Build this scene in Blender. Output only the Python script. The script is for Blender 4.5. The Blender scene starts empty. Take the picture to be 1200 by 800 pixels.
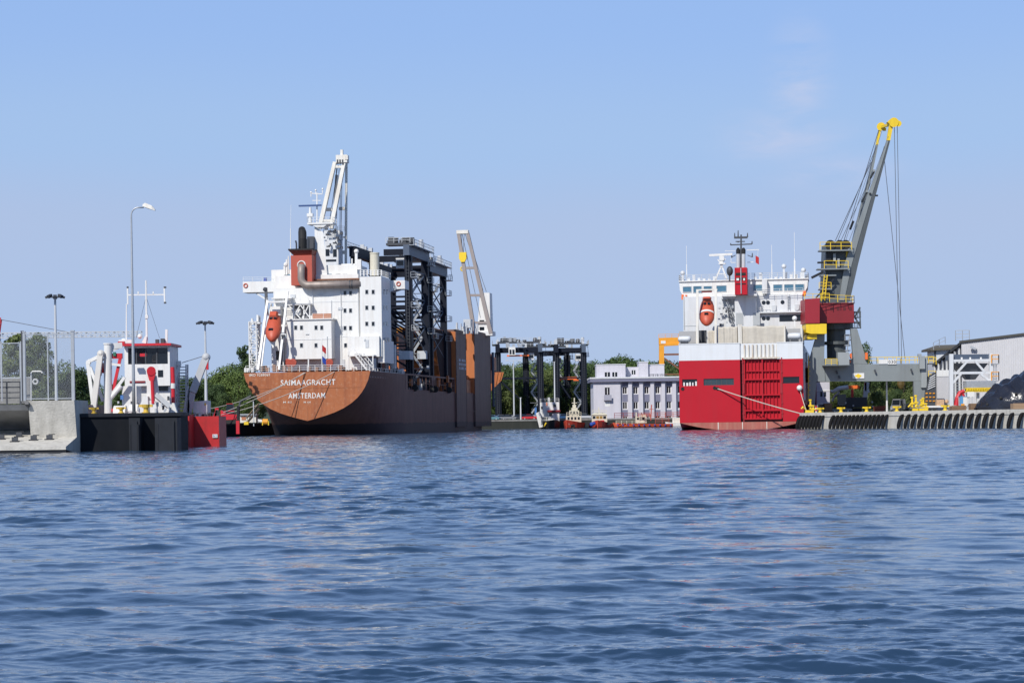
import bpy, bmesh, math, random
import numpy as np
from mathutils import Vector, Matrix

# ---------------------------------------------------------------- camera, sky, sun
F = 2500.0            # focal length in photo pixels (1200 wide)
CAM_H = 2.45
HZ = 492.0            # horizon row of the photo at its centre column
ROLL = 0.0140
scene = bpy.context.scene
COL = scene.collection
R = math.radians
cam_d = bpy.data.cameras.new("camera")
cam_d.sensor_width = 36.0
cam_d.lens = 36.0 * F / 1200.0
cam_d.shift_y = (HZ - 400.0) / 1200.0
cam_d.clip_start = 0.5
cam_d.clip_end = 20000
cam = bpy.data.objects.new("camera", cam_d)
COL.objects.link(cam)
cam.matrix_world = (Matrix.Translation((0, 0, CAM_H)) @ Matrix.Rotation(R(90), 4, 'X')
                    @ Matrix.Rotation(-math.atan(ROLL), 4, 'Z'))
scene.camera = cam

SUN_AZ, SUN_EL = 208.0, 41.0      # azimuth clockwise from +Y
world = bpy.data.worlds.new("World")
scene.world = world
world.use_nodes = True
wn = world.node_tree.nodes
wl = world.node_tree.links
wn.clear()
w_out = wn.new('ShaderNodeOutputWorld')
w_bg = wn.new('ShaderNodeBackground')
w_sky = wn.new('ShaderNodeTexSky')
w_sky.sky_type = 'NISHITA'
w_sky.sun_disc = False
w_sky.sun_elevation = R(SUN_EL)
w_sky.sun_rotation = R(SUN_AZ)
w_sky.altitude = 0
w_sky.air_density = 0.75
w_sky.dust_density = 0.1
w_sky.ozone_density = 6.0
SKY_STRENGTH = 0.14
w_bg.inputs['Strength'].default_value = SKY_STRENGTH
# thin high cirrus: part of the sky itself
w_tc = wn.new('ShaderNodeTexCoord')
w_map = wn.new('ShaderNodeMapping')
w_map.inputs['Scale'].default_value = (20, 20, 80)
w_map.inputs['Rotation'].default_value = (0.0, R(24), 0.0)
w_noise = wn.new('ShaderNodeTexNoise')
w_noise.inputs['Scale'].default_value = 1.0
w_noise.inputs['Detail'].default_value = 7
w_noise.inputs['Roughness'].default_value = 0.58
w_noise.inputs['Distortion'].default_value = 0.6
w_ramp = wn.new('ShaderNodeMapRange')
w_ramp.inputs['From Min'].default_value = 0.34
w_ramp.inputs['From Max'].default_value = 0.70
def lobe(c, inv):
    a = wn.new('ShaderNodeVectorMath'); a.operation = 'SUBTRACT'; a.inputs[1].default_value = c
    b = wn.new('ShaderNodeVectorMath'); b.operation = 'MULTIPLY'; b.inputs[1].default_value = inv
    l = wn.new('ShaderNodeVectorMath'); l.operation = 'LENGTH'
    r = wn.new('ShaderNodeMapRange'); r.inputs['From Min'].default_value = 1.0; r.inputs['From Max'].default_value = 0.0; r.interpolation_type = 'SMOOTHSTEP'
    wl.new(w_tc.outputs['Generated'], a.inputs[0]); wl.new(a.outputs[0], b.inputs[0]); wl.new(b.outputs[0], l.inputs[0]); wl.new(l.outputs['Value'], r.inputs['Value'])
    return r.outputs['Result']
w_l1 = lobe((0.134, 0.979, 0.152), (45, 0, 24)); w_l2 = lobe((0.125, 0.984, 0.128), (22, 0, 52)); w_l3 = lobe((0.150, 0.982, 0.112), (24, 0, 70))
w_m1 = wn.new('ShaderNodeMath'); w_m1.operation = 'MAXIMUM'; w_fall = wn.new('ShaderNodeMath'); w_fall.operation = 'MAXIMUM'
wl.new(w_l1, w_m1.inputs[0]); wl.new(w_l2, w_m1.inputs[1]); wl.new(w_m1.outputs[0], w_fall.inputs[0]); wl.new(w_l3, w_fall.inputs[1])
w_mul = wn.new('ShaderNodeMath'); w_mul.operation = 'MULTIPLY'
w_sc = wn.new('ShaderNodeMath'); w_sc.operation = 'MULTIPLY'; w_sc.inputs[1].default_value = 1.0
# thin cloud veil from the horizon, uneven, extended above view to brighten the water
w_sep = wn.new('ShaderNodeSeparateXYZ')
w_n2 = wn.new('ShaderNodeTexNoise'); w_n2.inputs['Scale'].default_value = 5.0; w_n2.inputs['Detail'].default_value = 4
w_n2a = wn.new('ShaderNodeMath'); w_n2a.operation = 'MULTIPLY_ADD'
w_n2a.inputs[1].default_value = 0.022
w_veil = wn.new('ShaderNodeMapRange')
w_veil.inputs['From Min'].default_value = 0.620
w_veil.inputs['From Max'].default_value = 0.100
w_veil.inputs['To Max'].default_value = 0.96
w_veil.interpolation_type = 'SMOOTHSTEP'
w_mix = wn.new('ShaderNodeMix'); w_mix.data_type = 'RGBA'
w_tone = wn.new('ShaderNodeValToRGB')          # haze layer low down, clear blue above it
w_tone.color_ramp.interpolation = 'EASE'
els = w_tone.color_ramp.elements
els[0].position = 0.0; els[0].color = (0.405, 0.525, 0.760, 1)
els[1].position = 0.245; els[1].color = (0.305, 0.480, 0.870, 1)
for pos, c in ((0.098, (0.425, 0.535, 0.768, 1)), (0.140, (0.378, 0.542, 0.825, 1)), (0.20, (0.330, 0.505, 0.860, 1))):
    e = els.new(pos); e.color = c
w_tmix = wn.new('ShaderNodeVectorMath'); w_tmix.operation = 'SCALE'; w_tmix.inputs['Scale'].default_value = 1.0 / SKY_STRENGTH
wl.new(w_tc.outputs['Generated'], w_map.inputs['Vector'])
wl.new(w_map.outputs['Vector'], w_noise.inputs['Vector'])
wl.new(w_noise.outputs['Fac'], w_ramp.inputs['Value'])
wl.new(w_ramp.outputs['Result'], w_mul.inputs[0])
wl.new(w_fall.outputs[0], w_mul.inputs[1])
wl.new(w_mul.outputs[0], w_sc.inputs[0])
wl.new(w_tc.outputs['Generated'], w_sep.inputs[0])
wl.new(w_tc.outputs['Generated'], w_n2.inputs['Vector'])
wl.new(w_n2.outputs['Fac'], w_n2a.inputs[0])
wl.new(w_sep.outputs['Z'], w_n2a.inputs[2])
wl.new(w_n2a.outputs[0], w_veil.inputs['Value'])
wl.new(w_n2a.outputs[0], w_tone.inputs['Fac'])
wl.new(w_tone.outputs['Color'], w_tmix.inputs[0])
wl.new(w_tmix.outputs['Vector'], w_mix.inputs['B'])
wl.new(w_sky.outputs['Color'], w_mix.inputs['A'])
wl.new(w_veil.outputs['Result'], w_mix.inputs['Factor'])
w_mix2 = wn.new('ShaderNodeMix'); w_mix2.data_type = 'RGBA'
w_mix2.inputs['B'].default_value = (0.50 / SKY_STRENGTH, 0.595 / SKY_STRENGTH, 0.83 / SKY_STRENGTH, 1)
wl.new(w_sc.outputs[0], w_mix2.inputs['Factor'])
wl.new(w_mix.outputs['Result'], w_mix2.inputs['A'])
wl.new(w_mix2.outputs['Result'], w_bg.inputs['Color'])
wl.new(w_bg.outputs['Background'], w_out.inputs['Surface'])

sun_d = bpy.data.lights.new("sun", 'SUN')
sun_d.energy = 4.5
sun_d.angle = R(0.53)
sun_d.color = (1.0, 0.955, 0.88)
sun = bpy.data.objects.new("sun", sun_d)
COL.objects.link(sun)
to_sun = Vector((math.sin(R(SUN_AZ)) * math.cos(R(SUN_EL)), math.cos(R(SUN_AZ)) * math.cos(R(SUN_EL)), math.sin(R(SUN_EL))))
sun.rotation_euler = to_sun.to_track_quat('Z', 'Y').to_euler()
sun.location = (-60, -100, 120)

vs = scene.view_settings
vs.view_transform = 'Standard'
vs.look = 'None'
vs.exposure = 0.0
vs.gamma = 1.0
vs.use_curve_mapping = False

# ---------------------------------------------------------------- pixel helpers and frames
def level(u, v):
    c, s = 1.0 / math.sqrt(1 + ROLL * ROLL), ROLL / math.sqrt(1 + ROLL * ROLL)
    du, dv = u - 600.0, v - HZ
    return 600 + du * c - dv * s, HZ + dv * c + du * s

def ray(u, v):
    a, b = level(u, v)
    return Vector(((a - 600) / F, 1.0, (HZ - b) / F))

class Frame:
    """A local frame with its y axis heading `th` degrees clockwise of +Y."""
    def __init__(s, x=0, y=0, z=0, th=0):
        s.o = Vector((x, y, z)); s.th = R(th)
        s.ex = Vector((math.cos(s.th), -math.sin(s.th), 0)); s.ey = Vector((math.sin(s.th), math.cos(s.th), 0))
        s.m = Matrix.Translation(s.o) @ Matrix.Rotation(-s.th, 4, 'Z')
    def py(s, u, v, y):            # where the sight line through (u,v) meets local y = y -> (x,z)
        d = ray(u, v); c = Vector((0, 0, CAM_H)) - s.o
        t = (y - c.dot(s.ey)) / d.dot(s.ey)
        p = c + d * t
        return p.dot(s.ex), p.z
    def px(s, u, v, x):            # local x = x -> (y,z)
        d = ray(u, v); c = Vector((0, 0, CAM_H)) - s.o
        t = (x - c.dot(s.ex)) / d.dot(s.ex)
        p = c + d * t
        return p.dot(s.ey), p.z
    def p(s, u, v, y):
        x, z = s.py(u, v, y); return (x, y, z)
    def rect(s, u0, v0, u1, v1, y):
        um, vm = (u0 + u1) / 2, (v0 + v1) / 2
        return s.py(u0, vm, y)[0], s.py(u1, vm, y)[0], s.py(um, v1, y)[1], s.py(um, v0, y)[1]

W = Frame()

# ---------------------------------------------------------------- materials
def lin(c):
    return tuple(((x / 12.92) if x <= 0.04045 else ((x + 0.055) / 1.055) ** 2.4) for x in c)

MATS = {}
def mat(name, col, rough=0.55, metal=0.0, var=0.10, scale=0.6, bump=0.0, bscale=8.0, streak=0.0, scol=(0.25, 0.12, 0.06),
        sscale=0.9, spots=0.0, spcol=(0.2, 0.1, 0.05), spec=0.5, coat=0.0):
    if name in MATS: return MATS[name]
    m = bpy.data.materials.new(name); m.use_nodes = True
    nt = m.node_tree; N = nt.nodes; L = nt.links
    b = N['Principled BSDF']
    b.inputs['Roughness'].default_value = rough
    b.inputs['Metallic'].default_value = metal
    b.inputs['Specular IOR Level'].default_value = spec
    b.inputs['Coat Weight'].default_value = coat
    tc = N.new('ShaderNodeTexCoord')
    n = N.new('ShaderNodeTexNoise'); n.inputs['Scale'].default_value = scale; n.inputs['Detail'].default_value = 6
    n.inputs['Roughness'].default_value = 0.65
    L.new(tc.outputs['Object'], n.inputs['Vector'])
    mx = N.new('ShaderNodeMix'); mx.data_type = 'RGBA'
    mx.inputs['A'].default_value = tuple(min(1, c * (1 - var * 1.6)) for c in col) + (1,)
    mx.inputs['B'].default_value = tuple(min(1, c * (1 + var * 1.6)) for c in col) + (1,)
    L.new(n.outputs['Fac'], mx.inputs['Factor'])
    last = mx.outputs['Result']
    if streak > 0:
        mp = N.new('ShaderNodeMapping'); mp.inputs['Scale'].default_value = (sscale, sscale, sscale * 0.07)
        n2 = N.new('ShaderNodeTexNoise'); n2.inputs['Scale'].default_value = 1.0; n2.inputs['Detail'].default_value = 5
        n2.inputs['Roughness'].default_value = 0.7
        r2 = N.new('ShaderNodeMapRange'); r2.inputs['From Min'].default_value = 0.45; r2.inputs['From Max'].default_value = 0.70
        r2.inputs['To Max'].default_value = streak
        m2 = N.new('ShaderNodeMix'); m2.data_type = 'RGBA'; m2.inputs['B'].default_value = tuple(scol) + (1,)
        L.new(tc.outputs['Object'], mp.inputs['Vector']); L.new(mp.outputs['Vector'], n2.inputs['Vector'])
        L.new(n2.outputs['Fac'], r2.inputs['Value']); L.new(r2.outputs['Result'], m2.inputs['Factor'])
        L.new(last, m2.inputs['A']); last = m2.outputs['Result']
    if spots > 0:
        n3 = N.new('ShaderNodeTexNoise'); n3.inputs['Scale'].default_value = 1.4; n3.inputs['Detail'].default_value = 8
        n3.inputs['Roughness'].default_value = 0.75
        r3 = N.new('ShaderNodeMapRange'); r3.inputs['From Min'].default_value = 0.52; r3.inputs['From Max'].default_value = 0.66
        r3.inputs['To Max'].default_value = spots
        m3 = N.new('ShaderNodeMix'); m3.data_type = 'RGBA'; m3.inputs['B'].default_value = tuple(spcol) + (1,)
        L.new(tc.outputs['Object'], n3.inputs['Vector']); L.new(n3.outputs['Fac'], r3.inputs['Value'])
        L.new(r3.outputs['Result'], m3.inputs['Factor']); L.new(last, m3.inputs['A']); last = m3.outputs['Result']
    L.new(last, b.inputs['Base Color'])
    if bump > 0:
        n4 = N.new('ShaderNodeTexNoise'); n4.inputs['Scale'].default_value = bscale; n4.inputs['Detail'].default_value = 4
        bp = N.new('ShaderNodeBump'); bp.inputs['Strength'].default_value = bump; bp.inputs['Distance'].default_value = 0.2
        L.new(tc.outputs['Object'], n4.inputs['Vector']); L.new(n4.outputs['Fac'], bp.inputs['Height'])
        L.new(bp.outputs['Normal'], b.inputs['Normal'])
    MATS[name] = m
    return m

WHITE = mat('white_paint', (0.72, 0.72, 0.70), 0.45, var=0.05, streak=0.26, scol=(0.46, 0.38, 0.30), sscale=1.3)
WHITE2 = mat('warm_white_paint', (0.70, 0.68, 0.62), 0.45, var=0.06, streak=0.4, scol=(0.42, 0.30, 0.18), sscale=1.2)
GREYWHITE = mat('pale_grey_paint', (0.62, 0.64, 0.66), 0.45, var=0.05, streak=0.3, scol=(0.40, 0.34, 0.28), sscale=1.2)
CREAM = mat('cream_paint', (0.62, 0.58, 0.46), 0.5, var=0.08)
GLASS = mat('dark_window_glass', (0.012, 0.016, 0.022), 0.06, var=0.05, spec=0.5)
BGLASS = mat('blue_window_glass', (0.06, 0.16, 0.24), 0.06, var=0.25, scale=0.8, spec=0.8)
BLACK = mat('black_paint', (0.012, 0.013, 0.016), 0.5, var=0.2)
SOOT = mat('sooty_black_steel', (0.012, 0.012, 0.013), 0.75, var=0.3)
DARK = mat('dark_grey_steel', (0.05, 0.055, 0.065), 0.55, var=0.2)
NAVY = mat('navy_steel', (0.009, 0.012, 0.022), 0.55, var=0.2, streak=0.2, scol=(0.022, 0.026, 0.036), spec=0.15)
NAVYGREY = mat('blue_grey_steel', (0.07, 0.095, 0.14), 0.5, var=0.15, streak=0.3, scol=(0.05, 0.06, 0.08))
GALV = mat('galvanised_steel', (0.42, 0.44, 0.46), 0.42, metal=0.45, var=0.12, scale=2)
PALESTEEL = mat('pale_grey_steel', (0.50, 0.52, 0.54), 0.5, var=0.1)
CRANEGREY = mat('grey_crane_paint', (0.215, 0.24, 0.245), 0.5, var=0.08, streak=0.3, scol=(0.13, 0.125, 0.12), sscale=0.7)
CRANEDARK = mat('dark_crane_paint', (0.080, 0.092, 0.098), 0.5, var=0.12, streak=0.3, scol=(0.04, 0.045, 0.05))
CRANELIGHT = mat('light_crane_paint', (0.30, 0.325, 0.33), 0.5, var=0.06, streak=0.25, scol=(0.18, 0.17, 0.16))
YELLOW = mat('yellow_paint', (0.80, 0.56, 0.025), 0.45, var=0.08, streak=0.25, scol=(0.35, 0.2, 0.03))
ORANGEY = mat('orange_yellow_paint', (0.78, 0.33, 0.02), 0.5, var=0.1, streak=0.25, scol=(0.4, 0.15, 0.02))
ORANGE = mat('rust_orange_paint', (0.46, 0.145, 0.040), 0.55, var=0.12, streak=0.5, scol=(0.20, 0.07, 0.03), sscale=0.6)
BOATORANGE = mat('lifeboat_orange', (0.50, 0.085, 0.040), 0.5, var=0.10, streak=0.4, scol=(0.36, 0.07, 0.04), sscale=2.5)
BRIGHTORANGE = mat('bright_orange_paint', (0.80, 0.16, 0.03), 0.45, var=0.08)
REDPAINT = mat('signal_red_paint', (0.55, 0.018, 0.03), 0.42, var=0.06, streak=0.2, scol=(0.35, 0.02, 0.02), sscale=0.5)
ROSERED = mat('ship_red_paint', (0.44, 0.010, 0.022), 0.5, spec=0.22, var=0.07, scale=0.25, streak=0.40, scol=(0.36, 0.02, 0.03), sscale=0.45, bump=0.05, bscale=0.8)
BRICKRED = mat('funnel_red_paint', (0.42, 0.075, 0.045), 0.5, var=0.08, streak=0.2)
DARKRED = mat('dark_red_panels', (0.22, 0.014, 0.020), 0.5, var=0.08, streak=0.2, scol=(0.12, 0.01, 0.012))
PIPEBROWN = mat('scorched_pipe_steel', (0.30, 0.25, 0.22), 0.5, metal=0.2, var=0.2, scale=1.0, streak=0.5, scol=(0.14, 0.10, 0.085))
RUSTBROWN = mat('rusty_brown_steel', (0.20, 0.085, 0.045), 0.75, var=0.25, streak=0.4)
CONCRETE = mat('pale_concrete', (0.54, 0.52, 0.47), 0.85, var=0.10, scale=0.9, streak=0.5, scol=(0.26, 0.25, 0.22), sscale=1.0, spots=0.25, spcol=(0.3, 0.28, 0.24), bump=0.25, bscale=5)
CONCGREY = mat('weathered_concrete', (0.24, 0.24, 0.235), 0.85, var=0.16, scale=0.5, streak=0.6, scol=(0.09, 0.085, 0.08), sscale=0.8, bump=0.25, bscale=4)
ASPHALT = mat('quay_asphalt', (0.11, 0.105, 0.10), 0.9, var=0.2, scale=0.2, bump=0.1)
RUBBER = mat('black_rubber', (0.008, 0.008, 0.009), 0.75, var=0.25, bump=0.2, spec=0.2)
DARKQUAY = mat('tarred_quay_steel', (0.009, 0.011, 0.015), 0.7, var=0.4, scale=0.4, streak=0.5, scol=(0.02, 0.02, 0.022), sscale=0.6, spec=0.15)
DARKQUAY2 = mat('grey_fender_panel', (0.020, 0.023, 0.030), 0.6, var=0.3, scale=0.8, streak=0.5, scol=(0.014, 0.014, 0.016), spec=0.2)
CANVAS = mat('canvas_cover', (0.52, 0.48, 0.41), 0.9, var=0.10, scale=0.5, streak=0.3, scol=(0.33, 0.29, 0.24), bump=0.6, bscale=0.9)
LILAC = mat('pale_lilac_render', (0.55, 0.54, 0.59), 0.85, var=0.05, streak=0.25, scol=(0.36, 0.35, 0.38))
LILACDARK = mat('blue_grey_panel', (0.17, 0.175, 0.25), 0.7, var=0.1)
CLAD = mat('grey_sheet_cladding', (0.54, 0.54, 0.56), 0.5, var=0.05, streak=0.35, scol=(0.42, 0.42, 0.44), sscale=0.5)
ROOFDARK = mat('dark_roof_sheet', (0.06, 0.06, 0.055), 0.7, var=0.15)
TARP = mat('black_tarpaulin', (0.018, 0.020, 0.030), 0.25, var=0.3, bump=0.8, bscale=1.1)
WOODM = mat('weathered_timber', (0.22, 0.14, 0.085), 0.85, var=0.3, scale=1.5)
ROPE = mat('mooring_rope', (0.48, 0.44, 0.38), 0.9, var=0.15)
WIRE = mat('steel_wire', (0.10, 0.11, 0.13), 0.5, var=0.1)
TYRE = mat('tyre_rubber', (0.02, 0.02, 0.02), 0.8)
BLUEP = mat('blue_paint', (0.02, 0.06, 0.32), 0.5)
DECKBROWN = mat('brown_deck_paint', (0.24, 0.10, 0.06), 0.7, var=0.15)

# rust orange hull with dark boot-topping below its painted line
def hull_mat(name, top, low, zline, **k):
    m = mat(name, top, **k)
    nt = m.node_tree; N = nt.nodes; L = nt.links
    b = N['Principled BSDF']
    src = b.inputs['Base Color'].links[0].from_socket
    tc = [x for x in N if x.type == 'TEX_COORD'][0]
    sp = N.new('ShaderNodeSeparateXYZ'); L.new(tc.outputs['Object'], sp.inputs[0])
    nn = N.new('ShaderNodeTexNoise'); nn.inputs['Scale'].default_value = 0.6; nn.inputs['Detail'].default_value = 6
    L.new(tc.outputs['Object'], nn.inputs['Vector'])
    ad = N.new('ShaderNodeMath'); ad.operation = 'MULTIPLY_ADD'; ad.inputs[1].default_value = 0.9
    L.new(nn.outputs['Fac'], ad.inputs[0]); L.new(sp.outputs['Z'], ad.inputs[2])
    mr = N.new('ShaderNodeMapRange'); mr.inputs['From Min'].default_value = zline + 0.3; mr.inputs['From Max'].default_value = zline + 0.6
    L.new(ad.outputs[0], mr.inputs['Value'])
    mx = N.new('ShaderNodeMix'); mx.data_type = 'RGBA'; mx.inputs['A'].default_value = tuple(low) + (1,)
    L.new(mr.outputs['Result'], mx.inputs['Factor']); L.new(src, mx.inputs['B'])
    L.new(mx.outputs['Result'], b.inputs['Base Color'])
    return m

# ---------------------------------------------------------------- mesh builder
class MB:
    def __init__(s): s.v = []; s.f = []
    def add(s, vs, fs):
        k = len(s.v); s.v += [tuple(map(float, x)) for x in vs]; s.f += [tuple(i + k for i in f) for f in fs]; return s
    def box(s, x0, x1, y0, y1, z0, z1):
        return s.add([(x0, y0, z0), (x1, y0, z0), (x1, y1, z0), (x0, y1, z0), (x0, y0, z1), (x1, y0, z1), (x1, y1, z1), (x0, y1, z1)],
                     [(0, 3, 2, 1), (4, 5, 6, 7), (0, 1, 5, 4), (1, 2, 6, 5), (2, 3, 7, 6), (3, 0, 4, 7)])
    def fb(s, fr, u0, v0, u1, v1, y, t):        # box whose front face covers these photo pixels at local y, t metres deep
        a, b, c, d = fr.rect(u0, v0, u1, v1, y)
        return s.box(a, b, y, y + t, c, d)
    def beam(s, p, q, w, h=None, w2=None, h2=None, up=None):
        p, q = Vector(p), Vector(q); d = (q - p)
        if d.length < 1e-6: return s
        d.normalize(); h = h or w; w2 = w2 or w; h2 = h2 or h
        u = Vector(up) if up else (Vector((0, 0, 1)) if abs(d.z) < 0.95 else Vector((0, 1, 0)))
        a = d.cross(u).normalized(); b = a.cross(d).normalized()
        vs = []
        for c, ww, hh in ((p, w, h), (q, w2, h2)):
            for sx, sy in ((-1, -1), (1, -1), (1, 1), (-1, 1)):
                vs.append(c + a * (sx * ww / 2) + b * (sy * hh / 2))
        return s.add(vs, [(0, 1, 2, 3), (7, 6, 5, 4), (0, 4, 5, 1), (1, 5, 6, 2), (2, 6, 7, 3), (3, 7, 4, 0)])
    def cyl(s, p, q, r, r2=None, n=10):
        p, q = Vector(p), Vector(q); d = (q - p).normalized(); r2 = r if r2 is None else r2
        u = Vector((0, 0, 1)) if abs(d.z) < 0.95 else Vector((0, 1, 0))
        a = d.cross(u).normalized(); b = a.cross(d).normalized()
        vs = []
        for c, rr in ((p, r), (q, r2)):
            for i in range(n):
                t = 2 * math.pi * i / n
                vs.append(c + a * (math.cos(t) * rr) + b * (math.sin(t) * rr))
        fs = [(i, (i + 1) % n, n + (i + 1) % n, n + i) for i in range(n)] + [tuple(range(n))[::-1], tuple(range(n, 2 * n))]
        return s.add(vs, fs)
    def tube(s, pts, r, n=8):
        pts = [Vector(p) for p in pts]
        rs = r if isinstance(r, (list, tuple)) else [r] * len(pts)
        vs = []; a0 = None
        for i, p in enumerate(pts):
            d = ((pts[i + 1] - p) if i + 1 < len(pts) else (p - pts[i - 1]))
            if 0 < i < len(pts) - 1: d = (pts[i + 1] - pts[i - 1])
            d.normalize()
            if a0 is None:
                u = Vector((0, 0, 1)) if abs(d.z) < 0.9 else Vector((0, 1, 0)); a0 = d.cross(u).normalized()
            a0 = (a0 - d * a0.dot(d)).normalized(); b = a0.cross(d)
            for k in range(n):
                t = 2 * math.pi * k / n
                vs.append(p + a0 * (math.cos(t) * rs[i]) + b * (math.sin(t) * rs[i]))
        fs = []
        for i in range(len(pts) - 1):
            for k in range(n):
                fs.append((i * n + k, i * n + (k + 1) % n, (i + 1) * n + (k + 1) % n, (i + 1) * n + k))
        m = len(pts)
        fs += [tuple(range(n))[::-1], tuple(range((m - 1) * n, m * n))]
        return s.add(vs, fs)
    def prism(s, poly, d):                     # poly: 3-d points of one face; d: extrusion vector
        n = len(poly); d = Vector(d)
        vs = [Vector(p) for p in poly] + [Vector(p) + d for p in poly]
        return s.add(vs, [tuple(range(n)), tuple(range(2 * n - 1, n - 1, -1))] + [(i, n + i, n + (i + 1) % n, (i + 1) % n) for i in range(n)])
    def sphere(s, c, r, n=10, m=6, sz=1.0):
        vs = []; fs = []
        for j in range(m + 1):
            t = math.pi * j / m
            for i in range(n):
                p = 2 * math.pi * i / n
                vs.append((c[0] + r * math.sin(t) * math.cos(p), c[1] + r * math.sin(t) * math.sin(p), c[2] + r * sz * math.cos(t)))
        for j in range(m):
            for i in range(n):
                fs.append((j * n + i, j * n + (i + 1) % n, (j + 1) * n + (i + 1) % n, (j + 1) * n + i))
        return s.add(vs, fs)
    def torus(s, c, R0, r, ax='y', n=14, m=6):
        vs = []; fs = []
        for i in range(n):
            t = 2 * math.pi * i / n
            for j in range(m):
                p = 2 * math.pi * j / m
                a = (R0 + r * math.cos(p)) * math.cos(t); b = (R0 + r * math.cos(p)) * math.sin(t); h = r * math.sin(p)
                vs.append((c[0] + a, c[1] + h, c[2] + b) if ax == 'y' else (c[0] + h, c[1] + a, c[2] + b) if ax == 'x' else (c[0] + a, c[1] + b, c[2] + h))
        for i in range(n):
            for j in range(m):
                fs.append((i * m + j, ((i + 1) % n) * m + j, ((i + 1) % n) * m + (j + 1) % m, i * m + (j + 1) % m))
        return s.add(vs, fs)
    def loft(s, rings, closed=True, cap=True):
        n = len(rings[0]); vs = [p for r in rings for p in r]; fs = []
        for i in range(len(rings) - 1):
            for k in range(n if closed else n - 1):
                fs.append((i * n + k, i * n + (k + 1) % n, (i + 1) * n + (k + 1) % n, (i + 1) * n + k))
        if cap and closed:
            fs += [tuple(range(n))[::-1], tuple(range((len(rings) - 1) * n, len(rings) * n))]
        return s.add(vs, fs)
    def rail(s, pts, h=1.1, step=1.6, n=3, r=0.035):   # railing along points at deck level
        for a, b in zip(pts[:-1], pts[1:]):
            a, b = Vector(a), Vector(b); L = (b - a).length; k = max(1, int(L / step))
            for i in range(k + 1):
                p = a.lerp(b, i / k); s.beam(p, p + Vector((0, 0, h)), r * 2)
            for j in range(n):
                o = Vector((0, 0, h * (j + 1) / n)); s.beam(a + o, b + o, r * 1.7)
        return s
    def lattice(s, p, q, w, r, bays, up=(0, 0, 1), r2=None):   # square lattice mast/jib
        p, q = Vector(p), Vector(q); d = (q - p).normalized(); up = Vector(up)
        a = d.cross(up).normalized() * (w / 2); b = a.cross(d).normalized() * (w / 2); r2 = r2 or r * 0.6
        cs = [a + b, a - b, -a - b, -a + b]
        for c in cs: s.beam(p + c, q + c, r)
        for i in range(bays):
            t0, t1 = p.lerp(q, i / bays), p.lerp(q, (i + 1) / bays)
            for k in range(4):
                c0, c1 = cs[k], cs[(k + 1) % 4]
                if (i + k) % 2: s.beam(t0 + c0, t1 + c1, r2)
                else: s.beam(t0 + c1, t1 + c0, r2)
                s.beam(t1 + c0, t1 + c1, r2)
        return s
    def holes(s, o, ex, ez, en, w, h, t, cuts):     # wall w x h from corner o with rectangular openings (x0,x1,z0,z1); t thick along en
        o, ex, ez, en = Vector(o), Vector(ex), Vector(ez), Vector(en)
        xs = sorted({0, w} | {c[0] for c in cuts} | {c[1] for c in cuts}); zs = sorted({0, h} | {c[2] for c in cuts} | {c[3] for c in cuts})
        xs = [x for x in xs if 0 <= x <= w]; zs = [z for z in zs if 0 <= z <= h]
        nx, nz = len(xs) - 1, len(zs) - 1
        sol = [[not any(c[0] <= (xs[i] + xs[i + 1]) / 2 <= c[1] and c[2] <= (zs[j] + zs[j + 1]) / 2 <= c[3] for c in cuts) for j in range(nz)] for i in range(nx)]
        P = lambda x, z, d: o + ex * x + ez * z + en * (t * d)
        for i in range(nx):
            for j in range(nz):
                if not sol[i][j]: continue
                x0, x1, z0, z1 = xs[i], xs[i + 1], zs[j], zs[j + 1]
                s.add([P(x0, z0, 0), P(x1, z0, 0), P(x1, z1, 0), P(x0, z1, 0)], [(0, 1, 2, 3)])
                s.add([P(x0, z0, 1), P(x1, z0, 1), P(x1, z1, 1), P(x0, z1, 1)], [(3, 2, 1, 0)])
                for (di, dj, a, b) in ((-1, 0, (x0, z0), (x0, z1)), (1, 0, (x1, z1), (x1, z0)), (0, -1, (x1, z0), (x0, z0)), (0, 1, (x0, z1), (x1, z1))):
                    ii, jj = i + di, j + dj
                    if not (0 <= ii < nx and 0 <= jj < nz) or not sol[ii][jj]:
                        s.add([P(*a, 0), P(*b, 0), P(*b, 1), P(*a, 1)], [(0, 1, 2, 3)])
        return s
    def mesh(s, name, mt, xf=None, smooth=False):
        me = bpy.data.meshes.new(name)
        vs = s.v if xf is None else [tuple(xf @ Vector(v)) for v in s.v]
        me.from_pydata(vs, [], s.f)
        bm = bmesh.new(); bm.from_mesh(me)
        bmesh.ops.remove_doubles(bm, verts=bm.verts, dist=1e-5) if smooth else None
        bmesh.ops.recalc_face_normals(bm, faces=bm.faces)
        bm.to_mesh(me); bm.free()
        if smooth: me.polygons.foreach_set('use_smooth', [True] * len(me.polygons)); 
        for m in (mt if isinstance(mt, (list, tuple)) else [mt]): me.materials.append(m)
        return me

ROOTM = {}
def tag(o, label, cat, group=None):
    o['label'] = label; o['category'] = cat
    if group: o['group'] = group
    return o

def thing(name, label, cat, fr=W, at=(0, 0, 0), group=None):
    """Empty at the thing's base (local point `at` of frame fr)."""
    o = bpy.data.objects.new(name, None); COL.objects.link(o)
    o.empty_display_size = 0.5
    o.location = fr.m @ Vector(at); o.rotation_euler = (0, 0, -fr.th)
    ROOTM[o.name] = (Matrix.Translation(o.location) @ Matrix.Rotation(-fr.th, 4, 'Z'))
    return tag(o, label, cat, group)

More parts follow.
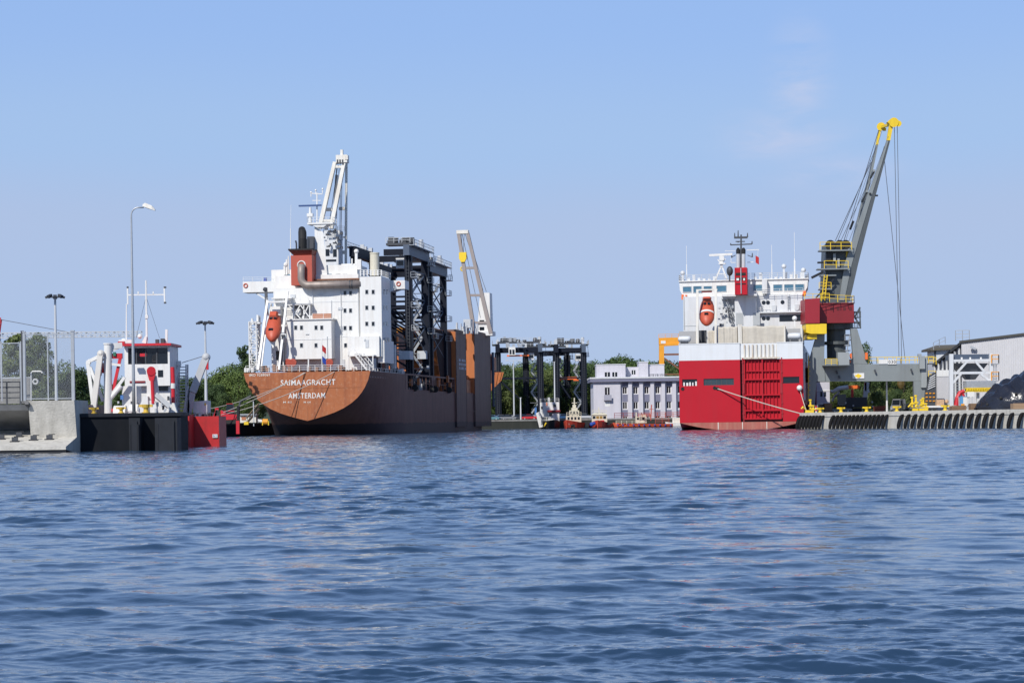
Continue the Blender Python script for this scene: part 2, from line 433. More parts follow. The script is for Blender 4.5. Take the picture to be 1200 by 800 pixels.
SPLIT = {'mooring_winch', 'hose_reel', 'bollard', 'deck_gear', 'tower_gear', 'hydraulic_cylinder', 'deck_machinery', 'roof_gear', 'cross_beam', 'transom',
         'work_light', 'wheel', 'exhaust_pipe', 'floodlight', 'fender', 'tyre_fender', 'lifebuoy_box', 'canvas_post', 'deck_locker', 'fender_post', 'winch_drum', 'panel',
         'hydraulic_hose', 'post', 'number_plate', 'davit_foot', 'cable_reel', 'weight', 'lamp', 'track', 'wing_repeater', 'jib_brace', 'wire_guide', 'draught_marks', 'band', 'emblem', 'louvre', 'pilaster', 'portal_leg_box', 'antenna', 'mullion', 'load_marks', 'stern_gear', 'side_pipe', 'ramp_flaps'}
def islands(mb):
    par = list(range(len(mb.v)))
    def find(i):
        while par[i] != i: par[i] = par[par[i]]; i = par[i]
        return i
    for f in mb.f:
        a = find(f[0])
        for i in f[1:]: par[find(i)] = a
    out = {}
    for f in mb.f: out.setdefault(find(f[0]), []).append(f)
    res = []
    for fs in out.values():
        ids = sorted({i for f in fs for i in f}); mp = {i: k for k, i in enumerate(ids)}
        m = MB(); m.v = [mb.v[i] for i in ids]; m.f = [tuple(mp[i] for i in f) for f in fs]; res.append(m)
    return res

def part(name, mb, mt, parent, fr=W, smooth=False, label=None):
    if name in SPLIT:
        isl = islands(mb)
        if 1 < len(isl) <= 40:
            return [part0(name, m, mt, parent, fr, smooth, label) for m in isl][0]
    return part0(name, mb, mt, parent, fr, smooth, label)

def part0(name, mb, mt, parent, fr=W, smooth=False, label=None):
    rm = ROOTM[parent.name]
    me = mb.mesh(name, mt, rm.inverted() @ fr.m, smooth)
    o = bpy.data.objects.new(name, me); COL.objects.link(o); o.parent = parent
    ROOTM[o.name] = rm
    if label: o['label'] = label
    return o

def solo(name, mb, mt, label, cat, fr=W, group=None, smooth=False, kind=None, base=None):
    """A thing that is one mesh; its origin sits at the bottom centre of its box."""
    vs = np.array(mb.v); lo, hi = vs.min(0), vs.max(0)
    c = Vector(base) if base else Vector(((lo[0] + hi[0]) / 2, (lo[1] + hi[1]) / 2, lo[2]))
    me = mb.mesh(name, mt, Matrix.Translation(-c), smooth)
    o = bpy.data.objects.new(name, me); COL.objects.link(o)
    o.location = fr.m @ c; o.rotation_euler = (0, 0, -fr.th)
    ROOTM[o.name] = (Matrix.Translation(o.location) @ Matrix.Rotation(-fr.th, 4, 'Z'))
    if kind: o['kind'] = kind
    else: tag(o, label, cat, group)
    return o

def copy_tree(o, parent=None):
    c = o.copy(); COL.objects.link(c)
    if parent is not None: c.parent = parent
    for ch in o.children: copy_tree(ch, c)
    return c

def text_part(name, s, mt, parent, fr, u0, v0, u1, v1, y, extrude=0.02, bold=0.004, tilt=0.0):
    """Raised lettering that fills the photo pixels (u0..u1, v0..v1) on local plane y."""
    cu = bpy.data.curves.new(name, 'FONT'); cu.body = s; cu.offset = bold; cu.extrude = 0.5; cu.resolution_u = 3; cu.space_character = 1.12
    tmp = bpy.data.objects.new(name, cu); COL.objects.link(tmp)
    dg = bpy.context.evaluated_depsgraph_get(); dg.update()
    me = bpy.data.meshes.new_from_object(tmp.evaluated_get(dg))
    bpy.data.objects.remove(tmp)
    n = len(me.vertices); a = np.empty(n * 3); me.vertices.foreach_get('co', a); a = a.reshape(-1, 3)
    lo, hi = a.min(0), a.max(0); sp = np.maximum(hi - lo, 1e-6)
    x0, x1, z0, z1 = fr.rect(u0, v0, u1, v1, y)
    out = np.empty_like(a)
    out[:, 0] = x0 + (a[:, 0] - lo[0]) / sp[0] * (x1 - x0)
    out[:, 2] = z0 + (a[:, 1] - lo[1]) / sp[1] * (z1 - z0)
    out[:, 1] = y - 0.004 - (a[:, 2] - lo[2]) / sp[2] * extrude
    out[:, 2] += tilt * (out[:, 0] - x0)
    mtx = ROOTM[parent.name].inverted() @ fr.m
    out = np.array([tuple(mtx @ Vector(p)) for p in out])
    me.vertices.foreach_set('co', out.ravel()); me.update()
    me.materials.clear(); me.materials.append(mt)
    o = bpy.data.objects.new(name, me); COL.objects.link(o); o.parent = parent; ROOTM[o.name] = ROOTM[parent.name]
    return o

def struct(name, mb, mt, smooth=False):
    me = mb.mesh(name, mt, None, smooth); o = bpy.data.objects.new(name, me); COL.objects.link(o); o['kind'] = 'structure'
    ROOTM[o.name] = Matrix.Identity(4)
    return o

# ---------------------------------------------------------------- water
def make_water():
    rng = np.random.default_rng(7)
    rows = [9.0]
    while rows[-1] < 520: rows.append(rows[-1] + min(max(0.03, rows[-1] ** 2 / (CAM_H * F) * 0.6), 0.05 + 0.0014 * rows[-1]))
    while rows[-1] < 1500: rows.append(rows[-1] + 6.0)
    rows = np.array([-60, -20, 0, 4, 7] + rows + [2500, 5000, 9000])
    core = np.linspace(-0.31, 0.31, 640)
    side = np.array([0.36, 0.42, 0.5, 0.6, 0.75, 1.0, 1.5, 2.5])
    t = np.concatenate([-side[::-1], core, side])
    D = np.maximum(rows, 9.0)
    X = t[None, :] * D[:, None]
    Y = np.repeat(rows[:, None], len(t), 1)
    Z = np.zeros_like(X)
    dY = np.gradient(rows)
    # wind sea: many short crested waves from a spread of directions plus a few longer wakes
    NW = 260
    lam = np.exp(rng.uniform(math.log(0.12), math.log(3.2), NW))
    lam[:16] = np.linspace(2.4, 4.8, 16)
    ang = rng.normal(math.radians(262), 0.48, NW)
    amp = 0.00205 * lam ** 0.72 * rng.uniform(0.5, 1.3, NW) * np.where(lam > 2.35, 1.5, 1.0)
    ph = rng.uniform(0, 2 * math.pi, NW)
    # slow patches of stronger and weaker ripple (gusts)
    G = np.zeros_like(X)
    for k in range(7):
        a = rng.uniform(0, 2 * math.pi); l = rng.uniform(9, 45)
        G += np.sin((X * math.cos(a) * 0.6 + Y * math.sin(a)) * 2 * math.pi / l + rng.uniform(0, 6.28))
    G = np.clip(0.85 + 0.13 * G, 0.35, 1.4)
    dX = D * (0.62 / 640)
    for i in range(NW):
        k = 2 * math.pi / lam[i]
        fade = np.clip(lam[i] / (np.maximum(np.abs(dY) * abs(math.sin(ang[i])), dX) * 2.6) - 0.6, 0, 1)
        sel = fade > 0
        if not sel.any(): continue
        p = k * (X[sel] * math.cos(ang[i]) + Y[sel] * math.sin(ang[i])) + ph[i]
        w = np.sin(p - 0.8 * np.sin(p))
        w = w + 0.22 * np.cos(2 * p)          # sharper crests
        g = G[sel] if lam[i] < 2.5 else 1.0
        Z[sel] += amp[i] * fade[sel][:, None] * w * g
    Z = Z + 2.0 * Z * Z - 0.006                # flatter troughs, peaked crests
    core_mask = (np.abs(t) <= 0.34)[None, :] * ((rows >= 8) & (rows < 1400))[:, None]
    Z *= core_mask
    nr, nc = X.shape
    me = bpy.data.meshes.new('water')
    co = np.stack([X, Y, Z], -1).reshape(-1, 3)
    idx = np.arange(nr * nc).reshape(nr, nc)
    q = np.stack([idx[:-1, :-1], idx[:-1, 1:], idx[1:, 1:], idx[1:, :-1]], -1).reshape(-1, 4)
    me.vertices.add(len(co)); me.vertices.foreach_set('co', co.ravel())
    me.loops.add(q.size); me.loops.foreach_set('vertex_index', q.ravel().astype(np.int32))
    me.polygons.add(len(q)); me.polygons.foreach_set('loop_start', np.arange(0, q.size, 4, dtype=np.int32))
    me.update(); me.validate()
    me.polygons.foreach_set('use_smooth', np.ones(len(q), bool))
    m = bpy.data.materials.new('harbour_water'); m.use_nodes = True
    N = m.node_tree.nodes; L = m.node_tree.links; b = N['Principled BSDF']
    b.inputs['Base Color'].default_value = (0.020, 0.046, 0.090, 1)
    b.inputs['Roughness'].default_value = 0.035
    b.inputs['IOR'].default_value = 1.45
    tc = N.new('ShaderNodeTexCoord')
    def noise(sc, det, rough=0.6, dist=0.0):
        mp = N.new('ShaderNodeMapping'); mp.inputs['Scale'].default_value = sc
        n = N.new('ShaderNodeTexNoise'); n.inputs['Scale'].default_value = 1; n.inputs['Detail'].default_value = det
        n.inputs['Roughness'].default_value = rough; n.inputs['Distortion'].default_value = dist
        L.new(tc.outputs['Object'], mp.inputs['Vector']); L.new(mp.outputs['Vector'], n.inputs['Vector']); return n
    n1 = noise((0.8, 1.5, 1), 6, 0.66, 0.3)
    n2 = noise((3.5, 7.0, 1), 4, 0.6, 0.4)
    gust = noise((0.03, 0.055, 1), 3)
    gr = N.new('ShaderNodeMapRange'); gr.inputs['From Min'].default_value = 0.35; gr.inputs['From Max'].default_value = 0.62
    gr.inputs['To Min'].default_value = 0.55; gr.inputs['To Max'].default_value = 1.0
    L.new(gust.outputs['Fac'], gr.inputs['Value'])
    b1 = N.new('ShaderNodeBump'); b1.inputs['Distance'].default_value = 0.022
    b2 = N.new('ShaderNodeBump'); b2.inputs['Distance'].default_value = 0.003
    L.new(gr.outputs['Result'], b1.inputs['Strength']); L.new(gr.outputs['Result'], b2.inputs['Strength'])
    L.new(n1.outputs['Fac'], b1.inputs['Height']); L.new(n2.outputs['Fac'], b2.inputs['Height'])
    # chop too small for the mesh further out
    n3 = noise((0.33, 0.55, 1), 5, 0.6, 0.3); b3 = N.new('ShaderNodeBump'); b3.inputs['Distance'].default_value = 0.62
    sp = N.new('ShaderNodeSeparateXYZ'); m3 = N.new('ShaderNodeMapRange'); m3.inputs['From Min'].default_value = 70; m3.inputs['From Max'].default_value = 320
    L.new(tc.outputs['Object'], sp.inputs[0]); L.new(sp.outputs['Y'], m3.inputs['Value']); L.new(m3.outputs['Result'], b3.inputs['Strength'])
    L.new(n3.outputs['Fac'], b3.inputs['Height']); L.new(b3.outputs['Normal'], b1.inputs['Normal'])
    L.new(b1.outputs['Normal'], b2.inputs['Normal']); L.new(b2.outputs['Normal'], b.inputs['Normal'])
    me.materials.append(m)
    o = bpy.data.objects.new('water', me); COL.objects.link(o); o['kind'] = 'structure'
make_water()

# ---------------------------------------------------------------- land
HEAD = 8.8
SA = Frame(*(lambda p: (p[0], p[1], 0))((W.py(359.5, 440, 413)[0], 413)), HEAD)     # stern centre of the freighter
RO = Frame(*(lambda p: (p[0], p[1], 0))((W.py(869.5, 440, 413)[0], 413)), HEAD)     # stern centre of the red ship
QZ = 3.0          # right quay
FZ = 2.5          # far and left quays
QA = Vector((54.6, 404.0)); QB = Vector((82.0, 341.0)); QC = Vector((109.4, 278.0))
sa = lambda x, y: tuple((SA.m @ Vector((x, y, 0)))[:2])
ro = lambda x, y: tuple((RO.m @ Vector((x, y, 0)))[:2])
YB = 4200
left_pts = [(-900, YB), (-900, 398), (-57.5, 398), sa(-14.2, 8), sa(-14.2, 172)]
far_pts = [(-34.0, 590.0), (78, 598)]
right_pts = [ro(13.4, 178), ro(13.4, 2), tuple(QA), tuple(QB), tuple(QC), (420, 278), (900, 278), (900, YB)]
m = MB(); m.add([(x, y, FZ) for x, y in left_pts + far_pts] + [(83.0, 600, FZ), (83.0, YB, FZ)], [tuple(range(len(left_pts + far_pts) + 2))])
struct('quay_ground', m, ASPHALT)
m = MB(); rp = [(83.0, YB), (83.0, 600)] + right_pts
m.add([(x, y, QZ) for x, y in rp], [tuple(range(len(rp)))])
struct('terminal_ground', m, mat('terminal_paving', (0.22, 0.205, 0.185), 0.9, var=0.16, scale=0.3, bump=0.1))

def quay_wall(name, pts, z1, t, mt, label, cap=0.0, capmt=None, z0=-3.0):
    root = thing(name, label, 'quay wall', W, (pts[0][0], pts[0][1], 0))
    a = MB(); c = MB()
    for p, q in zip(pts[:-1], pts[1:]):
        p, q = Vector(p).to_3d(), Vector(q).to_3d(); d = (q - p).normalized(); n = Vector((d.y, -d.x, 0))
        a.prism([p + Vector((0, 0, z0)), q + Vector((0, 0, z0)), q + Vector((0, 0, z1 - cap)), p + Vector((0, 0, z1 - cap))], -n * t)
        if cap: c.prism([p + n * .12 + Vector((0, 0, z1 - cap + .003)), q + n * .12 + Vector((0, 0, z1 - cap + .003)), q + n * .12 + Vector((0, 0, z1 + .05)), p + n * .12 + Vector((0, 0, z1 + .05))], -n * (t + .1))
    part('wall', a, mt, root)
    if cap: part('coping', c, capmt or CONCRETE, root)
    return root
quay_wall('quay_wall', [(-900, 398), (-57.5, 398), sa(-14.2, 8), sa(-14.2, 172), (-34, 590)], FZ, 1.2, DARKQUAY, 'black quay wall behind the red pontoon and beside the orange freighter', .35, DARKQUAY2)
quay_wall('quay_wall', [(-34, 590), (78, 598), (83, 600)], FZ, 1.2, mat('mossy_dark_quay', (0.022, 0.026, 0.022), 0.8, var=0.3, streak=0.4, scol=(0.05, 0.05, 0.04)), 'dark mossy quay wall below the parked cars and white workboat', .4, CONCGREY)
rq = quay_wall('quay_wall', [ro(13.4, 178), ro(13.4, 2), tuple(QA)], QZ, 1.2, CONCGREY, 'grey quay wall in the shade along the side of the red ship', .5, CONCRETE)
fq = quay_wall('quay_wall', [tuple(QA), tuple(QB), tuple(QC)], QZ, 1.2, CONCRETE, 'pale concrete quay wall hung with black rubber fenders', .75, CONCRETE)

# hill behind the harbour
m = MB()
prof = [(-700, 16), (-400, 16), (-200, 14), (-90, 11), (-40, 9), (40, 12), (120, 15), (240, 12), (420, 22), (700, 26)]
rings = []
for x, h in prof: rings.append([(x, 690, FZ - .5), (x, 760, FZ + h * .35), (x, 900, FZ + h * .8), (x, 1200, FZ + h), (x, 2400, FZ + h * .7)])
m.loft(rings, closed=False)
struct('hill', m, mat('wooded_hill_ground', (0.035, 0.055, 0.022), 0.95, var=0.3, scale=0.08), smooth=True)

# fenders along the concrete quay
def fender_mesh():
    a = MB()
    ctr = [(.10, -.15), (.34, -.32), (.62, -.75), (.90, -1.45), (1.08, -2.1), (1.14, -2.62)]
    out = []; inn = []
    for i, (y, z) in enumerate(ctr):
        p, q = ctr[max(0, i - 1)], ctr[min(len(ctr) - 1, i + 1)]; dx, dz = q[0] - p[0], q[1] - p[1]; l = math.hypot(dx, dz); n_ = (-dz / l, dx / l)
        h = (.10, .22, .28, .28, .26, .16)[i]
        out.append((y + n_[0] * h, z + n_[1] * h)); inn.append((y - n_[0] * h, z - n_[1] * h))
    rings = []
    for x, k in ((-.30, .55), (-.18, 1), (.18, 1), (.30, .55)):
        rings.append([(x, -(c[0] * (1 - k) + o[0] * k), c[1] * (1 - k) + o[1] * k) for c, o in zip(ctr, out)] + [(x, -(c[0] * (1 - k) + o[0] * k), c[1] * (1 - k) + o[1] * k) for c, o in zip(ctr[::-1], inn[::-1])])
    a.loft(rings)
    return a
dq = (QB - QA).normalized(); fr_q = Frame(QA.x, QA.y, QZ, 0)
q_th = math.degrees(math.atan2(dq.x, dq.y)) - 90
FQ = Frame(QA.x, QA.y, 0, q_th)              # x axis runs along the quay towards us, -y looks out over the water
proto = None; n = 0
s_ = 0.5
while s_ < 132:
    pitch = 1.15 if s_ < 10 else 1.35 if s_ < 32 else 2.05 if s_ < 62 else 2.6
    if not (9.6 < s_ < 11.2 or 31 < s_ < 33.2):
        if proto is None:
            proto = solo('quay_fender', MB().add([(v[0] + s_, v[1] - .02, v[2] + 2.6) for v in fender_mesh().v], fender_mesh().f), RUBBER,
                         'black arched rubber fender hung on the face of the pale concrete quay', 'fender', FQ, 'rubber fenders in a row on the concrete quay')
        else:
            o = proto.copy(); COL.objects.link(o)
            o.location = proto.location + FQ.ex * (s_ - 0.5)
    s_ += pitch

# ---------------------------------------------------------------- trees
LEAF = []
def leaf_mat(name, c0, c1):
    m = bpy.data.materials.new(name); m.use_nodes = True; N = m.node_tree.nodes; L = m.node_tree.links; b = N['Principled BSDF']
    b.inputs['Roughness'].default_value = 0.6; b.inputs['Specular IOR Level'].default_value = 0.25
    g = N.new('ShaderNodeNewGeometry'); oi = N.new('ShaderNodeObjectInfo'); mx = N.new('ShaderNodeMix'); mx.data_type = 'RGBA'
    ad = N.new('ShaderNodeMath'); ad.operation = 'MULTIPLY_ADD'; ad.inputs[1].default_value = 0.5
    ml = N.new('ShaderNodeMath'); ml.operation = 'MULTIPLY'; ml.inputs[1].default_value = 0.5
    L.new(oi.outputs['Random'], ml.inputs[0]); L.new(g.outputs['Random Per Island'], ad.inputs[0]); L.new(ml.outputs[0], ad.inputs[2])
    L.new(ad.outputs[0], mx.inputs['Factor'])
    mx.inputs['A'].default_value = (*c0, 1); mx.inputs['B'].default_value = (*c1, 1)
    L.new(mx.outputs['Result'], b.inputs['Base Color'])
    return m
LG = leaf_mat('broadleaf_foliage', (0.042, 0.078, 0.020), (0.115, 0.165, 0.042))
LD = leaf_mat('dark_foliage', (0.028, 0.054, 0.020), (0.070, 0.110, 0.034))
LO = leaf_mat('olive_foliage', (0.062, 0.092, 0.026), (0.140, 0.170, 0.052))
BARK = mat('tree_bark', (0.06, 0.045, 0.03), 0.9, var=0.2)

def tree_meshes(kind, seed, h, r, nleaf, ls):
    rnd = random.Random(seed)
    t = MB(); c = MB()
    th = h * (0.10 if kind == 'round' else 0.08)
    t.tube([(0, 0, 0), (rnd.uniform(-.2, .2), 0, th), (rnd.uniform(-.5, .5), rnd.uniform(-.5, .5), h * .75)], [h * .022, h * .017, h * .006], 7)
    lobes = []
    if kind == 'round':
        for i in range(16):
            a = rnd.uniform(0, 6.28); q = rnd.uniform(0, 1) ** .6; z = th + (h - th) * rnd.uniform(.10, .86)
            k = math.sin(math.pi * min(.98, max(.18, (z - th * .5) / (h - th * .4)))) ** .6
            lobes.append((q * r * k * .72 * math.cos(a), q * r * k * .72 * math.sin(a), z, r * rnd.uniform(.26, .46)))
        lobes.append((0, 0, h * .86, r * .4))
    elif kind == 'tall':
        for i in range(18):
            z = th + (h - th) * (i + .5) / 18; k = min(1, 1.25 * math.sin(math.pi * min(.95, .14 + .8 * i / 18)))
            a = rnd.uniform(0, 6.28)
            lobes.append((k * r * .4 * math.cos(a), k * r * .4 * math.sin(a), z, r * k * rnd.uniform(.5, .8)))
    else:      # spreading layered conifer-like crown
        for i in range(26):
            z = th + (h - th) * (i / 26) ** .9; k = (1 - (z - th) / (h - th)) ** .55
            a = i * 2.4; q = rnd.uniform(.4, .85)
            lobes.append((k * r * q * math.cos(a), k * r * q * math.sin(a), z, r * (.16 + .2 * k)))
    for x, y, z, rr in lobes[::2]:
        t.tube([(0, 0, max(th * .7, z - rr * 1.3)), (x * .6, y * .6, z - rr * .3), (x, y, z)], [h * .008, h * .005, h * .002], 5)
    flat = .55 if kind == 'layer' else .82
    vol = sum(l[3] ** 2 for l in lobes)
    vs = []; fs = []
    for x, y, z, rr in lobes:
        for _ in range(int(nleaf * rr * rr / vol)):
            d = Vector((rnd.gauss(0, 1), rnd.gauss(0, 1), rnd.gauss(0, 1))).normalized()
            q = rr * (rnd.uniform(.35, 1) ** .5) * (1 + .22 * math.sin(d.x * 5 + x) * math.sin(d.z * 4 + y))
            p = Vector((x, y, z)) + Vector((d.x, d.y, d.z * flat)) * q
            nrm = (d + Vector((rnd.gauss(0, .5), rnd.gauss(0, .5), rnd.gauss(0, .5)))).normalized()
            a = nrm.orthogonal().normalized(); a.rotate(Matrix.Rotation(rnd.uniform(0, 6.28), 3, nrm)); b = nrm.cross(a)
            s0 = ls * rnd.uniform(.6, 1.25); k = len(vs)
            vs += [p - a * s0, p + b * s0 * .45, p + a * s0 * .8 + nrm * s0 * .2, p - b * s0 * .5]
            fs.append((k, k + 1, k + 2, k + 3))
    c.add(vs, fs)
    return t, c

def raw_mesh(name, mb, mt):
    me = bpy.data.meshes.new(name); me.from_pydata(mb.v, [], mb.f); me.materials.append(mt); return me

PROTO = {}
for key, kind, h, r, nl, ls, lm in (('a', 'round', 10, 5.2, 10000, .22, LG), ('b', 'round', 10, 4.6, 10000, .22, LD), ('c', 'round', 10, 5.6, 10000, .22, LO),
                                    ('d', 'tall', 10, 1.7, 6000, .19, LD), ('e', 'layer', 10, 4.2, 14000, .17, LO), ('f', 'round', 10, 5.0, 10000, .22, LD), ('g', 'round', 10, 6.2, 9000, .24, LG)):
    t, c = tree_meshes(kind, hash(key) % 1 + ord(key), h, r, nl, ls)
    PROTO[key] = (raw_mesh('trunk', t, BARK), raw_mesh('crown', c, lm))
trnd = random.Random(5)
def tree(u, vtop, D, key, label, group=None, zg=None, wide=1.0):
    x, z = W.py(u, vtop, D); g = FZ if zg is None else zg
    s = max(.3, (z - g) / 10.0)
    o = bpy.data.objects.new('tree', None); COL.objects.link(o); tag(o, label, 'tree', group)
    o.location = (x, D, g); o.rotation_euler = (0, 0, trnd.uniform(0, 6.28)); o.scale = (s * wide, s * wide, s)
    for nm, me in zip(('trunk', 'crown'), PROTO[key]):
        p = bpy.data.objects.new(nm, me); COL.objects.link(p); p.parent = o
    return o

def far_wood():
    rnd = random.Random(21); vs = []; fs = []
    for i in range(190):
        x = -620 + 1240 * (i + rnd.random()) / 190; y = rnd.uniform(770, 1000); r = rnd.uniform(5, 9); h = rnd.uniform(7, 12)
        zg = FZ + 2 + max(0, (y - 690) / 50)
        for _ in range(330):
            d = Vector((rnd.gauss(0, 1), rnd.gauss(0, 1), abs(rnd.gauss(0, 1)))).normalized(); q = rnd.uniform(.6, 1.05)
            p = Vector((x + d.x * r * q, y + d.y * r * q, zg + d.z * h * q)); n = (d + Vector((rnd.gauss(0, .5), rnd.gauss(0, .5), rnd.gauss(0, .5)))).normalized()
            a = n.orthogonal().normalized(); b = n.cross(a); s = rnd.uniform(.6, 1.2); k = len(vs)
            vs += [p - a * s, p + b * s * .6, p + a * s, p - b * s * .6]; fs.append((k, k + 1, k + 2, k + 3))
    me = bpy.data.meshes.new('far_wood'); me.from_pydata(vs, [], fs); me.materials.append(LD)
    o = bpy.data.objects.new('far_wood', me); COL.objects.link(o); o['kind'] = 'stuff'
    tag(o, 'distant dark green wood along the low hills behind the harbour', 'wood')
far_wood()
tree(18, 392, 345, 'e', 'tall olive green tree behind the chain-link fence, nearest the frame edge', wide=.95)
tree(44, 391, 365, 'e', 'tall olive green tree with layered branches beside the floodlight mast', wide=.8)
tree(76, 424, 380, 'a', 'lower green tree behind the right half of the tall fence')
tree(98, 432, 372, 'f', 'dark green bushy tree between the fence and the white work vessel')
tree(286, 405, 520, 'd', 'slim dark poplar rising beside the stern of the orange freighter', wide=1.0)
WL = 'green tree in the dense wood between the work vessel and the freighter'
for u, v, D in ((110, 446, 470), (150, 440, 500), (190, 436, 520), (215, 440, 480), (232, 442, 540), (246, 450, 470), (256, 437, 560), (268, 432, 530), (279, 436, 500), (290, 438, 540), (262, 462, 440), (285, 466, 450), (240, 470, 445), (300, 455, 470), (325, 450, 520), (222, 468, 430), (120, 470, 440), (180, 466, 440)):
    tree(u, v + trnd.uniform(-2, 2), D, trnd.choice('abcfg'), WL, 'trees of the wood left of the freighter')
WM = 'green broadleaf tree in the wood behind the row of navy container gantries'
for i in range(20):
    u = 566 + i * 7.4; D = 700 + (i * 37) % 90
    tree(u, 430 + 4 * math.sin(i * 1.3) + trnd.uniform(-3, 4), D, trnd.choice('abcfg'), WM, 'trees behind the navy gantries')
for i in range(12):
    u = 572 + i * 11; tree(u, 452 + trnd.uniform(-6, 6), 672 + (i * 13) % 22, trnd.choice('acgb'), WM, 'trees behind the navy gantries')
WR = 'dark green tree on the ridge above the roof of the pale office building'
for i in range(26):
    u = 686 + i * 6.2; D = 860 + (i * 53) % 120
    tree(u, 425 + trnd.uniform(-4, 4) - (4 if 705 < u < 770 else 0), D, trnd.choice('bfdba'), WR, 'trees on the ridge behind the office')
for i in range(6):
    u = 693 + i * 20; tree(u, 440 + trnd.uniform(-3, 3), 720, trnd.choice('acg'), WR, 'trees on the ridge behind the office')
WP = 'green tree seen through the opening of the grey crane portal'
for u, v, D in ((985, 437, 560), (1000, 434, 580), (1012, 438, 560), (1024, 435, 600), (1036, 437, 570), (1048, 434, 590), (1060, 437, 560), (1070, 439, 585), (975, 438, 590), (962, 440, 575), (992, 456, 520), (1030, 458, 525), (1052, 456, 515)):
    tree(u, v, D, trnd.choice('abcf'), WP, 'trees behind the crane portal', QZ)
tree(1014, 402, 520, 'b', 'dark green tree crown showing above the portal beam behind the harbour crane', zg=QZ, wide=.5)

# ================================================================ orange freighter
def saloon():
    fr = SA
    S = thing('cargo_ship', 'rust orange general cargo ship carrying navy gantry cranes, seen from its stern', 'ship', fr)
    HULL = hull_mat('freighter_hull', (0.185, 0.098, 0.078), (0.060, 0.048, 0.050), 2.2, rough=0.55, var=0.2, scale=0.25, streak=0.55,  # rust orange darkened and greyed to stand for the shaded hull side
                    scol=(0.12, 0.060, 0.045), sscale=0.5, spots=0.55, spcol=(0.21, 0.13, 0.105), bump=0.12, bscale=0.6, spec=0.2)
    # ---- hull: counter stern lofted into a box section and out to the bow
    zt = [2.85, 3.25, 3.75, 4.4, 5.2, 6.15, 7.2, 8.2, 9.2, 10.6, 12.3]
    bt = [0.0, 1.6, 3.4, 5.4, 7.2, 8.75, 10.0, 10.85, 11.5, 12.15, 12.6]
    zf = [-6, -6, -6, -5.6, -4.4, -2.6, 1.0, 5.0, 9.2, 10.6, 12.3]
    bf = [0.0, 6.0, 9.5, 11.2, 12.2, 12.6, 12.6, 12.6, 12.6, 12.6, 12.6]
    sm = lambda t: t * t * (3 - 2 * t)
    ys = [0, .7, 1.6, 3, 5, 8, 12, 16, 20, 25, 30, 33, 33.4, 62, 90, 118, 132, 140, 148, 155, 161, 165, 168]
    def sect(y):
        f = sm(min(1, y / 34.0)); fz = sm(min(1, y / 22.0))
        if y == 0: f = fz = 0
        out = []
        for k in range(11):
            b = bt[k] + (bf[k] - bt[k]) * f; z = zt[k] + (zf[k] - zt[k]) * fz
            if k == 0: b = 0
            if y > 118:
                q = (y - 118) / 50.0; w = 1 - q ** 2.2 * (1.0 if k < 8 else .92 if k == 8 else .80 if k == 9 else .6)
                b *= max(0.02, w)
            out.append((b, z))
        return out
    rings = []
    for y in ys:
        s = sect(y)
        rings.append([(-b, y, z) for b, z in s[::-1]] + [(b, y, z) for b, z in s[1:]])
    m = MB(); n = len(rings[0])
    vs = [p for r in rings for p in r]; fs = []
    for i in range(len(rings) - 1):
        for k in range(n - 1):
            high = k < 2 or k >= n - 3
            if high and 33 <= ys[i] < 140: continue
            fs.append((i * n + k, i * n + k + 1, (i + 1) * n + k + 1, (i + 1) * n + k))
    m.add(vs, fs)
    hull = part('hull', m, HULL, S, fr, smooth=False)
    mod = hull.modifiers.new('edge', 'EDGE_SPLIT'); mod.split_angle = R(25)
    hull.data.polygons.foreach_set('use_smooth', [True] * len(hull.data.polygons))
    TR = mat('transom_orange', (0.37, 0.125, 0.050), 0.55, spec=0.25, var=0.16, scale=0.5, streak=0.85, scol=(0.24, 0.075, 0.036), sscale=1.1, spots=0.5, spcol=(0.47, 0.27, 0.17), bump=0.06, bscale=0.8)
    m = MB(); s0 = sect(0)
    m.prism([(-b, -.02, z) for b, z in s0[::-1]] + [(b, -.02, z) for b, z in s0[1:]], (0, .25, 0))
    tr = part('transom', m, TR, S, fr)
    m = MB()
    for v0, v1 in ((453, 490),): m.beam(fr.p(360, 476, -.05), fr.p(360, 491.5, -.05), .12, .05)
    for u in (372, 380): m.beam(fr.p(u - 8, 440, -.05), fr.p(u, 484, -.05), .09, .05)
    m.beam(fr.p(300, 455.6, -.05), fr.p(424, 453.2, -.05), .08, .05)
    part('weld_seam', m, mat('scraped_orange', (0.42, 0.15, 0.06), .6), tr, fr)
    text_part('ship_name', 'SAIMAAGRACHT', WHITE, tr, fr, 329, 444.6, 393, 451.2, -.03, .035, bold=0.010)
    text_part('home_port', 'AMSTERDAM', WHITE, tr, fr, 338, 460.2, 381, 466.6, -.03, .035, bold=0.010)
    text_part('hull_number', 'IMO 9288069', WHITE2, tr, fr, 292, 437.7, 316.5, 440.8, -.03, .03)
    text_part('draught_marks', 'M 62', WHITE2, tr, fr, 332, 470, 342, 472, -.03, .03)
    text_part('draught_marks', 'M 64', WHITE2, tr, fr, 356, 470, 364, 472, -.03, .03)
    # decks
    m = MB(); m.prism([(-12.3, .3, 11.0), (12.3, .3, 11.0), (12.5, 33.2, 11.0), (-12.5, 33.2, 11.0)], (0, 0, .15))
    m.box(-12.4, 12.4, 33.0, 33.25, 9.0, 12.2)
    m.prism([(-12.45, 33, 8.6), (12.45, 33, 8.6), (12.45, 120, 8.6), (9, 152, 8.6), (-9, 152, 8.6), (-12.45, 120, 8.6)], (0, 0, .2))
    m.prism([(-11.5, 140, 12), (11.5, 140, 12), (1, 167, 12), (-1, 167, 12)], (0, 0, .15))
    part('deck', m, DECKBROWN, S, fr)
    # side framing above the cut-outs, both sides
    m = MB()
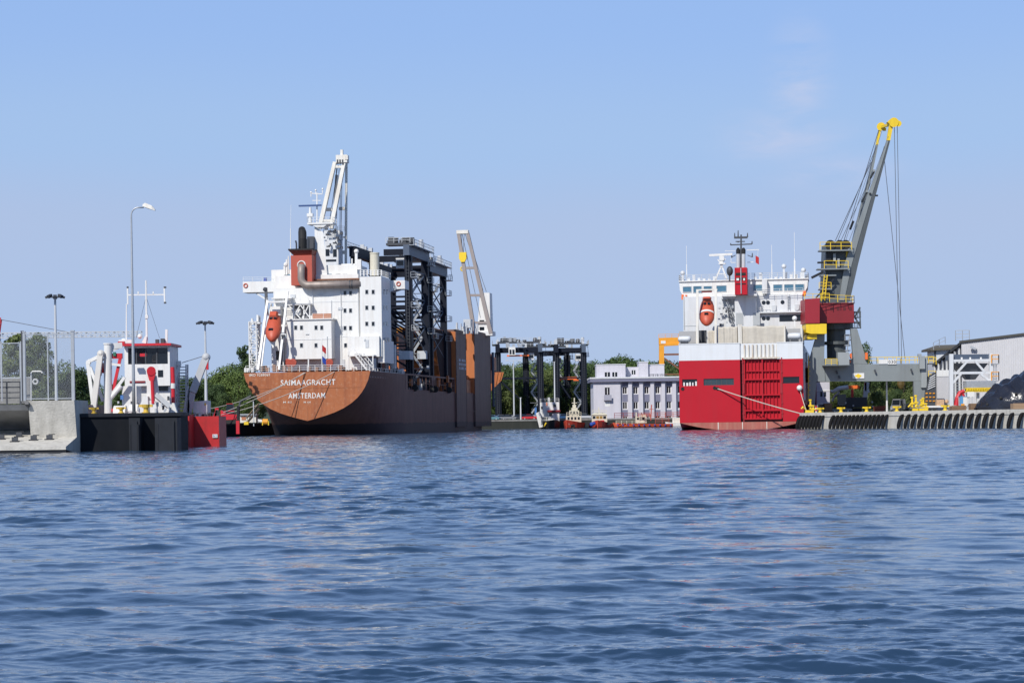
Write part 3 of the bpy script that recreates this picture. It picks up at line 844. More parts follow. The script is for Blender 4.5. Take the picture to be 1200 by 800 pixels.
    for sx in (-1, 1):
        x = 12.45 * sx
        m.box(min(x, x + .2 * sx), max(x, x + .2 * sx), 33, 92, 12.15, 12.5)
        for y in (33.2, 62, 64.5, 90): m.box(min(x - .3 * sx, x + .18 * sx), max(x - .3 * sx, x + .18 * sx), y, y + 2.2, 9.1, 12.16)
        for y in range(36, 92, 4): m.box(min(x, x + .1 * sx), max(x, x + .1 * sx), y, y + .12, 9.2, 12.2)
        m.box(min(x, x + .1 * sx), max(x, x + .1 * sx), 36, 90, 10.6, 10.72)
        m.box(min(x, x + .35 * sx), max(x, x + .35 * sx), 92, 140, 4.6, 4.9)
    part('bulwark', m, HULL, S, fr)
    # side-loader towers
    TW = hull_mat('tower_hull', (0.165, 0.105, 0.090), (0.060, 0.048, 0.050), 2.2, rough=.55, var=.16, scale=.4, streak=.6, scol=(0.09, 0.055, .045), sscale=.6, spots=.55, spcol=(.18, .12, .10), spec=.2)  # tower paint darkened to the tone of its shaded side
    for sx in (-1, 1):
        for y0, y1, zt_ in ((90.6, 104, 23.6), (116, 140, 24.3)):
            m = MB(); xa, xb = (6.0, 13.0)
            m.box(min(xa * sx, xb * sx), max(xa * sx, xb * sx), y0, y1, 8.8, zt_)
            m.box(min(12.3 * sx, 13.0 * sx), max(12.3 * sx, 13.0 * sx), y0, y1, 1.0, 8.8)
            for y in (y0, y1 - .2): m.box(min(xb * sx, xb * sx + .05 * sx), max(xb * sx, xb * sx + .05 * sx), y, y + .2, 1, zt_)
            m.box(min(xa * sx, xb * sx), max(xa * sx, xb * sx), y0, y1, zt_ + .004, zt_ + .3)
            t = part('side_tower', m, TW, S, fr)
            k = MB(); k.box(min((xa + .1) * sx, (xb - .1) * sx), max((xa + .1) * sx, (xb - .1) * sx), y0 - .08, y0 - .01, 9, zt_ - .2); part('lit_end_face', k, ORANGE, t, fr)  # orange face carries the sunlit tone of the tower end
            if sx == 1 and y0 < 100:
                k = MB()
                for i in range(5):
                    for j in range(3):
                        k.box(13.02, 13.06, 94 + i * 2.0, 94 + i * 2.0 + (1.3 if (i + j) % 3 else .7), 14.6 + j * .95, 15.2 + j * .95)
                part('load_marks', k, PALESTEEL, t, fr)
    m = MB(); m.box(4.0, 12.1, 104.2, 115.8, 8.8, 12.4); m.box(3, 11.5, 113.5, 115.6, 12.41, 13.5)
    m.box(-11.5, 11.8, 143, 149.5, 12.1, 15.4); m.prism([(9.5, 143, 15.4), (13.2, 143, 15.4), (13.2, 143, 18.5), (9.5, 143, 22)], (0, 5, 0))
    m.prism([(-9, 104, 8.8), (4, 104, 8.8), (4, 104, 15), (-9, 104, 15)], (0, 30, 0))
    part('hold_coaming', m, ORANGE, S, fr)
    m = MB(); m.prism([(9, 158, 9.2), (12.9, 158, 13), (13.6, 158, 15.2), (9, 158, 15.2)], (-2, 5, 0))
    for i in range(4): m.beam((9.4 + i, 157.9, 10 + i), (10 + i, 157.9, 15.2), .22)
    part('bow_flare', m, ORANGE, S, fr)

    # ---- accommodation
    acc = MB(); acc.fb(fr, 321, 337, 421.5, 434, 11.6, 15)
    acc.fb(fr, 318, 380, 337, 434, 11.2, 5)
    A = part('accommodation_block', acc, WHITE, S, fr)
    m = MB(); m.fb(fr, 336, 374.5, 388.5, 420.5, 8.6, 6); m.fb(fr, 335, 373.3, 390, 374.6, 8.3, 6.5)
    low = part('deckhouse', m, WHITE, S, fr)
    m = MB(); m.fb(fr, 338, 420.6, 390, 434, 11.5, 2); part('shaded_recess', m, GREYWHITE, S, fr)
    x0, x1, zb, zt_ = fr.rect(422, 324, 447.3, 418, 10.4)
    yb = fr.px(458.3, 380, x1)[0]
    m = MB(); m.box(x0, x1, 10.4, yb, zb, zt_)
    zc = fr.py(430, 394, 10.0)[1]; xa = fr.py(407.5, 405, 9.6)[0]
    m.box(xa, x1 - .4, 9.6, 11.5, zb, zc); m.box(x1 - 1, x1 + .35, 10.8, yb + .6, zb - 1.2, zc - .8)
    tw = part('stair_tower', m, WHITE, S, fr)
    def win(par, u, v, y, wpx=3.1, hpx=4.6, mt=GLASS):
        k = MB(); a, b, c, d = fr.rect(u - wpx / 2, v - hpx / 2, u + wpx / 2, v + hpx / 2, y)
        f = MB(); f.holes((a - .07, y - .05, c - .07), (1, 0, 0), (0, 0, 1), (0, 1, 0), b - a + .14, d - c + .14, .055, [(.07, .07 + b - a, .07, .07 + d - c)])
        k.box(a, b, y - .03, y + .05, c, d); part('window', k, mt, par, fr); return f
    fm = MB()
    for u, v in ((346.5, 383.8), (353.3, 383.8), (370.3, 383.8), (377, 383.8), (353.3, 404.5), (370.3, 404.5)): fm.add(*(lambda q: (q.v, q.f))(win(low, u, v, 8.58)))
    part('window_frame', fm, PALESTEEL, low, fr); fm = MB()
    for u in (404.3, 410.8):
        for v in (343.3, 363.8, 384.3): q = win(A, u, v, 11.58); fm.add(q.v, q.f)
    q = win(A, 405, 404.5, 11.58); fm.add(q.v, q.f)
    part('window_frame', fm, PALESTEEL, A, fr); fm = MB()
    for u in (429.8, 437.3):
        for v in (342, 360.5, 379.3): q = win(tw, u, v, 10.38); fm.add(q.v, q.f)
    part('window_frame', fm, PALESTEEL, tw, fr)
    for v in (342, 360.5, 379.3, 398):
        for u in (450.3, 453.7):
            (ya, za), (yb2, zb2) = fr.px(u - .7, v + 2.4, x1), fr.px(u + .7, v - 2.4, x1)
            off = .37 if v > 390 else .02
            k = MB(); k.box(x1 + off - .03, x1 + off + .02, ya, yb2, za, zb2); part('window', k, GLASS, tw, fr)
    # door with louvres on the deckhouse base, dark door under the lifeboat
    m = MB(); m.fb(fr, 323.5, 411, 327, 422, 11.16, .1); part('door', m, GLASS, A, fr)
    m = MB(); m.fb(fr, 428, 398, 432, 407, 9.5, .2); m.fb(fr, 426.5, 397, 428, 399, 9.4, .2); part('vent_box', m, PALESTEEL, tw, fr)
    # open boat deck beside the lifeboat: flat grey panel paints the recess shade behind a white truss
    m = MB(); m.fb(fr, 345, 357.5, 362, 373, 11.5, .08); part('recess_shade_panel', m, mat('recess_shade_grey', (.20, .21, .23), .7), A, fr)
    m = MB()
    for a_, b_ in (((338, 357), (352, 373)), ((352, 357), (343, 373)), ((352, 357), (362, 371)), ((362, 357), (354, 373)), ((344, 357), (344, 374)), ((356, 357), (356, 374)), ((363, 352), (363, 374))): m.beam(fr.p(*a_, 9.6), fr.p(*b_, 9.6), .2)
    m.fb(fr, 336, 355.6, 364, 357.2, 9.4, 2.1); m.fb(fr, 346, 362, 352, 369, 10.2, .9); m.fb(fr, 318, 348.6, 342, 350, 9.8, 1.8)
    part('deck_truss', m, WHITE, A, fr)
    m = MB()
    for u, v, w_, h_ in ((372, 345, 7, .7), (388, 352, .7, 20), (396, 360, 5, 3), (340, 345, 6, 4), (330, 360, 3, 5), (415, 398, 3, 4), (398, 421, 6, 8), (345, 415, .8, 18), (358, 391, 4, .8), (383, 394, .8, 26), (326, 402, 2, 4), (333, 385, 2, 5)):
        m.fb(fr, u, v, u + w_, v + h_, 8.45 if 337 < u < 388 and v > 376 else 11.45, .14)
    part('stern_gear', m, PALESTEEL, A, fr)
    m = MB(); m.fb(fr, 366.3, 338, 366.9, 434, 11.3, .15); m.fb(fr, 399.4, 338, 400.0, 434, 11.4, .12); m.fb(fr, 419.5, 338, 420.2, 394, 11.4, .1); m.fb(fr, 336.5, 397.4, 388, 397.9, 8.54, .06); m.fb(fr, 360, 394.3, 421, 394.8, 11.55, .05); m.fb(fr, 360, 353.3, 421, 353.8, 11.55, .05)
    part('pipe_run', m, GREYWHITE, A, fr)
    # deck edges, railings
    m = MB()
    for (u0, u1, v, y) in ((366, 392, 374, 8.8), (336, 366, 357, 12.6)):
        m.rail([fr.p(u0, v, y), fr.p(u1, v, y)], 1.15, 1.5)
    m.rail([fr.p(288, 436.2, .4), fr.p(433, 434.5, .4)], 1.25, 1.5, 3, .04)
    a_, b_ = fr.p(422.5, 323.5, 10.6), fr.p(447, 323.5, 10.6)
    m.rail([a_, b_, (b_[0], yb, b_[2])], 1.2, 1.2, 3, .045)
    for t in np.linspace(0, 1, 7): m.box(a_[0] + t * (b_[0] - a_[0]) - .12, a_[0] + t * (b_[0] - a_[0]) + .12, 10.45, 10.6, a_[2], a_[2] + 1.1)
    m.rail([(12.3, 1, 11.1), (12.5, 33, 11.1)], 1.9, 2.2, 3, .04)
    m.rail([fr.p(312, 356, 9), fr.p(362, 356, 9)], 1.1, 1.5)
    m.rail([fr.p(285, 329.5, 15.2), fr.p(330, 329.5, 15.2)], .8, 1.6, 2, .03)
    part('railing', m, WHITE, S, fr)
    m = MB(); m.fb(fr, 366, 367.5, 388, 373.5, 10, .4); part('shelter_panel', m, mat('teak_panel', (.38, .13, .05), .7), low, fr)
    # bridge
    m = MB(); m.fb(fr, 370, 310.5, 418.5, 327, 15, 9); m.fb(fr, 318, 316, 342, 336, 15.6, 8); m.fb(fr, 322, 322, 420, 336.9, 14, 12)
    m.fb(fr, 400, 309, 417, 311, 15.4, 6)
    br = part('bridge', m, WHITE, S, fr)
    for u0, u1 in ((371, 376.3), (381.3, 388.7), (393.2, 399), (401.3, 407), (408.8, 414.5)):
        k = MB(); k.fb(fr, u0, 321, u1, 326, 14.95, .1); part('window', k, BGLASS if u0 in (381.3,) else GLASS, br, fr)
    k = MB(); k.fb(fr, 334.5, 321.5, 340, 328, 15.55, .1); part('window', k, BGLASS, br, fr)
    m = MB(); m.fb(fr, 365, 326.4, 421, 328, 12.6, 2.6); part('deck_edge', m, RUSTBROWN, br, fr)
    m = MB(); a, b, c, d = fr.rect(284.5, 329.5, 331, 342.2, 15); m.box(a, b, 15, 19, c, d)
    m.fb(fr, 324, 338, 352, 357, 14.2, 5)
    m.beam(fr.p(298, 342, 16), fr.p(314, 352, 14), .25)
    lw = part('bridge_wing', m, WHITE, S, fr)
    k = MB(); k.torus((fr.p(287.8, 334.6, 14.9)), .38, .11); part('lifebuoy', k, BOATORANGE, lw, fr)
    m = MB(); a, b, c, d = fr.rect(457, 328.5, 474.5, 341.5, 19); m.box(a, b, 19, 23, c + .5, d); m.prism([(a, 19, c), (b - 1.5, 19, c + .5), (a, 19, c + .5)], (0, 4, 0))
    rw = part('bridge_wing', m, WHITE, S, fr)
    k = MB(); k.torus((fr.p(467, 332.6, 18.9)), .38, .11); part('lifebuoy', k, BOATORANGE, rw, fr)
    # funnel
    a, b, c, d = fr.rect(341, 299, 365.6, 334, 11.0); m = MB()
    m.box(a, b, 11.0, 14.6, c, d - .02)
    F_ = part('funnel', m, BRICKRED, S, fr)
    a2, b2, c2, d2 = fr.rect(338, 291.8, 369, 293, 10.4)
    m = MB(); m.loft([[(a + .5, 11.3, d - .02), (b - .1, 11.3, d - .02), (b - .1, 14.6, d - .02), (a + .5, 14.6, d - .02)], [(a2, 10.4, c2), (b2 - .6, 10.4, c2), (b2 - .6, 15.2, c2), (a2, 15.2, c2)]])
    part('funnel_collar', m, mat('funnel_collar_shade', (.20, .035, .022), .6), F_, fr)  # collar red darkened for the shade under the rim
    m = MB(); m.box(a2 - .05, b2 - .5, 10.3, 15.3, c2 + .004, c2 + .3); part('funnel_rim', m, SOOT, F_, fr)
    p0 = fr.p(354.5, 292, 12.5)
    m = MB(); m.tube([p0, fr.p(354.5, 280, 12.5), fr.p(354.3, 272.5, 12.8), fr.p(353.8, 269, 14.0)], [.85, .85, .84, .70], 14); part('exhaust_pipe', m, SOOT, F_, fr)
    m = MB(); m.tube([fr.p(347.5, 292, 10.5), fr.p(347.3, 285, 10.5), fr.p(346.4, 282, 10.5)], .17, 8); m.tube([fr.p(361, 292, 10.8), fr.p(361, 280, 10.8)], .28, 8); m.fb(fr, 360, 277, 367, 291, 13, 1.5); part('exhaust_pipe', m, DARK, F_, fr)
    m = MB(); pts = [fr.p(353, 309.5, 10.2), fr.p(353, 321, 10.2)]
    for t in np.linspace(0, 1, 6):
        ang = t * math.pi / 2; x = fr.p(353, 330, 10.2)
        pts.append((x[0] + 1.5 * (1 - math.cos(ang)), 10.2, x[2] + .75 - 1.5 * math.sin(ang)))
    e = fr.p(422, 335, 10.2); z = pts[-1][2]; pts += [(pts[-1][0] + 3, 10.2, z), (e[0], 10.9, z)]
    m.tube(pts, .74, 14)
    dct = part('exhaust_duct', m, PIPEBROWN, S, fr, smooth=True)
    m = MB()
    for u in (409.5, 412): x = fr.py(u, 335, 10.8)[0]; m.cyl((x, 10.8, z), (x + .25, 10.83, z), .86, n=16)
    part('duct_band', m, DARK, dct, fr)
    m = MB(); m.torus(fr.p(353.2, 310.5, 10.95), .78, .13, n=16); part('duct_collar', m, WHITE, dct, fr)
    # masts and antennas
    m = MB()
    m.loft([[fr.p(368.5, 322, 14.4), fr.p(383.5, 322, 14.4), fr.p(383.5, 322, 16.5), fr.p(368.5, 322, 16.5)],
            [fr.p(369, 300, 14.4), fr.p(381.5, 300, 14.4), fr.p(381.5, 300, 16.2), fr.p(369, 300, 16.2)],
            [fr.p(368.6, 265, 14.6), fr.p(378.6, 272, 14.6), fr.p(378.6, 272, 16), fr.p(368.6, 265, 16)]])
    m.fb(fr, 360, 260.8, 390, 262.6, 13.6, 3.4)
    m.prism([fr.p(364, 262.6, 13.8), fr.p(384, 262.6, 13.8), fr.p(379, 266, 13.8), fr.p(370, 266, 13.8)], (0, 3, 0))
    rm_ = part('radar_mast', m, WHITE, S, fr)
    m = MB(); a_, b_ = fr.p(360, 261, 13.7), fr.p(390, 261, 13.7); m.rail([(a_[0], 17, a_[2]), a_, b_, (b_[0], 17, b_[2])], 1.1, 1.2, 2)
    m.tube([fr.p(363.5, 261, 14), fr.p(363.5, 243, 14)], [.42, .22]); m.box(*(lambda q: (q[0] - .6, q[0] + .6, 13.6, 14.4, q[2] - .3, q[2] + .3))(fr.p(363.5, 252, 14)))
    m.beam(fr.p(371.5, 261, 14.5), fr.p(371.5, 226, 14.5), .22); m.beam(fr.p(364, 226.5, 14.5), fr.p(378, 227.5, 14.5), .18); m.beam(fr.p(366, 235, 14.5), fr.p(376, 235, 14.5), .14)
    for u, v in ((364.5, 225.5), (370, 223), (378, 221.5)): m.beam(fr.p(u, v + 5, 14.5), fr.p(u, v, 14.5), .16); m.sphere(fr.p(u, v, 14.5), .22, 6, 4)
    part('mast_fittings', m, WHITE, rm_, fr)
    m = MB(); a, b, c, d = fr.rect(350, 240, 376.5, 241.8, 13.8); m.box(a, b, 13.7, 14.1, c, d); part('radar_scanner', m, mat('navy_scanner', (.03, .07, .2), .4), rm_, fr)
    m = MB()
    m.beam(fr.p(340.5, 300, 15), fr.p(340.5, 268, 15), .16, w2=.12); m.beam(fr.p(340.5, 268, 15), fr.p(341, 240, 15), .05)
    for u, v0, v1, w in ((336, 304, 322, .3), (333.5, 312, 322, .4), (338, 300, 320, .2)): m.beam(fr.p(u, v1, 15.5), fr.p(u, v0, 15.5), w)
    m.sphere(fr.p(335, 310, 15.5), .5, 8, 5)
    for u, v0, v1, w in ((417.6, 296, 310, .5), (421, 304, 316, .9), (412.5, 303, 310, .25)): m.beam(fr.p(u, v1, 15.2), fr.p(u, v0, 15.2), w)
    m.sphere(fr.p(417.6, 294.6, 15.2), .5, 10, 6)
    part('antenna', m, WHITE, S, fr)
    m = MB(); m.cyl(fr.p(439, 323, 14), fr.p(439, 297.5, 14), .92, n=18); m.cyl(fr.p(439, 297.6, 14), fr.p(439, 296, 14), .98, n=18)
    part('vent_cowl', m, CREAM, S, fr, smooth=False)
    m = MB(); a, b, c, d = fr.rect(309, 325.5, 312, 329.5, 15.2); m.box(a, b, 15.2, 15.8, c, d); part('wing_repeater', m, BLUEP, lw, fr)
    # ---- aft deck gear: stairs, davit, lattice tower, bollards
    m = MB(); a, b = fr.p(415, 414.5, 6), fr.p(430, 433.5, 3.5)
    for dx in (0, 2.6):
        m.beam((a[0] + dx * .3, a[1] + dx, a[2]), (b[0] + dx * .3, b[1] + dx, b[2]), .14, .3)
        m.beam((a[0] + dx * .3, a[1] + dx, a[2] + 1), (b[0] + dx * .3, b[1] + dx, b[2] + 1), .09)
        for t in np.linspace(0, 1, 6): p = Vector(a).lerp(Vector(b), t) + Vector((dx * .3, dx, 0)); m.beam(p, p + Vector((0, 0, 1)), .07)
    for t in np.linspace(0, 1, 11): p = Vector(a).lerp(Vector(b), t); m.box(p.x - .12, p.x + .9, p.y, p.y + 2.4, p.z - .03, p.z + .03)
    m.beam(fr.p(408.6, 434, 7.5), fr.p(408.6, 412, 7.5), .2); m.beam(fr.p(437, 434, 7.5), fr.p(437, 417, 7.5), .2); m.fb(fr, 407.5, 415.8, 438, 417.2, 7.4, 3)
    part('stairway', m, WHITE, S, fr)
    m = MB()
    for u0, v0, u1, v1, yy0, yy1, w in ((313.5, 352, 302.5, 433, 7.5, 3.2, .42), (337, 341, 329.5, 410, 7.5, 4.5, .42), (329.5, 410, 327, 433, 4.5, 3.6, .4), (318, 356, 309, 400, 10.5, 8, .3), (306, 433, 311, 392, 5, 7, .25),
                                   (309, 376, 304, 433, 9, 9, .3), (331, 390, 336, 372, 5, 10, .28)):
        m.beam(fr.p(u0, v0, yy0), fr.p(u1, v1, yy1), w)
    m.fb(fr, 312, 352.4, 338, 354.6, 7.2, .6); m.fb(fr, 310, 367.6, 316, 369, 7.4, 1); m.fb(fr, 317, 359, 328.5, 369.5, 9.5, 2)
    m.fb(fr, 329, 391, 335, 396, 5, .8)
    part('lifeboat_davit', m, WHITE, S, fr)
    m = MB(); m.beam(fr.p(312.6, 369, 9.5), fr.p(311.6, 337, 10), .5); m.sphere(fr.p(310.5, 339, 9.8), .45, 8, 5)
    m.fb(fr, 329.5, 392, 333.5, 394.5, 4.6, .5); m.beam(fr.p(331, 395, 5), fr.p(330, 433, 4.5), .3); m.beam(fr.p(334, 401, 5.4), fr.p(333, 433, 5), .2)
    part('davit_winch', m, DARK, S, fr)
    m = MB(); p = fr.p(298, 433, 5.5); q = fr.p(297, 377, 5.5); m.lattice(p, q, 1.45, .2, 9, up=(0, 1, 0)); m.fb(fr, 291.5, 377.6, 304.5, 379.4, 4.9, 1.4)
    m.beam(fr.p(295.5, 378, 5.5), fr.p(295.5, 373, 5.5), .5, w2=.25); m.beam(fr.p(302, 379, 6), fr.p(302, 369, 6), .4)
    m.beam(fr.p(304, 432, 6.5), fr.p(304.3, 370, 6.5), .3)
    part('lattice_post', m, WHITE, S, fr)
    rnd = random.Random(3); m = MB()
    for u, h in ((306, 5), (310, 6), (313, 4), (321, 7), (325, 5), (333, 6), (339, 5), (350, 4), (362, 5), (371, 4), (384, 6), (396, 5), (402, 4), (399, 6), (414, 3)):
        m.fb(fr, u - 1.7, 434 - h, u + 1.7, 435.5, 3 + rnd.uniform(0, 4), .9)
    part('mooring_winch', m, RUSTBROWN, S, fr)
    m = MB()
    for u in (337.5, 386, 343): m.torus(fr.p(u, 425, 5.5), .62, .2, n=14); m.cyl(fr.p(u, 425, 5.2), fr.p(u, 425, 6.2), .5)
    part('hose_reel', m, BRICKRED, S, fr)
    m = MB()
    for u in (288, 291.5, 296): m.cyl(fr.p(u, 436, 1.6), fr.p(u, 431, 1.6), .33); 
    part('bollard', m, WHITE, S, fr)
    m = MB(); m.beam(fr.p(377.3, 435, .5), fr.p(377, 397, .5), .11); m.beam(fr.p(361.5, 435, 1), fr.p(361.5, 421, 1), .22); pl = part('flagstaff', m, WHITE, S, fr)
    for k, (v0, v1, mt) in enumerate(((404, 411, mat('flag_red', (.45, .03, .03), .9)), (411, 417, WHITE), (417, 424, BLUEP))):
        m = MB(); a, c = fr.p(377.6, v0, .5), fr.p(377.6, v1, .5)
        m.loft([[(a[0] + i * .18, .5 + .12 * math.sin(i * 2.1), a[2] - i * .16), (a[0] + i * .18, .55 + .12 * math.sin(i * 2.1), a[2] - i * .16), (c[0] + i * .18, .55 + .12 * math.sin(i * 2.1), c[2] - i * .16), (c[0] + i * .18, .5 + .12 * math.sin(i * 2.1), c[2] - i * .16)] for i in range(5)])
        part('flag', m, mt, pl, fr)
    # clutter aft of the holds on the starboard side
    m = MB()
    for i in range(46):
        y = rnd.uniform(22, 60); x = rnd.uniform(9.5, 12.3); z = 11.1 if y < 33 else 8.8; h = rnd.uniform(.5, 2.6)
        m.box(x - rnd.uniform(.1, .5), x + .1, y, y + rnd.uniform(.2, 1.2), z, z + h)
    part('deck_gear', m, DARK, S, fr)
    m = MB()
    for i in range(26):
        y = rnd.uniform(19, 58); x = rnd.uniform(9.5, 12.3); z = 11.1 if y < 33 else 8.8; h = rnd.uniform(.6, 4)
        m.box(x - rnd.uniform(.1, .5), x + .05, y, y + rnd.uniform(.2, 1.0), z + .2, z + h)
    m.fb(fr, 463, 432, 471.5, 438, 32, 1.5); m.fb(fr, 467, 411, 480, 421, 38, 4); m.fb(fr, 489, 411, 499, 420.5, 58, 4); m.beam(fr.p(501.5, 432, 58), fr.p(501.5, 428, 58), .5)
    for k in range(4): m.beam((9 + k, 22, 11.1), (9 + k, 22, 16), .2)
    m.fb(fr, 458.5, 404, 463, 432, 21, 1.2); m.rail([(8.5, 21.5, 16), (12.3, 21.5, 16), (12.3, 31, 16)], 1.1, 1.2)
    part('deck_gear', m, PALESTEEL, S, fr)
    m = MB()
    for u, v, y in ((481, 448, 40), (490, 447, 45), (524, 444, 80), (527, 452, 82), (521, 452, 80), (513, 449, 66)): m.fb(fr, u - 1.3, v - 4, u + 1.3, v + 4, y, 1)
    part('deck_gear', m, ORANGE, S, fr)
    # dark inner bulkhead seen through the cut-outs
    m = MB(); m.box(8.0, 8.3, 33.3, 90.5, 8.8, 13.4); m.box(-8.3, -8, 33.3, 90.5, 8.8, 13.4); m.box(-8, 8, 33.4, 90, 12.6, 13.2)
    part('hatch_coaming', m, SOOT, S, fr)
    # leaning hatch cover block: lit slanted end, shaded side deepened by a near-black plate
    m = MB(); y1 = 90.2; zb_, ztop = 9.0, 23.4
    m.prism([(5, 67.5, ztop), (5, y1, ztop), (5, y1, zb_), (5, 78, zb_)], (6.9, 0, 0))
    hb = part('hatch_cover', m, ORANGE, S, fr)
    m = MB(); m.prism([(11.92, 68.2, ztop - .3), (11.92, y1 - .2, ztop - .3), (11.92, y1 - .2, zb_ + .2), (11.92, 78.3, zb_ + .2)], (.06, 0, 0)); part('side_shade_plate', m, mat('dark_hatch_side', (.040, .024, .022), .8, var=.2, spec=.1), hb, fr)
    m = MB()
    for i in range(7):
        t0, t1 = i / 7, (i + 1) / 7; ya, yb_ = 67.4 + 10.5 * t0, 67.4 + 10.5 * t1; za, zb2 = ztop - (ztop - zb_) * t0, ztop - (ztop - zb_) * t1
        m.beam((5.2, ya - .25, za), (11.8, yb_ - .25, zb2), .3) if i % 2 else m.beam((11.8, ya - .25, za), (5.2, yb_ - .25, zb2), .3)
    part('stiffener', m, ORANGE, hb, fr)

    # ---- ship's own cranes
    yk = 31.0
    m = MB()
    L0, L1, H0, H1 = fr.p(376.3, 257, yk), fr.p(390.3, 257, yk), fr.p(392.5, 190, yk + 1), fr.p(403.5, 190, yk + 1)
    L0 = fr.p(374.5, 268, yk); L1 = fr.p(388.0, 268, yk)
    m.beam(L0, H0, .85, .9, .7, .8); m.beam(L1, H1, .85, .9, .7, .8)
    for t in (.12, .93): m.beam(Vector(L0).lerp(Vector(H0), t), Vector(L1).lerp(Vector(H1), t), .55)
    m.fb(fr, 393.5, 181.5, 406.5, 190.5, yk + .4, 2.0); m.fb(fr, 398.8, 175.5, 401.6, 181.6, yk + 1, .7); m.fb(fr, 404, 182, 407.6, 187, yk + .3, 1)
    bm_ = part('crane_boom', m, WHITE2, S, fr)
    m = MB()
    for u in (395.5, 398.5, 401.5): m.fb(fr, u - .9, 184 + 3, u + .9, 192.5, yk + .36, .3)
    part('sheave', m, DARK, bm_, fr)
    m = MB(); m.beam(fr.p(406.0, 188, yk + 4), fr.p(405.2, 318, yk + 4), .46); m.fb(fr, 397, 242.5, 406, 246, yk + 3.8, .8); m.fb(fr, 381, 243.5, 389, 247, yk + 1.5, 1); m.fb(fr, 397, 293.5, 405, 297.5, yk + 3.8, .8)
    part('crane_post', m, WHITE2, S, fr)
    m = MB()
    for (a, b) in (((395.5, 196), (386, 262)), ((397.5, 196), (392, 300)), ((399, 196), (398.2, 300)), ((394.2, 196), (393, 240)), ((401, 196), (399.5, 290))): m.beam(fr.p(*a, yk + 1.8), fr.p(*b, yk + 1.8), .11)
    m.beam(fr.p(394.6, 205, yk + 1.8), fr.p(392, 245, yk + 1.8), .5)
    part('hoist_wire', m, WIRE, S, fr)
    m = MB(); m.fb(fr, 380.5, 281, 396.5, 320, yk, 4); m.fb(fr, 379, 270, 398, 281, yk + .5, 3); ch = part('crane_house', m, GREYWHITE, S, fr)
    for u0, u1, v0, v1 in ((381.5, 386, 292, 300), (390.3, 394.5, 292, 301), (382, 394, 304, 306.5)):
        k = MB(); k.fb(fr, u0, v0, u1, v1, yk - .05, .1); part('window', k, GLASS, ch, fr)
    m = MB()
    for i in range(22): 
        u = rnd.uniform(378, 403); v = rnd.uniform(265, 291); m.fb(fr, u, v, u + rnd.uniform(1, 4), v + rnd.uniform(1, 3), yk - rnd.uniform(.2, 1.5), .5)
    m.rail([fr.p(379, 272, yk - 1), fr.p(404, 272, yk - 1)], 1.2, 1.3)
    part('crane_machinery', m, DARK, ch, fr)
    # forward crane
    yk = 133.0; GB = mat('shaded_white_boom', (.29, .255, .24), .5, var=.12, streak=.4, scol=(.25, .18, .15))  # white boom given its shaded grey-brown as base colour
    m = MB(); P = lambda u, v: fr.p(u, v, yk)
    Lb, Lt, Rb, Rt = P(556, 391), P(537.3, 273), P(575.5, 391), P(548, 273)
    m.beam(Lb, Lt, 1.0, 1.1, .8, .9); m.beam(Rb, Rt, 1.0, 1.1, .8, .9)
    for v in (314, 346, 378):
        t = (391 - v) / 118; a, b = Vector(Lb).lerp(Vector(Lt), t), Vector(Rb).lerp(Vector(Rt), t); m.beam(a, b, .6, .6)
    b2_ = part('crane_boom', m, GB, S, fr)
    m = MB(); m.fb(fr, 534.8, 269.6, 548.4, 273.8, yk - .6, 1.7); part('boom_head', m, WHITE2, b2_, fr)
    m = MB()
    for a, b in (((541, 274), (541.5, 296)), ((544, 274), (543, 296)), ((545, 274), (566, 340)), ((547, 274), (570, 342)), ((541.5, 274), (563, 372))): m.beam(P(*a), P(*b), .12)
    part('hoist_wire', m, WIRE, b2_, fr)
    m = MB(); a, b, c, d = fr.rect(537.8, 295.6, 546.4, 307, yk - .8); m.prism([(a, yk - .8, d), (b, yk - .8, d), (b, yk - .8, c + .9), (b - .5, yk - .8, c), (a + .5, yk - .8, c), (a, yk - .8, c + .9)], (0, .8, 0))
    m.cyl(P(542, 307), P(542, 312), .22); m.torus(P(542.2, 315), .5, .18)
    part('hook_block', m, YELLOW, b2_, fr)
    m = MB(); m.prism([P(559, 391), P(575, 391), P(573.6, 343), P(562.5, 343)], (0, 4, 0)); m.fb(fr, 560, 388, 577, 393, yk - .5, 5)
    h2 = part('crane_house', m, WHITE, S, fr)
    for v0, v1 in ((375, 378), (383, 387)): k = MB(); k.fb(fr, 562, v0, 567.5, v1, yk - .05, .2); part('window', k, GLASS, h2, fr)
    m = MB()
    for i in range(26):
        u = rnd.uniform(528, 560); v = rnd.uniform(376, 388); m.fb(fr, u, v, u + rnd.uniform(.7, 2.4), 391, rnd.uniform(92, 120), .8)
    m.fb(fr, 543, 374, 551.5, 384, 110, 3)
    part('tower_gear', m, PALESTEEL, S, fr)
    m = MB(); m.tube([(13.3, 142, 6), (13.3, 142, 20)], .35); part('fender_pipe', m, NAVYGREY, S, fr)
    return S
saloon()

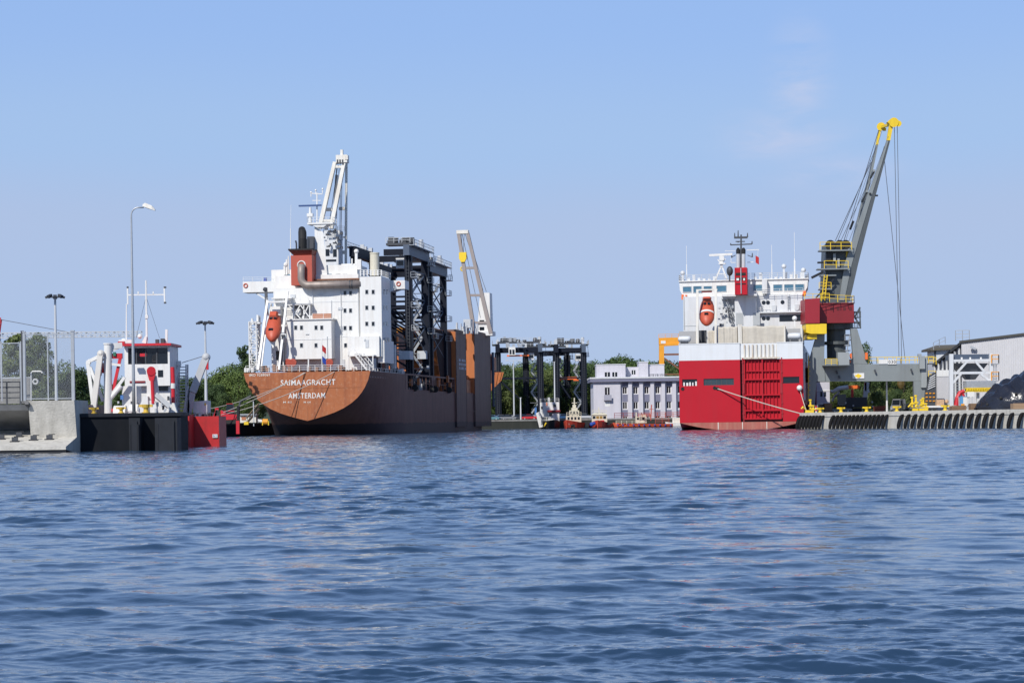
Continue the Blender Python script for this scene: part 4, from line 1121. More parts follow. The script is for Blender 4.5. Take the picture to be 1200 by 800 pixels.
# free-fall lifeboat builder (axis from high stern to low nose)
def lifeboat(fr, top, nose, w, h, label, wins, keel, band):
    top, nose = Vector(top), Vector(nose); d = (nose - top); L = d.length; d.normalize()
    a = Vector((1, 0, 0)); b = a.cross(d).normalized()
    if b.z < 0: b = -b
    root = thing('lifeboat', label, 'lifeboat', fr, tuple(nose))
    rings = []
    for t, k, q in ((0, .62, .75), (.05, .8, .9), (.2, .95, 1), (.5, 1.05, 1), (.72, 1.0, .92), (.86, .75, .72), (.95, .42, .45), (1, .1, .15)):
        c = top + d * (L * t)
        rings.append([c + a * (w / 2 * k * math.cos(x)) + b * (h / 2 * q * math.sin(x)) for x in np.linspace(0, 2 * math.pi, 17)[:-1]])
    m = MB(); m.loft(rings); hull = part('hull', m, BOATORANGE, root, fr, smooth=True)
    c = top + d * L * .12 + b * (h * .45)
    m = MB(); m.loft([[c + a * (s * w * .30) + d * (e * L * .13) for s, e in ((-1, -1), (1, -1), (1, 1), (-1, 1))], [c + b * .6 + a * (s * w * .22) + d * (e * L * .08) for s, e in ((-1, -1), (1, -1), (1, 1), (-1, 1))]])
    part('conning_cupola', m, BOATORANGE, root, fr)
    for t, x0, x1, up in wins:
        c = top + d * (L * t)
        k = MB(); p = c + b * (h * up); k.beam(p + a * x0 * w, p + a * x1 * w, .5, .5, up=tuple(b)); part('window', k, GLASS, root, fr)
    if band:
        c = top + d * (L * .52); k = MB(); rr = [[c + d * o + a * (w / 2 * 1.07 * math.cos(x)) + b * (h / 2 * 1.03 * math.sin(x)) for x in np.linspace(.15 * math.pi, .85 * math.pi, 9)] for o in (0, .45)]
        k.loft(rr, closed=False); part('reflective_band', k, WHITE, root, fr)
    m = MB(); 
    if keel:
        m.loft([[nose - d * .8 + a * s * .9 - b * .3 for s in (-1, 0, 1)], [nose - d * .2 - b * 1.6 + a * s * .12 for s in (-1, 0, 1)]], closed=False)
        m.beam(nose - d * 1.4 - b * .5, nose - b * 1.7 + d * .2, .9, .3, .2, .3)
        part('skeg', m, WHITE, root, fr)
    return root
lifeboat(SA, SA.p(322.5, 371, 9.0), SA.p(318.2, 399.5, 4.2), 2.9, 2.5, 'orange free-fall lifeboat hanging nose down at the stern of the orange freighter',
         ((.26, -.22, -.03, .47), (.26, .05, .24, .47), (.70, -.20, .10, .42)), True, False)

# ---------------------------------------------------------------- navy container gantries
xt0 = lambda a, b, t: a + (b - a) * t
def rtg(name, label, fr, x0, x1, y0, y1, zb, zt, lw, cat='gantry crane', group=None, tspan=0.0, braces=1, wheels=True, cab=None, seed=1, gh=2.2):
    rnd = random.Random(seed)
    root = thing(name, label, cat, fr, ((x0 + x1) / 2, (y0 + y1) / 2, zb), group)
    hw = lw / 2
    for x in (x0, x1):
        for y in (y0, y1):
            m = MB(); m.box(x - hw, x + hw, y - hw * .9, y + hw * .9, zb + 1.6, zt)
            l = part('leg', m, NAVY, root, fr)
            k = MB(); sgn = -1 if y == y0 else 1
            for i in range(int((zt - zb - 3) / .7)): k.beam((x - .3, y + sgn * (hw + .35), zb + 2 + i * .7), (x + .3, y + sgn * (hw + .35), zb + 2 + i * .7), .07)
            for s in (-.3, .3): k.beam((x + s, y + sgn * (hw + .35), zb + 2), (x + s, y + sgn * (hw + .35), zt), .09)
            part('ladder', k, DARK, l, fr)
    for x in (x0, x1):
        m = MB(); m.box(x - .65, x + .65, y0 - hw - 1.4, y1 + hw + 1.4, zt, zt + gh)
        g = part('girder', m, NAVYGREY if x == x1 else NAVY, root, fr)
        s = -1 if x == x0 else 1
        k = MB(); k.rail([(x + s * 1.6, y0 - 2, zt + gh), (x + s * 1.6, y1 + 2.4, zt + gh)], 1.2, 1.6, 2, .05); k.box(min(x + s * .65, x + s * 1.7), max(x + s * .65, x + s * 1.7), y0 - 2, y1 + 2.4, zt + gh - .12, zt + gh)
        part('walkway', k, GALV, g, fr)
    for y in (y0, y1):
        m = MB(); m.box(x0 - .6, x1 + .6, y - .5, y + .5, zb + .9, zb + 1.7)
        sl = part('sill_beam', m, NAVY, root, fr)
        k = MB(); k.box(x0 + .66 if not (tspan and y == y0) else xt0(x0, x1, tspan), x1 - .66, y - .45, y + .45, zt + .2, zt + 1.5); part('cross_beam', k, NAVY, root, fr)
        if wheels:
            k = MB()
            for x in (x0 - 1, x0 + 1, x1 - 1, x1 + 1): k.cyl((x, y - .3, zb + .75), (x, y + .3, zb + .75), .74, n=14)
            part('wheel', k, TYRE, sl, fr)
        if braces:
            k = MB(); z0, z1, z2 = zb + (zt - zb) * .36, zb + (zt - zb) * .62, zb + (zt - zb) * .70
            if braces == 1:
                for z in (z0, z1, z2, z2 - 1.0): k.beam((x0, y, z), (x1, y, z), .42)
                k.beam((x0, y, z1), (x1, y, z0), .45); k.beam((x0, y, z1 + 3), (x1, y, z0 + 3), .40); k.beam((x0, y, z0), (x1, y, zb + 3), .42)
            else:
                k.beam((x0, y, z1), (x1, y, z1), .45); k.beam((x0, y, z1), (x0 + (x1 - x0) * .5, y, z0 - 1), .4)
            part('brace', k, NAVY, root, fr)
    # trolley, machinery and cabin
    m = MB(); yt = y0 + (y1 - y0) * (.12 if cab is None else cab)
    xt = x0 + (x1 - x0) * tspan
    m.box(xt, x1, yt, yt + 3.2, zt + gh + .3, zt + gh + .8)
    for i in range(9):
        x = rnd.uniform(xt, x1 - 1); y = rnd.uniform(yt, yt + 2); m.box(x, x + rnd.uniform(.5, 1.8), y, y + rnd.uniform(.5, 1.4), zt + gh + .8, zt + gh + rnd.uniform(1.2, 2.4))
    m.cyl((x1 - 1.5, yt + .4, zt + gh + 1.3), (x1 - 1.5, yt + 2.6, zt + gh + 1.3), .7, n=12); m.cyl((xt + 1.5, yt + .4, zt + gh + 1.3), (xt + 1.5, yt + 2.6, zt + gh + 1.3), .7, n=12)
    part('trolley', m, DARK, root, fr)
    m = MB()
    for i in range(7):
        y = rnd.uniform(y0, y1); x = rnd.choice((x0, x1)); m.box(x - .4, x + .4, y, y + rnd.uniform(.4, 1.4), zt + gh + .01, zt + gh + rnd.uniform(.6, 1.8))
    m.cyl((x1, y1 - 4, zt + gh), (x1, y1 - 4, zt + gh + 2.4), .5); m.beam((x1, y1 - 1, zt + gh), (x1, y1 - 1, zt + gh + 2), .3)
    m.rail([(xt, yt - .1, zt + gh + .8), (x1, yt - .1, zt + gh + .8)], 1.1, 1.5, 2, .05)
    part('machinery', m, PALESTEEL, root, fr)
    m = MB(); xc = x0 + (x1 - x0) * .72; m.box(xc, xc + 1.8, yt + .5, yt + 2.6, zt - 2.4, zt - .2); cb = part('cabin', m, GREYWHITE, root, fr)
    k = MB(); k.box(xc + .2, xc + 1.6, yt + .45, yt + .55, zt - 1.8, zt - .8); part('window', k, GLASS, cb, fr)
    k = MB(); h0, h1 = zb + (zt - zb) * .30, zb + (zt - zb) * .9
    if braces == 1:
        for x in (x0, x1):
            for q in range(3):
                za, zc = h0 + (h1 - h0) * q / 3, h0 + (h1 - h0) * (q + 1) / 3
                k.beam((x, y0, za), (x, y1, zc), .2); k.beam((x, y1, za), (x, y0, zc), .2); k.beam((x, y0, zc), (x, y1, zc), .22)
        part('side_lattice', k, NAVYGREY, root, fr)
        k = MB()
        for z in (zb + (zt - zb) * .45, zb + (zt - zb) * .62, zb + (zt - zb) * .84):
            for y in (y0, y1):
                k.box(x1 + hw, x1 + hw + 1.0, y - 1.4, y + 1.4, z - .1, z); k.rail([(x1 + hw + 1.0, y - 1.4, z), (x1 + hw + 1.0, y + 1.4, z)], 1.1, .9, 2, .04); k.rail([(x1 + hw, y - 1.4, z), (x1 + hw + 1.0, y - 1.4, z)], 1.1, .9, 2, .04)
        part('platform', k, GALV, root, fr)
    # stair flights up one leg
    k = MB(); zs = zb + 2; i = 0; s = 1
    ysd = y1 - hw - .8
    while zs < zt - 4.5:
        k.beam((x1 - 2.2 * (1 - i % 2) - .6, ysd, zs), (x1 - 2.2 * (i % 2) - .6, ysd - .2, zs + 3.2), .14, .5)
        k.beam((x1 - 2.2 * (1 - i % 2) - .6, ysd, zs + 1.1), (x1 - 2.2 * (i % 2) - .6, ysd - .2, zs + 4.3), .08)
        k.box(x1 - 3.2, x1 - .4, ysd - .5, ysd + .5, zs + 3.2, zs + 3.3); zs += 3.3; i += 1
    k.rail([(x1 + hw + .3, y1 - 1.5, zt - .8), (x1 + hw + 1.2, y1 + 1.5, zt - .8)], 1.1, 1.0, 3, .05); k.box(x1 + hw, x1 + hw + 1.3, y1 - 1.5, y1 + 1.7, zt - .95, zt - .8)
    for z in np.linspace(zt - .8, zt + gh + 1, 4): k.beam((x1 + hw + 1.2, y1 + 1.6, z), (x1 + hw + .4, y1 + 1.6, z), .08)
    k.beam((x1 + hw + 1.2, y1 + 1.6, zt - .8), (x1 + hw + .7, y1 + 1.6, zt + gh + 1.2), .1)
    part('stairway', k, GALV, root, fr)
    return root
rtg('gantry_crane', 'navy container gantry on the freighter deck, nearest its white superstructure', SA, 0.0, 11.7, 42.5, 60.6, 8.8, 37.6, 1.5, seed=3, tspan=0.55)
rtg('gantry_crane', 'navy container gantry on the freighter deck, next to the orange hatch cover', SA, 0.0, 11.9, 64.4, 81.2, 8.8, 35.6, 1.4, seed=4, tspan=0.3)
def fbthing(name, boxes, mt, label, cat, fr):
    m = MB()
    for b in boxes: m.fb(fr, *b)
    return solo(name, m, mt, label, cat, fr)
fbthing('lifting_frame', ((459.5, 383.5, 473.5, 389, 92, 2), (459.5, 389.01, 465, 403, 92, 2), (488.5, 399, 494, 406.5, 92, 2), (473.51, 384.5, 500, 387.5, 92, 2)), ORANGEY, 'orange steel lifting frame lying on the freighter between the gantry legs', 'lifting frame', SA)

# ================================================================ red ro-ro ship
def roro():
    fr = RO
    S = thing('roro_ship', 'red and white car carrier moored stern on, with a red ramp door', 'ship', fr)
    HW = 12.25
    xl = fr.py(796, 450, 0)[0]; xr = fr.py(941.3, 450, 0)[0]
    ztop = fr.py(870, 402.5, 0)[1]; zw = fr.py(870, 421.3, 0)[1]; zr = fr.py(870, 494.2, 0)[1]
    Z0 = 1.45
    x_at = lambda u, v=450: fr.py(u, v, 0)[0]
    z_at = lambda v, u=870: fr.py(u, v, 0)[1]
    rx0, rx1 = x_at(867.5), x_at(917)
    # transom plates with real window openings
    cuts = []
    wins = [(799.5, 817, 444.2, 452), (824.5, 860, 443.4, 451.2), (917.6, 936.8, 441.2, 449)]
    wr = []
    for u0, u1, v0, v1 in wins:
        um = (u0 + u1) / 2
        wr.append((x_at(u0), x_at(u1), z_at(v1, um), z_at(v0, um)))
    m = MB()
    m.holes((xl, 0, Z0), (1, 0, 0), (0, 0, 1), (0, 1, 0), rx0 - xl, zw - Z0, .35, [(a - xl, b - xl, c - Z0, d - Z0) for a, b, c, d in wr[:2]])
    T2 = None
    T = part('transom', m, ROSERED, S, fr); m = MB()
    m.holes((rx1, 0, Z0), (1, 0, 0), (0, 0, 1), (0, 1, 0), xr - rx1, zw - Z0, .35, [(a - rx1, b - rx1, c - Z0, d - Z0) for a, b, c, d in wr[2:]])
    T2 = part('transom', m, ROSERED, S, fr)
    for i, (a, b, c, d) in enumerate(wr):
        k = MB(); k.box(a, b, .26, .33, c, d)
        w = part('window', k, GLASS if i != 1 else mat('tinted_green_glass', (.03, .05, .06), .06, var=.3, spec=.8), T2 if i == 2 else T, fr)
        if i == 0:
            k = MB()
            for q in np.linspace(a + .2, b - .4, 5): k.box(q, q + rrand(.2, .4), .2, .25, c, c + rrand(.3, 1.0))
            part('mooring_gear', k, WHITE, w, fr)
        if i == 1:
            k = MB()
            for q in np.linspace(a + .4, b - .4, 6): k.box(q, q + .12, .2, .25, c, d)
            part('mullion', k, DARK, w, fr)
    m = MB()
    zwm = zw + .003
    RW = mat('roro_white', (.66, .68, .70), .45, var=.03, streak=.25, scol=(.5, .47, .42))
    for q0, q1 in ((xl, rx0), (rx1 - 1.0, xr)):
        m = MB(); m.box(q0, q1, 0, .35, zwm, ztop); wb_ = part('white_bulwark', m, RW, S, fr)
        m = MB(); m.box(q0 - .05, q1 + .05, -.06, .3, ztop + .003, ztop + .16); part('cap_rail', m, RW, wb_, fr)
    if False: part('x', m, mat('roro_white', (.66, .68, .70), .45, var=.03, streak=.25, scol=(.5, .47, .42)), S, fr)
    # lower weathered strip with curved edge
    low = mat('worn_pink_antifouling', (0.36, 0.10, 0.075), 0.6, var=0.2, streak=0.6, scol=(0.42, 0.22, 0.16), sscale=.8, spots=.3, spcol=(.25, .07, .05))
    m = MB(); pts = [(xl, .02, Z0 - .003), (xr, .02, Z0 - .003)]
    for t in np.linspace(0, 1, 15)[1:-1]:
        x = xr + (xl - xr) * t; pts.append((x, .02, Z0 - .003 - 1.62 * (1 - abs(2 * t - 1) ** 2.2)))
    m.prism(pts, (0, .3, 0))
    lo_ = part('lower_transom', m, low, T, fr)
    k = MB()
    for u in (841, 869.5, 898): x = x_at(u); k.box(x - .07, x + .07, -.06, .02, .1, Z0 - .02)
    part('fender_strip', k, WHITE2, lo_, fr)
    # hull body
    m = MB(); rings = []
    for y, wf, zb in ((.35, 1, .0), (3, 1, -.4), (10, 1, -3), (20, 1, -5), (110, 1, -5), (130, .8, -5), (150, .4, -5), (160, .05, -5)):
        a, b = xl * wf, xr * wf; zc = Z0 if y < 1 else max(-4, Z0 - y * .25)
        rings.append([(a, y, zw), (a, y, zc), (a * .72, y, (zb + zc * .4 if y > 1 else .2)), (0, y, zb - .2), (b * .72, y, (zb + zc * .4 if y > 1 else .2)), (b, y, zc), (b, y, zw)])
    m.loft(rings, closed=False)
    hb = part('hull', m, hull_mat('roro_hull', (0.50, 0.016, 0.034), (0.03, 0.012, 0.014), .6, rough=.45, var=.08), S, fr)
    m = MB(); rings = [[(a * w, y, zw), (a * w, y, ztop), (b * w, y, ztop), (b * w, y, zw)] for y, w, a, b in ((.36, 1, xl, xr), (110, 1, xl, xr), (130, .85, xl, xr), (158, .15, xl, xr))]
    m.loft(rings, closed=True)
    part('upper_hull', m, MATS['roro_white'], S, fr)
    m = MB()
    for y in (2.2, 30, 60): m.box(xr, xr + .35, y, y + .5, zw - 8, ztop - 1)
    part('side_pipe', m, PALESTEEL, S, fr)
    # ramp recess and door
    m = MB(); zs = Z0 + .2
    m.box(rx0, rx1, 1.1, 1.3, Z0, ztop - 2.6); part('ramp_recess', m, mat('recess_red', (.22, .01, .018), .5), S, fr)
    dx0, dx1 = x_at(872.5), x_at(914.5); zt2, zb2 = z_at(419.5), z_at(491.5)
    D_ = MB(); D_.box(dx0, dx1, .75, .95, zb2, zt2); 
    door = part('ramp_door', D_, ROSERED, S, fr)
    k = MB(); w = dx1 - dx0
    for x in (dx0 - .12, (dx0 + dx1) / 2 - .12, dx1 - .12): k.box(x, x + .25, .12, .75, zb2, zt2)
    for i, z in enumerate((zb2, zb2 + 1.6, zb2 + 4.6, zb2 + 7.6, zt2 - .25)): k.box(dx0 + .02, dx1 - .02, .17, .76, z, z + .26)
    part('door_frame', k, ROSERED, door, fr)
    k = MB()
    for h0 in (dx0, (dx0 + dx1) / 2):
        for i in range(1, 5): x = h0 + w / 2 * i / 5; k.box(x - .05, x + .05, .42, .76, zb2 + .3, zt2 - .3)
    k.box(dx0 + .3, dx1 - .3, .3, .5, zt2 - 2.6, zt2 - 2.4); k.box(dx0 + .3, dx1 - .3, .45, .5, zb2 + 1.9, zb2 + 2.0)
    part('door_rib', k, ROSERED, door, fr)
    k = MB()
    for x, s in ((dx0 - .42, 1), (dx1 + .18, -1)):
        k.box(x, x + .22, -.1, .3, zb2 + .2, zt2); k.box(x + s * .2, x + s * .2 + .2, -.1, .2, zb2 + 5, zb2 + 7)
        for z in np.linspace(zb2 + 1, zt2 - 1, 6): k.box(x - .04, x + .26, -.16, .1, z, z + .3)
    part('door_guide', k, mat('guide_red', (.30, .012, .02), .5), door, fr)
    k = MB(); x0, x1 = x_at(873), x_at(911); za, zb_ = z_at(418.5), z_at(403.8)
    for i in range(9):
        x = x0 + (x1 - x0) * i / 8; k.box(x - .14, x + .14, .05, .7, za, zb_)
    k.box(x0 - .3, x1 + .3, 0.7, .8, za, zb_ + .1); k.box(x0 - .6, x1 + .5, -.08, .6, za - .35, za - .02)
    part('ramp_flaps', k, mat('rusty_white', (.60, .57, .50), .6, var=.1, streak=.9, scol=(.34, .20, .10), sscale=2.2), door, fr)
    # fairleads and stern light
    for u, v in ((800, 455.5), (837.5, 454.5), (841, 455.3)):
        k = MB(); x, z = fr.py(u, v, 0); k.torus((x, -.03, z), .25, .1); k.cyl((x, -.02, z), (x, .02, z), .22); part('fairlead', k, SOOT, S, fr)
    k = MB(); x, z = fr.py(937, 454.5, 0); k.sphere((x, -.5, z), .55, 14, 9); part('stern_buoy', k, WHITE, S, fr, smooth=True)
    # aft deck: canvas screens, capsules
    m = MB(); m.box(xl + .1, xr - .1, .4, 60, ztop - .3, ztop + .02); part('deck', m, DARK, S, fr)
    def canvas(u0, u1, v0, v1, y, t):
        x0, x1, z0, z1 = fr.rect(u0, v0, u1, v1, y); nx, nz = 22, 8
        vs = []; 
        for yy in (0, t):
            for j in range(nz + 1):
                for i in range(nx + 1):
                    sx = i / nx; sz = j / nz
                    vs.append((x0 + (x1 - x0) * sx, y + yy + .14 * math.sin(sx * 17 + sz * 2) * (1 - .5 * sz) + .08 * math.sin(sx * 41), z0 + (z1 - z0) * sz - .12 * math.sin(sx * math.pi * 3) ** 2 * sz))
        fs = []; o = (nx + 1) * (nz + 1)
        for k_ in (0, o):
            for j in range(nz):
                for i in range(nx): b = k_ + j * (nx + 1) + i; fs.append((b, b + 1, b + nx + 2, b + nx + 1))
        for i in range(nx): b = nz * (nx + 1) + i; fs.append((b, b + 1, b + 1 + o, b + o))
        for j in range(nz):
            for i in (0, nx): b = j * (nx + 1) + i; fs.append((b, b + nx + 1, b + nx + 1 + o, b + o))
        k = MB(); k.add(vs, fs); return k
    for a in ((841.5, 864, 382.5, 402.5, 2.4, 3), (869.5, 920, 381.6, 402.5, 2.2, 8), (829, 838, 387, 402.5, 3.2, 3)): part('canvas_screen', canvas(*a), CANVAS, S, fr, smooth=True)
    m = MB()
    for u in (817.5, 838.7, 866, 868.5, 919.5, 939): m.fb(fr, u - .9, 380, u + .9, 403, 2.0, .4)
    part('canvas_post', m, WHITE2, S, fr)
    m = MB(); m.fb(fr, 795.6, 388, 816, 402.5, 3, 6); m.fb(fr, 920, 385, 941, 402, 4.2, 6); part('deck_locker', m, mat('locker_grey', (.36, .36, .36), .6), S, fr)
    for u0, u1, v0, v1 in ((794.3, 809.3, 393.6, 400.6), (923, 938.8, 389.8, 397.4)):
        x0, x1, z0, z1 = fr.rect(u0, v0, u1, v1, .3); k = MB(); zc = (z0 + z1) / 2; r = (z1 - z0) / 2
        k.loft([[(x, .9 + q * .8 * math.cos(a), zc + q * r * math.sin(a)) for a in np.linspace(0, 6.283, 13)[:-1]] for x, q in ((x0, .5), (x0 + .25, .95), (x0 + .6, 1), (x1 - .6, 1), (x1 - .25, .95), (x1, .5))])
        lr = part('liferaft_canister', k, GREYWHITE, S, fr, smooth=True)
        k = MB(); k.box(x0 + .5, x1 - .5, .5, 1.3, z0 - .5, z0 + .05); part('cradle', k, DARK, lr, fr)
    # superstructure
    ys = 13.0
    m = MB(); m.fb(fr, 800.8, 346.2, 940.6, 402, ys, 16)
    A = part('accommodation_block', m, GREYWHITE, S, fr)
    m = MB(); m.fb(fr, 861.2, 347, 886.4, 402, ys - 2.2, 2.2); m.fb(fr, 846, 344.6, 887, 347, ys - 3.2, 3.2); m.fb(fr, 845, 347.1, 861.1, 350, ys - 2.4, 2.4); m.fb(fr, 886.5, 365, 940, 366.3, ys - 1, 1)
    part('funnel_casing', m, GREYWHITE, A, fr)
    m = MB()
    for u0, u1 in ((862.5, 871), (882.5, 890.5)): m.fb(fr, u0, 366.5, u1, 381, ys - 2.26, .1)
    for v in (381.5,): m.fb(fr, 801, v, 818, v + .6, ys - .05, .1)
    m.fb(fr, 801.2, 347.5, 802, 386, ys - .1, .2)
    part('panel', m, mat('panel_grey', (.38, .40, .41), .5), A, fr)
    k = MB(); k.fb(fr, 913.3, 368.7, 938, 376.5, ys - .03, .1); part('window', k, GLASS, A, fr)
    for u, v in ((895, 354.5), (900, 354.5), (917, 354), (895, 373), (900, 373)):
        k = MB(); x, z = fr.py(u, v, ys); k.cyl((x, ys - .06, z), (x, ys + .05, z), .40, n=14); part('porthole', k, GLASS, A, fr)
    for u, v in ((907, 360.5), (934, 359.5)):
        k = MB(); x, z = fr.py(u, v, ys); k.cyl((x, ys - .5, z - .3), (x, ys, z - .3), .42, n=12); k.box(x - .45, x + .45, ys - .3, ys, z - .9, z + .5); part('vent', k, PALESTEEL, A, fr)
    k = MB()
    for i in range(9): k.fb(fr, 923.4, 347 + i * 1.8, 925.8, 347.5 + i * 1.8, ys - .15, .1)
    k.fb(fr, 923, 347, 923.4, 364, ys - .15, .1); k.fb(fr, 925.8, 347, 926.2, 364, ys - .15, .1); part('ladder', k, GALV, A, fr)
    k = MB(); x0 = fr.py(886.6, 365, ys - .9)[0]; k.rail([fr.p(886.6, 364.8, ys - .9), fr.p(901, 364.8, ys - .9)], 1.1, .8); k.rail([fr.p(886.6, 346, ys - 1.2), fr.p(941, 344.5, ys - 1.2)], 1.2, 1.5); k.rail([fr.p(846, 344.5, ys - 3), fr.p(887, 344.5, ys - 3)], .5, 1.5, 1)
    part('railing', k, WHITE, A, fr)
    # bridge
    yb = ys + .6
    a, b, c, d = fr.rect(796, 328.6, 947, 346.2, yb)
    m = MB(); m.prism([(a, yb, d), (b, yb, d), (b - .15, yb, c + 1.4), (b - .9, yb, c), (a + .8, yb, c), (a + .1, yb, c + 1.4)], (0, 9, 0)); m.box(a - .1, b + .1, yb - .3, yb + 9, d + .004, d + .2)
    B = part('bridge', m, WHITE, S, fr)
    for u0, u1, v0, v1 in ((800.5, 810, 336, 342), (812.7, 822, 335.5, 342.5), (824.8, 834, 335.5, 340), (839.8, 851, 334.8, 341.5), (883, 895, 333.8, 340.4), (906.4, 916.4, 333.6, 340.4), (919.2, 929.6, 333.4, 340.4), (932, 942, 333.2, 340.4)):
        k = MB(); k.fb(fr, u0, v0, u1, v1, yb - .06, .12); w = part('window', k, BGLASS, B, fr)
        f = MB(); x0, x1, z0, z1 = fr.rect(u0, v0, u1, v1, yb); f.holes((x0 - .1, yb - .12, z0 - .1), (1, 0, 0), (0, 0, 1), (0, 1, 0), x1 - x0 + .2, z1 - z0 + .2, .1, [(.1, .1 + x1 - x0, .1, .1 + z1 - z0)]); part('frame', f, PALESTEEL, w, fr)
    k = MB(); k.rail([(a, yb + 8, d + .2), (a, yb - .2, d + .2), (b, yb - .2, d + .2), (b, yb + 8, d + .2)], 1.15, 1.5, 3, .05); part('railing', k, PALESTEEL, B, fr)
    m = MB()
    for u in range(801, 946, 6):
        if 838 < u < 884: continue
        h = random.Random(u).uniform(.3, 1.5); x, z = fr.py(u, 329, yb + 3); m.box(x - .25, x + .3, yb + 3, yb + 3.6, d + .2, d + .2 + h)
    for u in (800, 941.5): x, z = fr.py(u, 320, yb + 2); m.beam((x, yb + 2, d), (x, yb + 2, d + 1.6), .4); m.sphere((x, yb + 2, d + 1.9), .5, 10, 6)
    x, z = fr.py(918.6, 315, yb + 2); m.beam((x, yb + 2, d), (x, yb + 2, z), .4); m.sphere((x, yb + 2, z + .5), .5, 10, 6)
    m.fb(fr, 893, 327, 899, 344, yb - 1.6, 1.2)
    part('roof_gear', m, GREYWHITE, B, fr)
    m = MB()
    for u, v in ((804.8, 288), (904.6, 287), (931.2, 272)):
        p, q = fr.p(u, 328, yb + 3), fr.p(u - .4, v, yb + 3); mid = Vector(p).lerp(Vector(q), .45); m.beam(p, mid, .17); m.beam(mid, q, .07)
    p = fr.p(931.2, 328, yb + 2.5); m.beam(p, fr.p(931.2, 305, yb + 2.5), .3)
    part('antenna', m, WHITE, B, fr)
    m = MB(); m.fb(fr, 798.5, 345, 801, 351, yb - .3, .4); m.fb(fr, 803, 345.5, 805, 347, yb - .3, .4); m.fb(fr, 940.5, 341, 944.5, 346.5, yb - .4, .5); part('lifebuoy_box', m, BRIGHTORANGE, B, fr)
    # radar A-frame
    m = MB(); ya = yb + 1
    for u in (837.5, 853): m.beam(fr.p(u, 330, ya), fr.p(845.5, 311, ya), .3)
    m.beam(fr.p(841.5, 321, ya), fr.p(849.5, 321, ya), .22); m.beam(fr.p(845.5, 313, ya), fr.p(845.5, 300, ya), .55); m.beam(fr.p(841, 304, ya), fr.p(845, 309, ya), .2); m.beam(fr.p(850, 303, ya), fr.p(846, 309, ya), .2); m.fb(fr, 842, 308, 850, 309.5, ya - .6, 1.2); m.fb(fr, 843, 300, 848.5, 305, ya - .4, .8)
    ra = part('radar_mast', m, WHITE, S, fr)
    m = MB(); m.prism([fr.p(831, 300.4, ya - .2), fr.p(858.2, 299, ya - .2), fr.p(858.2, 296.4, ya - .2), fr.p(831, 297.8, ya - .2)], (0, .5, 0)); part('radar_scanner', m, WHITE, ra, fr)
    # funnel with bands, twin exhausts, mast
    yf = 6.5; a, b, c, d = fr.rect(861, 313.5, 875.4, 345, yf)
    m = MB(); m.box(a, b, yf, yf + 4, c, d); m.box(a, a + .2, yf - .12, yf, c, d); m.box(b - .2, b, yf - .12, yf, c, d)
    Fn = part('funnel', m, ROSERED, S, fr)
    for v0, v1 in ((319.5, 322.5), (325.2, 327.8), (332, 333)): k = MB(); k.fb(fr, 861.6, v0, 874.8, v1, yf - .1, .08); part('band', k, SOOT, Fn, fr)
    for v0, v1 in ((326, 328.6),): k = MB(); k.fb(fr, 863, v0, 866, v1, yf - .14, .05); k.fb(fr, 871, v0, 873, v1, yf - .14, .05); part('emblem', k, WHITE, Fn, fr)
    k = MB(); k.fb(fr, 867.8, 314, 868.8, 344, yf - .25, .14); part('ladder', k, GALV, Fn, fr)
    for u in (865, 871.3):
        k = MB(); k.cyl(fr.p(u, 314, yf + 2), fr.p(u, 297, yf + 2), .36, n=12); ep = part('exhaust_pipe', k, PALESTEEL, Fn, fr)
        k = MB(); k.tube([fr.p(u, 297.4, yf + 2), fr.p(u, 293, yf + 2), fr.p(u, 291.8, yf + 2.5)], [.40, .42, .30], 12); part('pipe_tip', k, SOOT, ep, fr)
    m = MB(); ym = yf + 5
    m.beam(fr.p(868.3, 330, ym), fr.p(868.5, 275, ym), .45, w2=.3)
    m.beam(fr.p(860.5, 278.5, ym), fr.p(876, 278.2, ym), .4); m.beam(fr.p(856, 287, ym), fr.p(881, 286, ym), .22); m.beam(fr.p(862, 283, ym), fr.p(873, 283, ym), .2)
    for u, v0, v1 in ((861, 279, 273), (876, 278, 273), (856.3, 287, 285), (881.3, 286, 282.5), (865, 278, 270), (857.5, 302, 299), (881.6, 301.5, 296.5)): m.beam(fr.p(u, v0, ym), fr.p(u, v1, ym), .28, w2=.15)
    m.beam(fr.p(857, 301.5, ym), fr.p(862, 299, ym), .15); m.beam(fr.p(881, 301, ym), fr.p(876, 299, ym), .15); m.fb(fr, 864, 282.3, 866, 284, ym - .2, .4)
    ma = part('signal_mast', m, DARK, S, fr)
    m = MB(); m.beam(fr.p(849.5, 294, ym), fr.p(862, 294, ym), .1); m.beam(fr.p(875, 293, ym), fr.p(889.5, 292.6, ym), .14); m.beam(fr.p(856.5, 307.6, ym), fr.p(862, 307.6, ym), .13); m.beam(fr.p(875, 307.5, ym), fr.p(883, 307, ym), .13); m.beam(fr.p(888.5, 293, ym), fr.p(887.6, 300, ym), .04); m.beam(fr.p(856.6, 302, ym), fr.p(856.6, 307.5, ym), .1)
    part('signal_yard', m, WHITE, ma, fr)
    m = MB(); p = fr.p(887.2, 299.5, ym); m.loft([[(p[0] - .3 + i * .2 + o, ym + .1 * math.sin(i * 2), p[2] - z - i * .12) for o, z in ((0, 0), (.06, 0), (.06, 1.4), (0, 1.4))] for i in range(4)]); part('flag', m, mat('flag_red', (.45, .03, .03), .9), ma, fr)
    m = MB(); m.beam(fr.p(855, 330, yf + 3), fr.p(855, 318, yf + 3), .3); m.sphere(fr.p(855.2, 317.6, yf + 3), .65, 10, 7, 1.5); part('searchlight', m, DARK, S, fr)
    # lifeboat davit
    m = MB()
    for u in (817.2, 838.8): m.beam(fr.p(u, 402.5, 3), fr.p(u, 340, 4), .45)
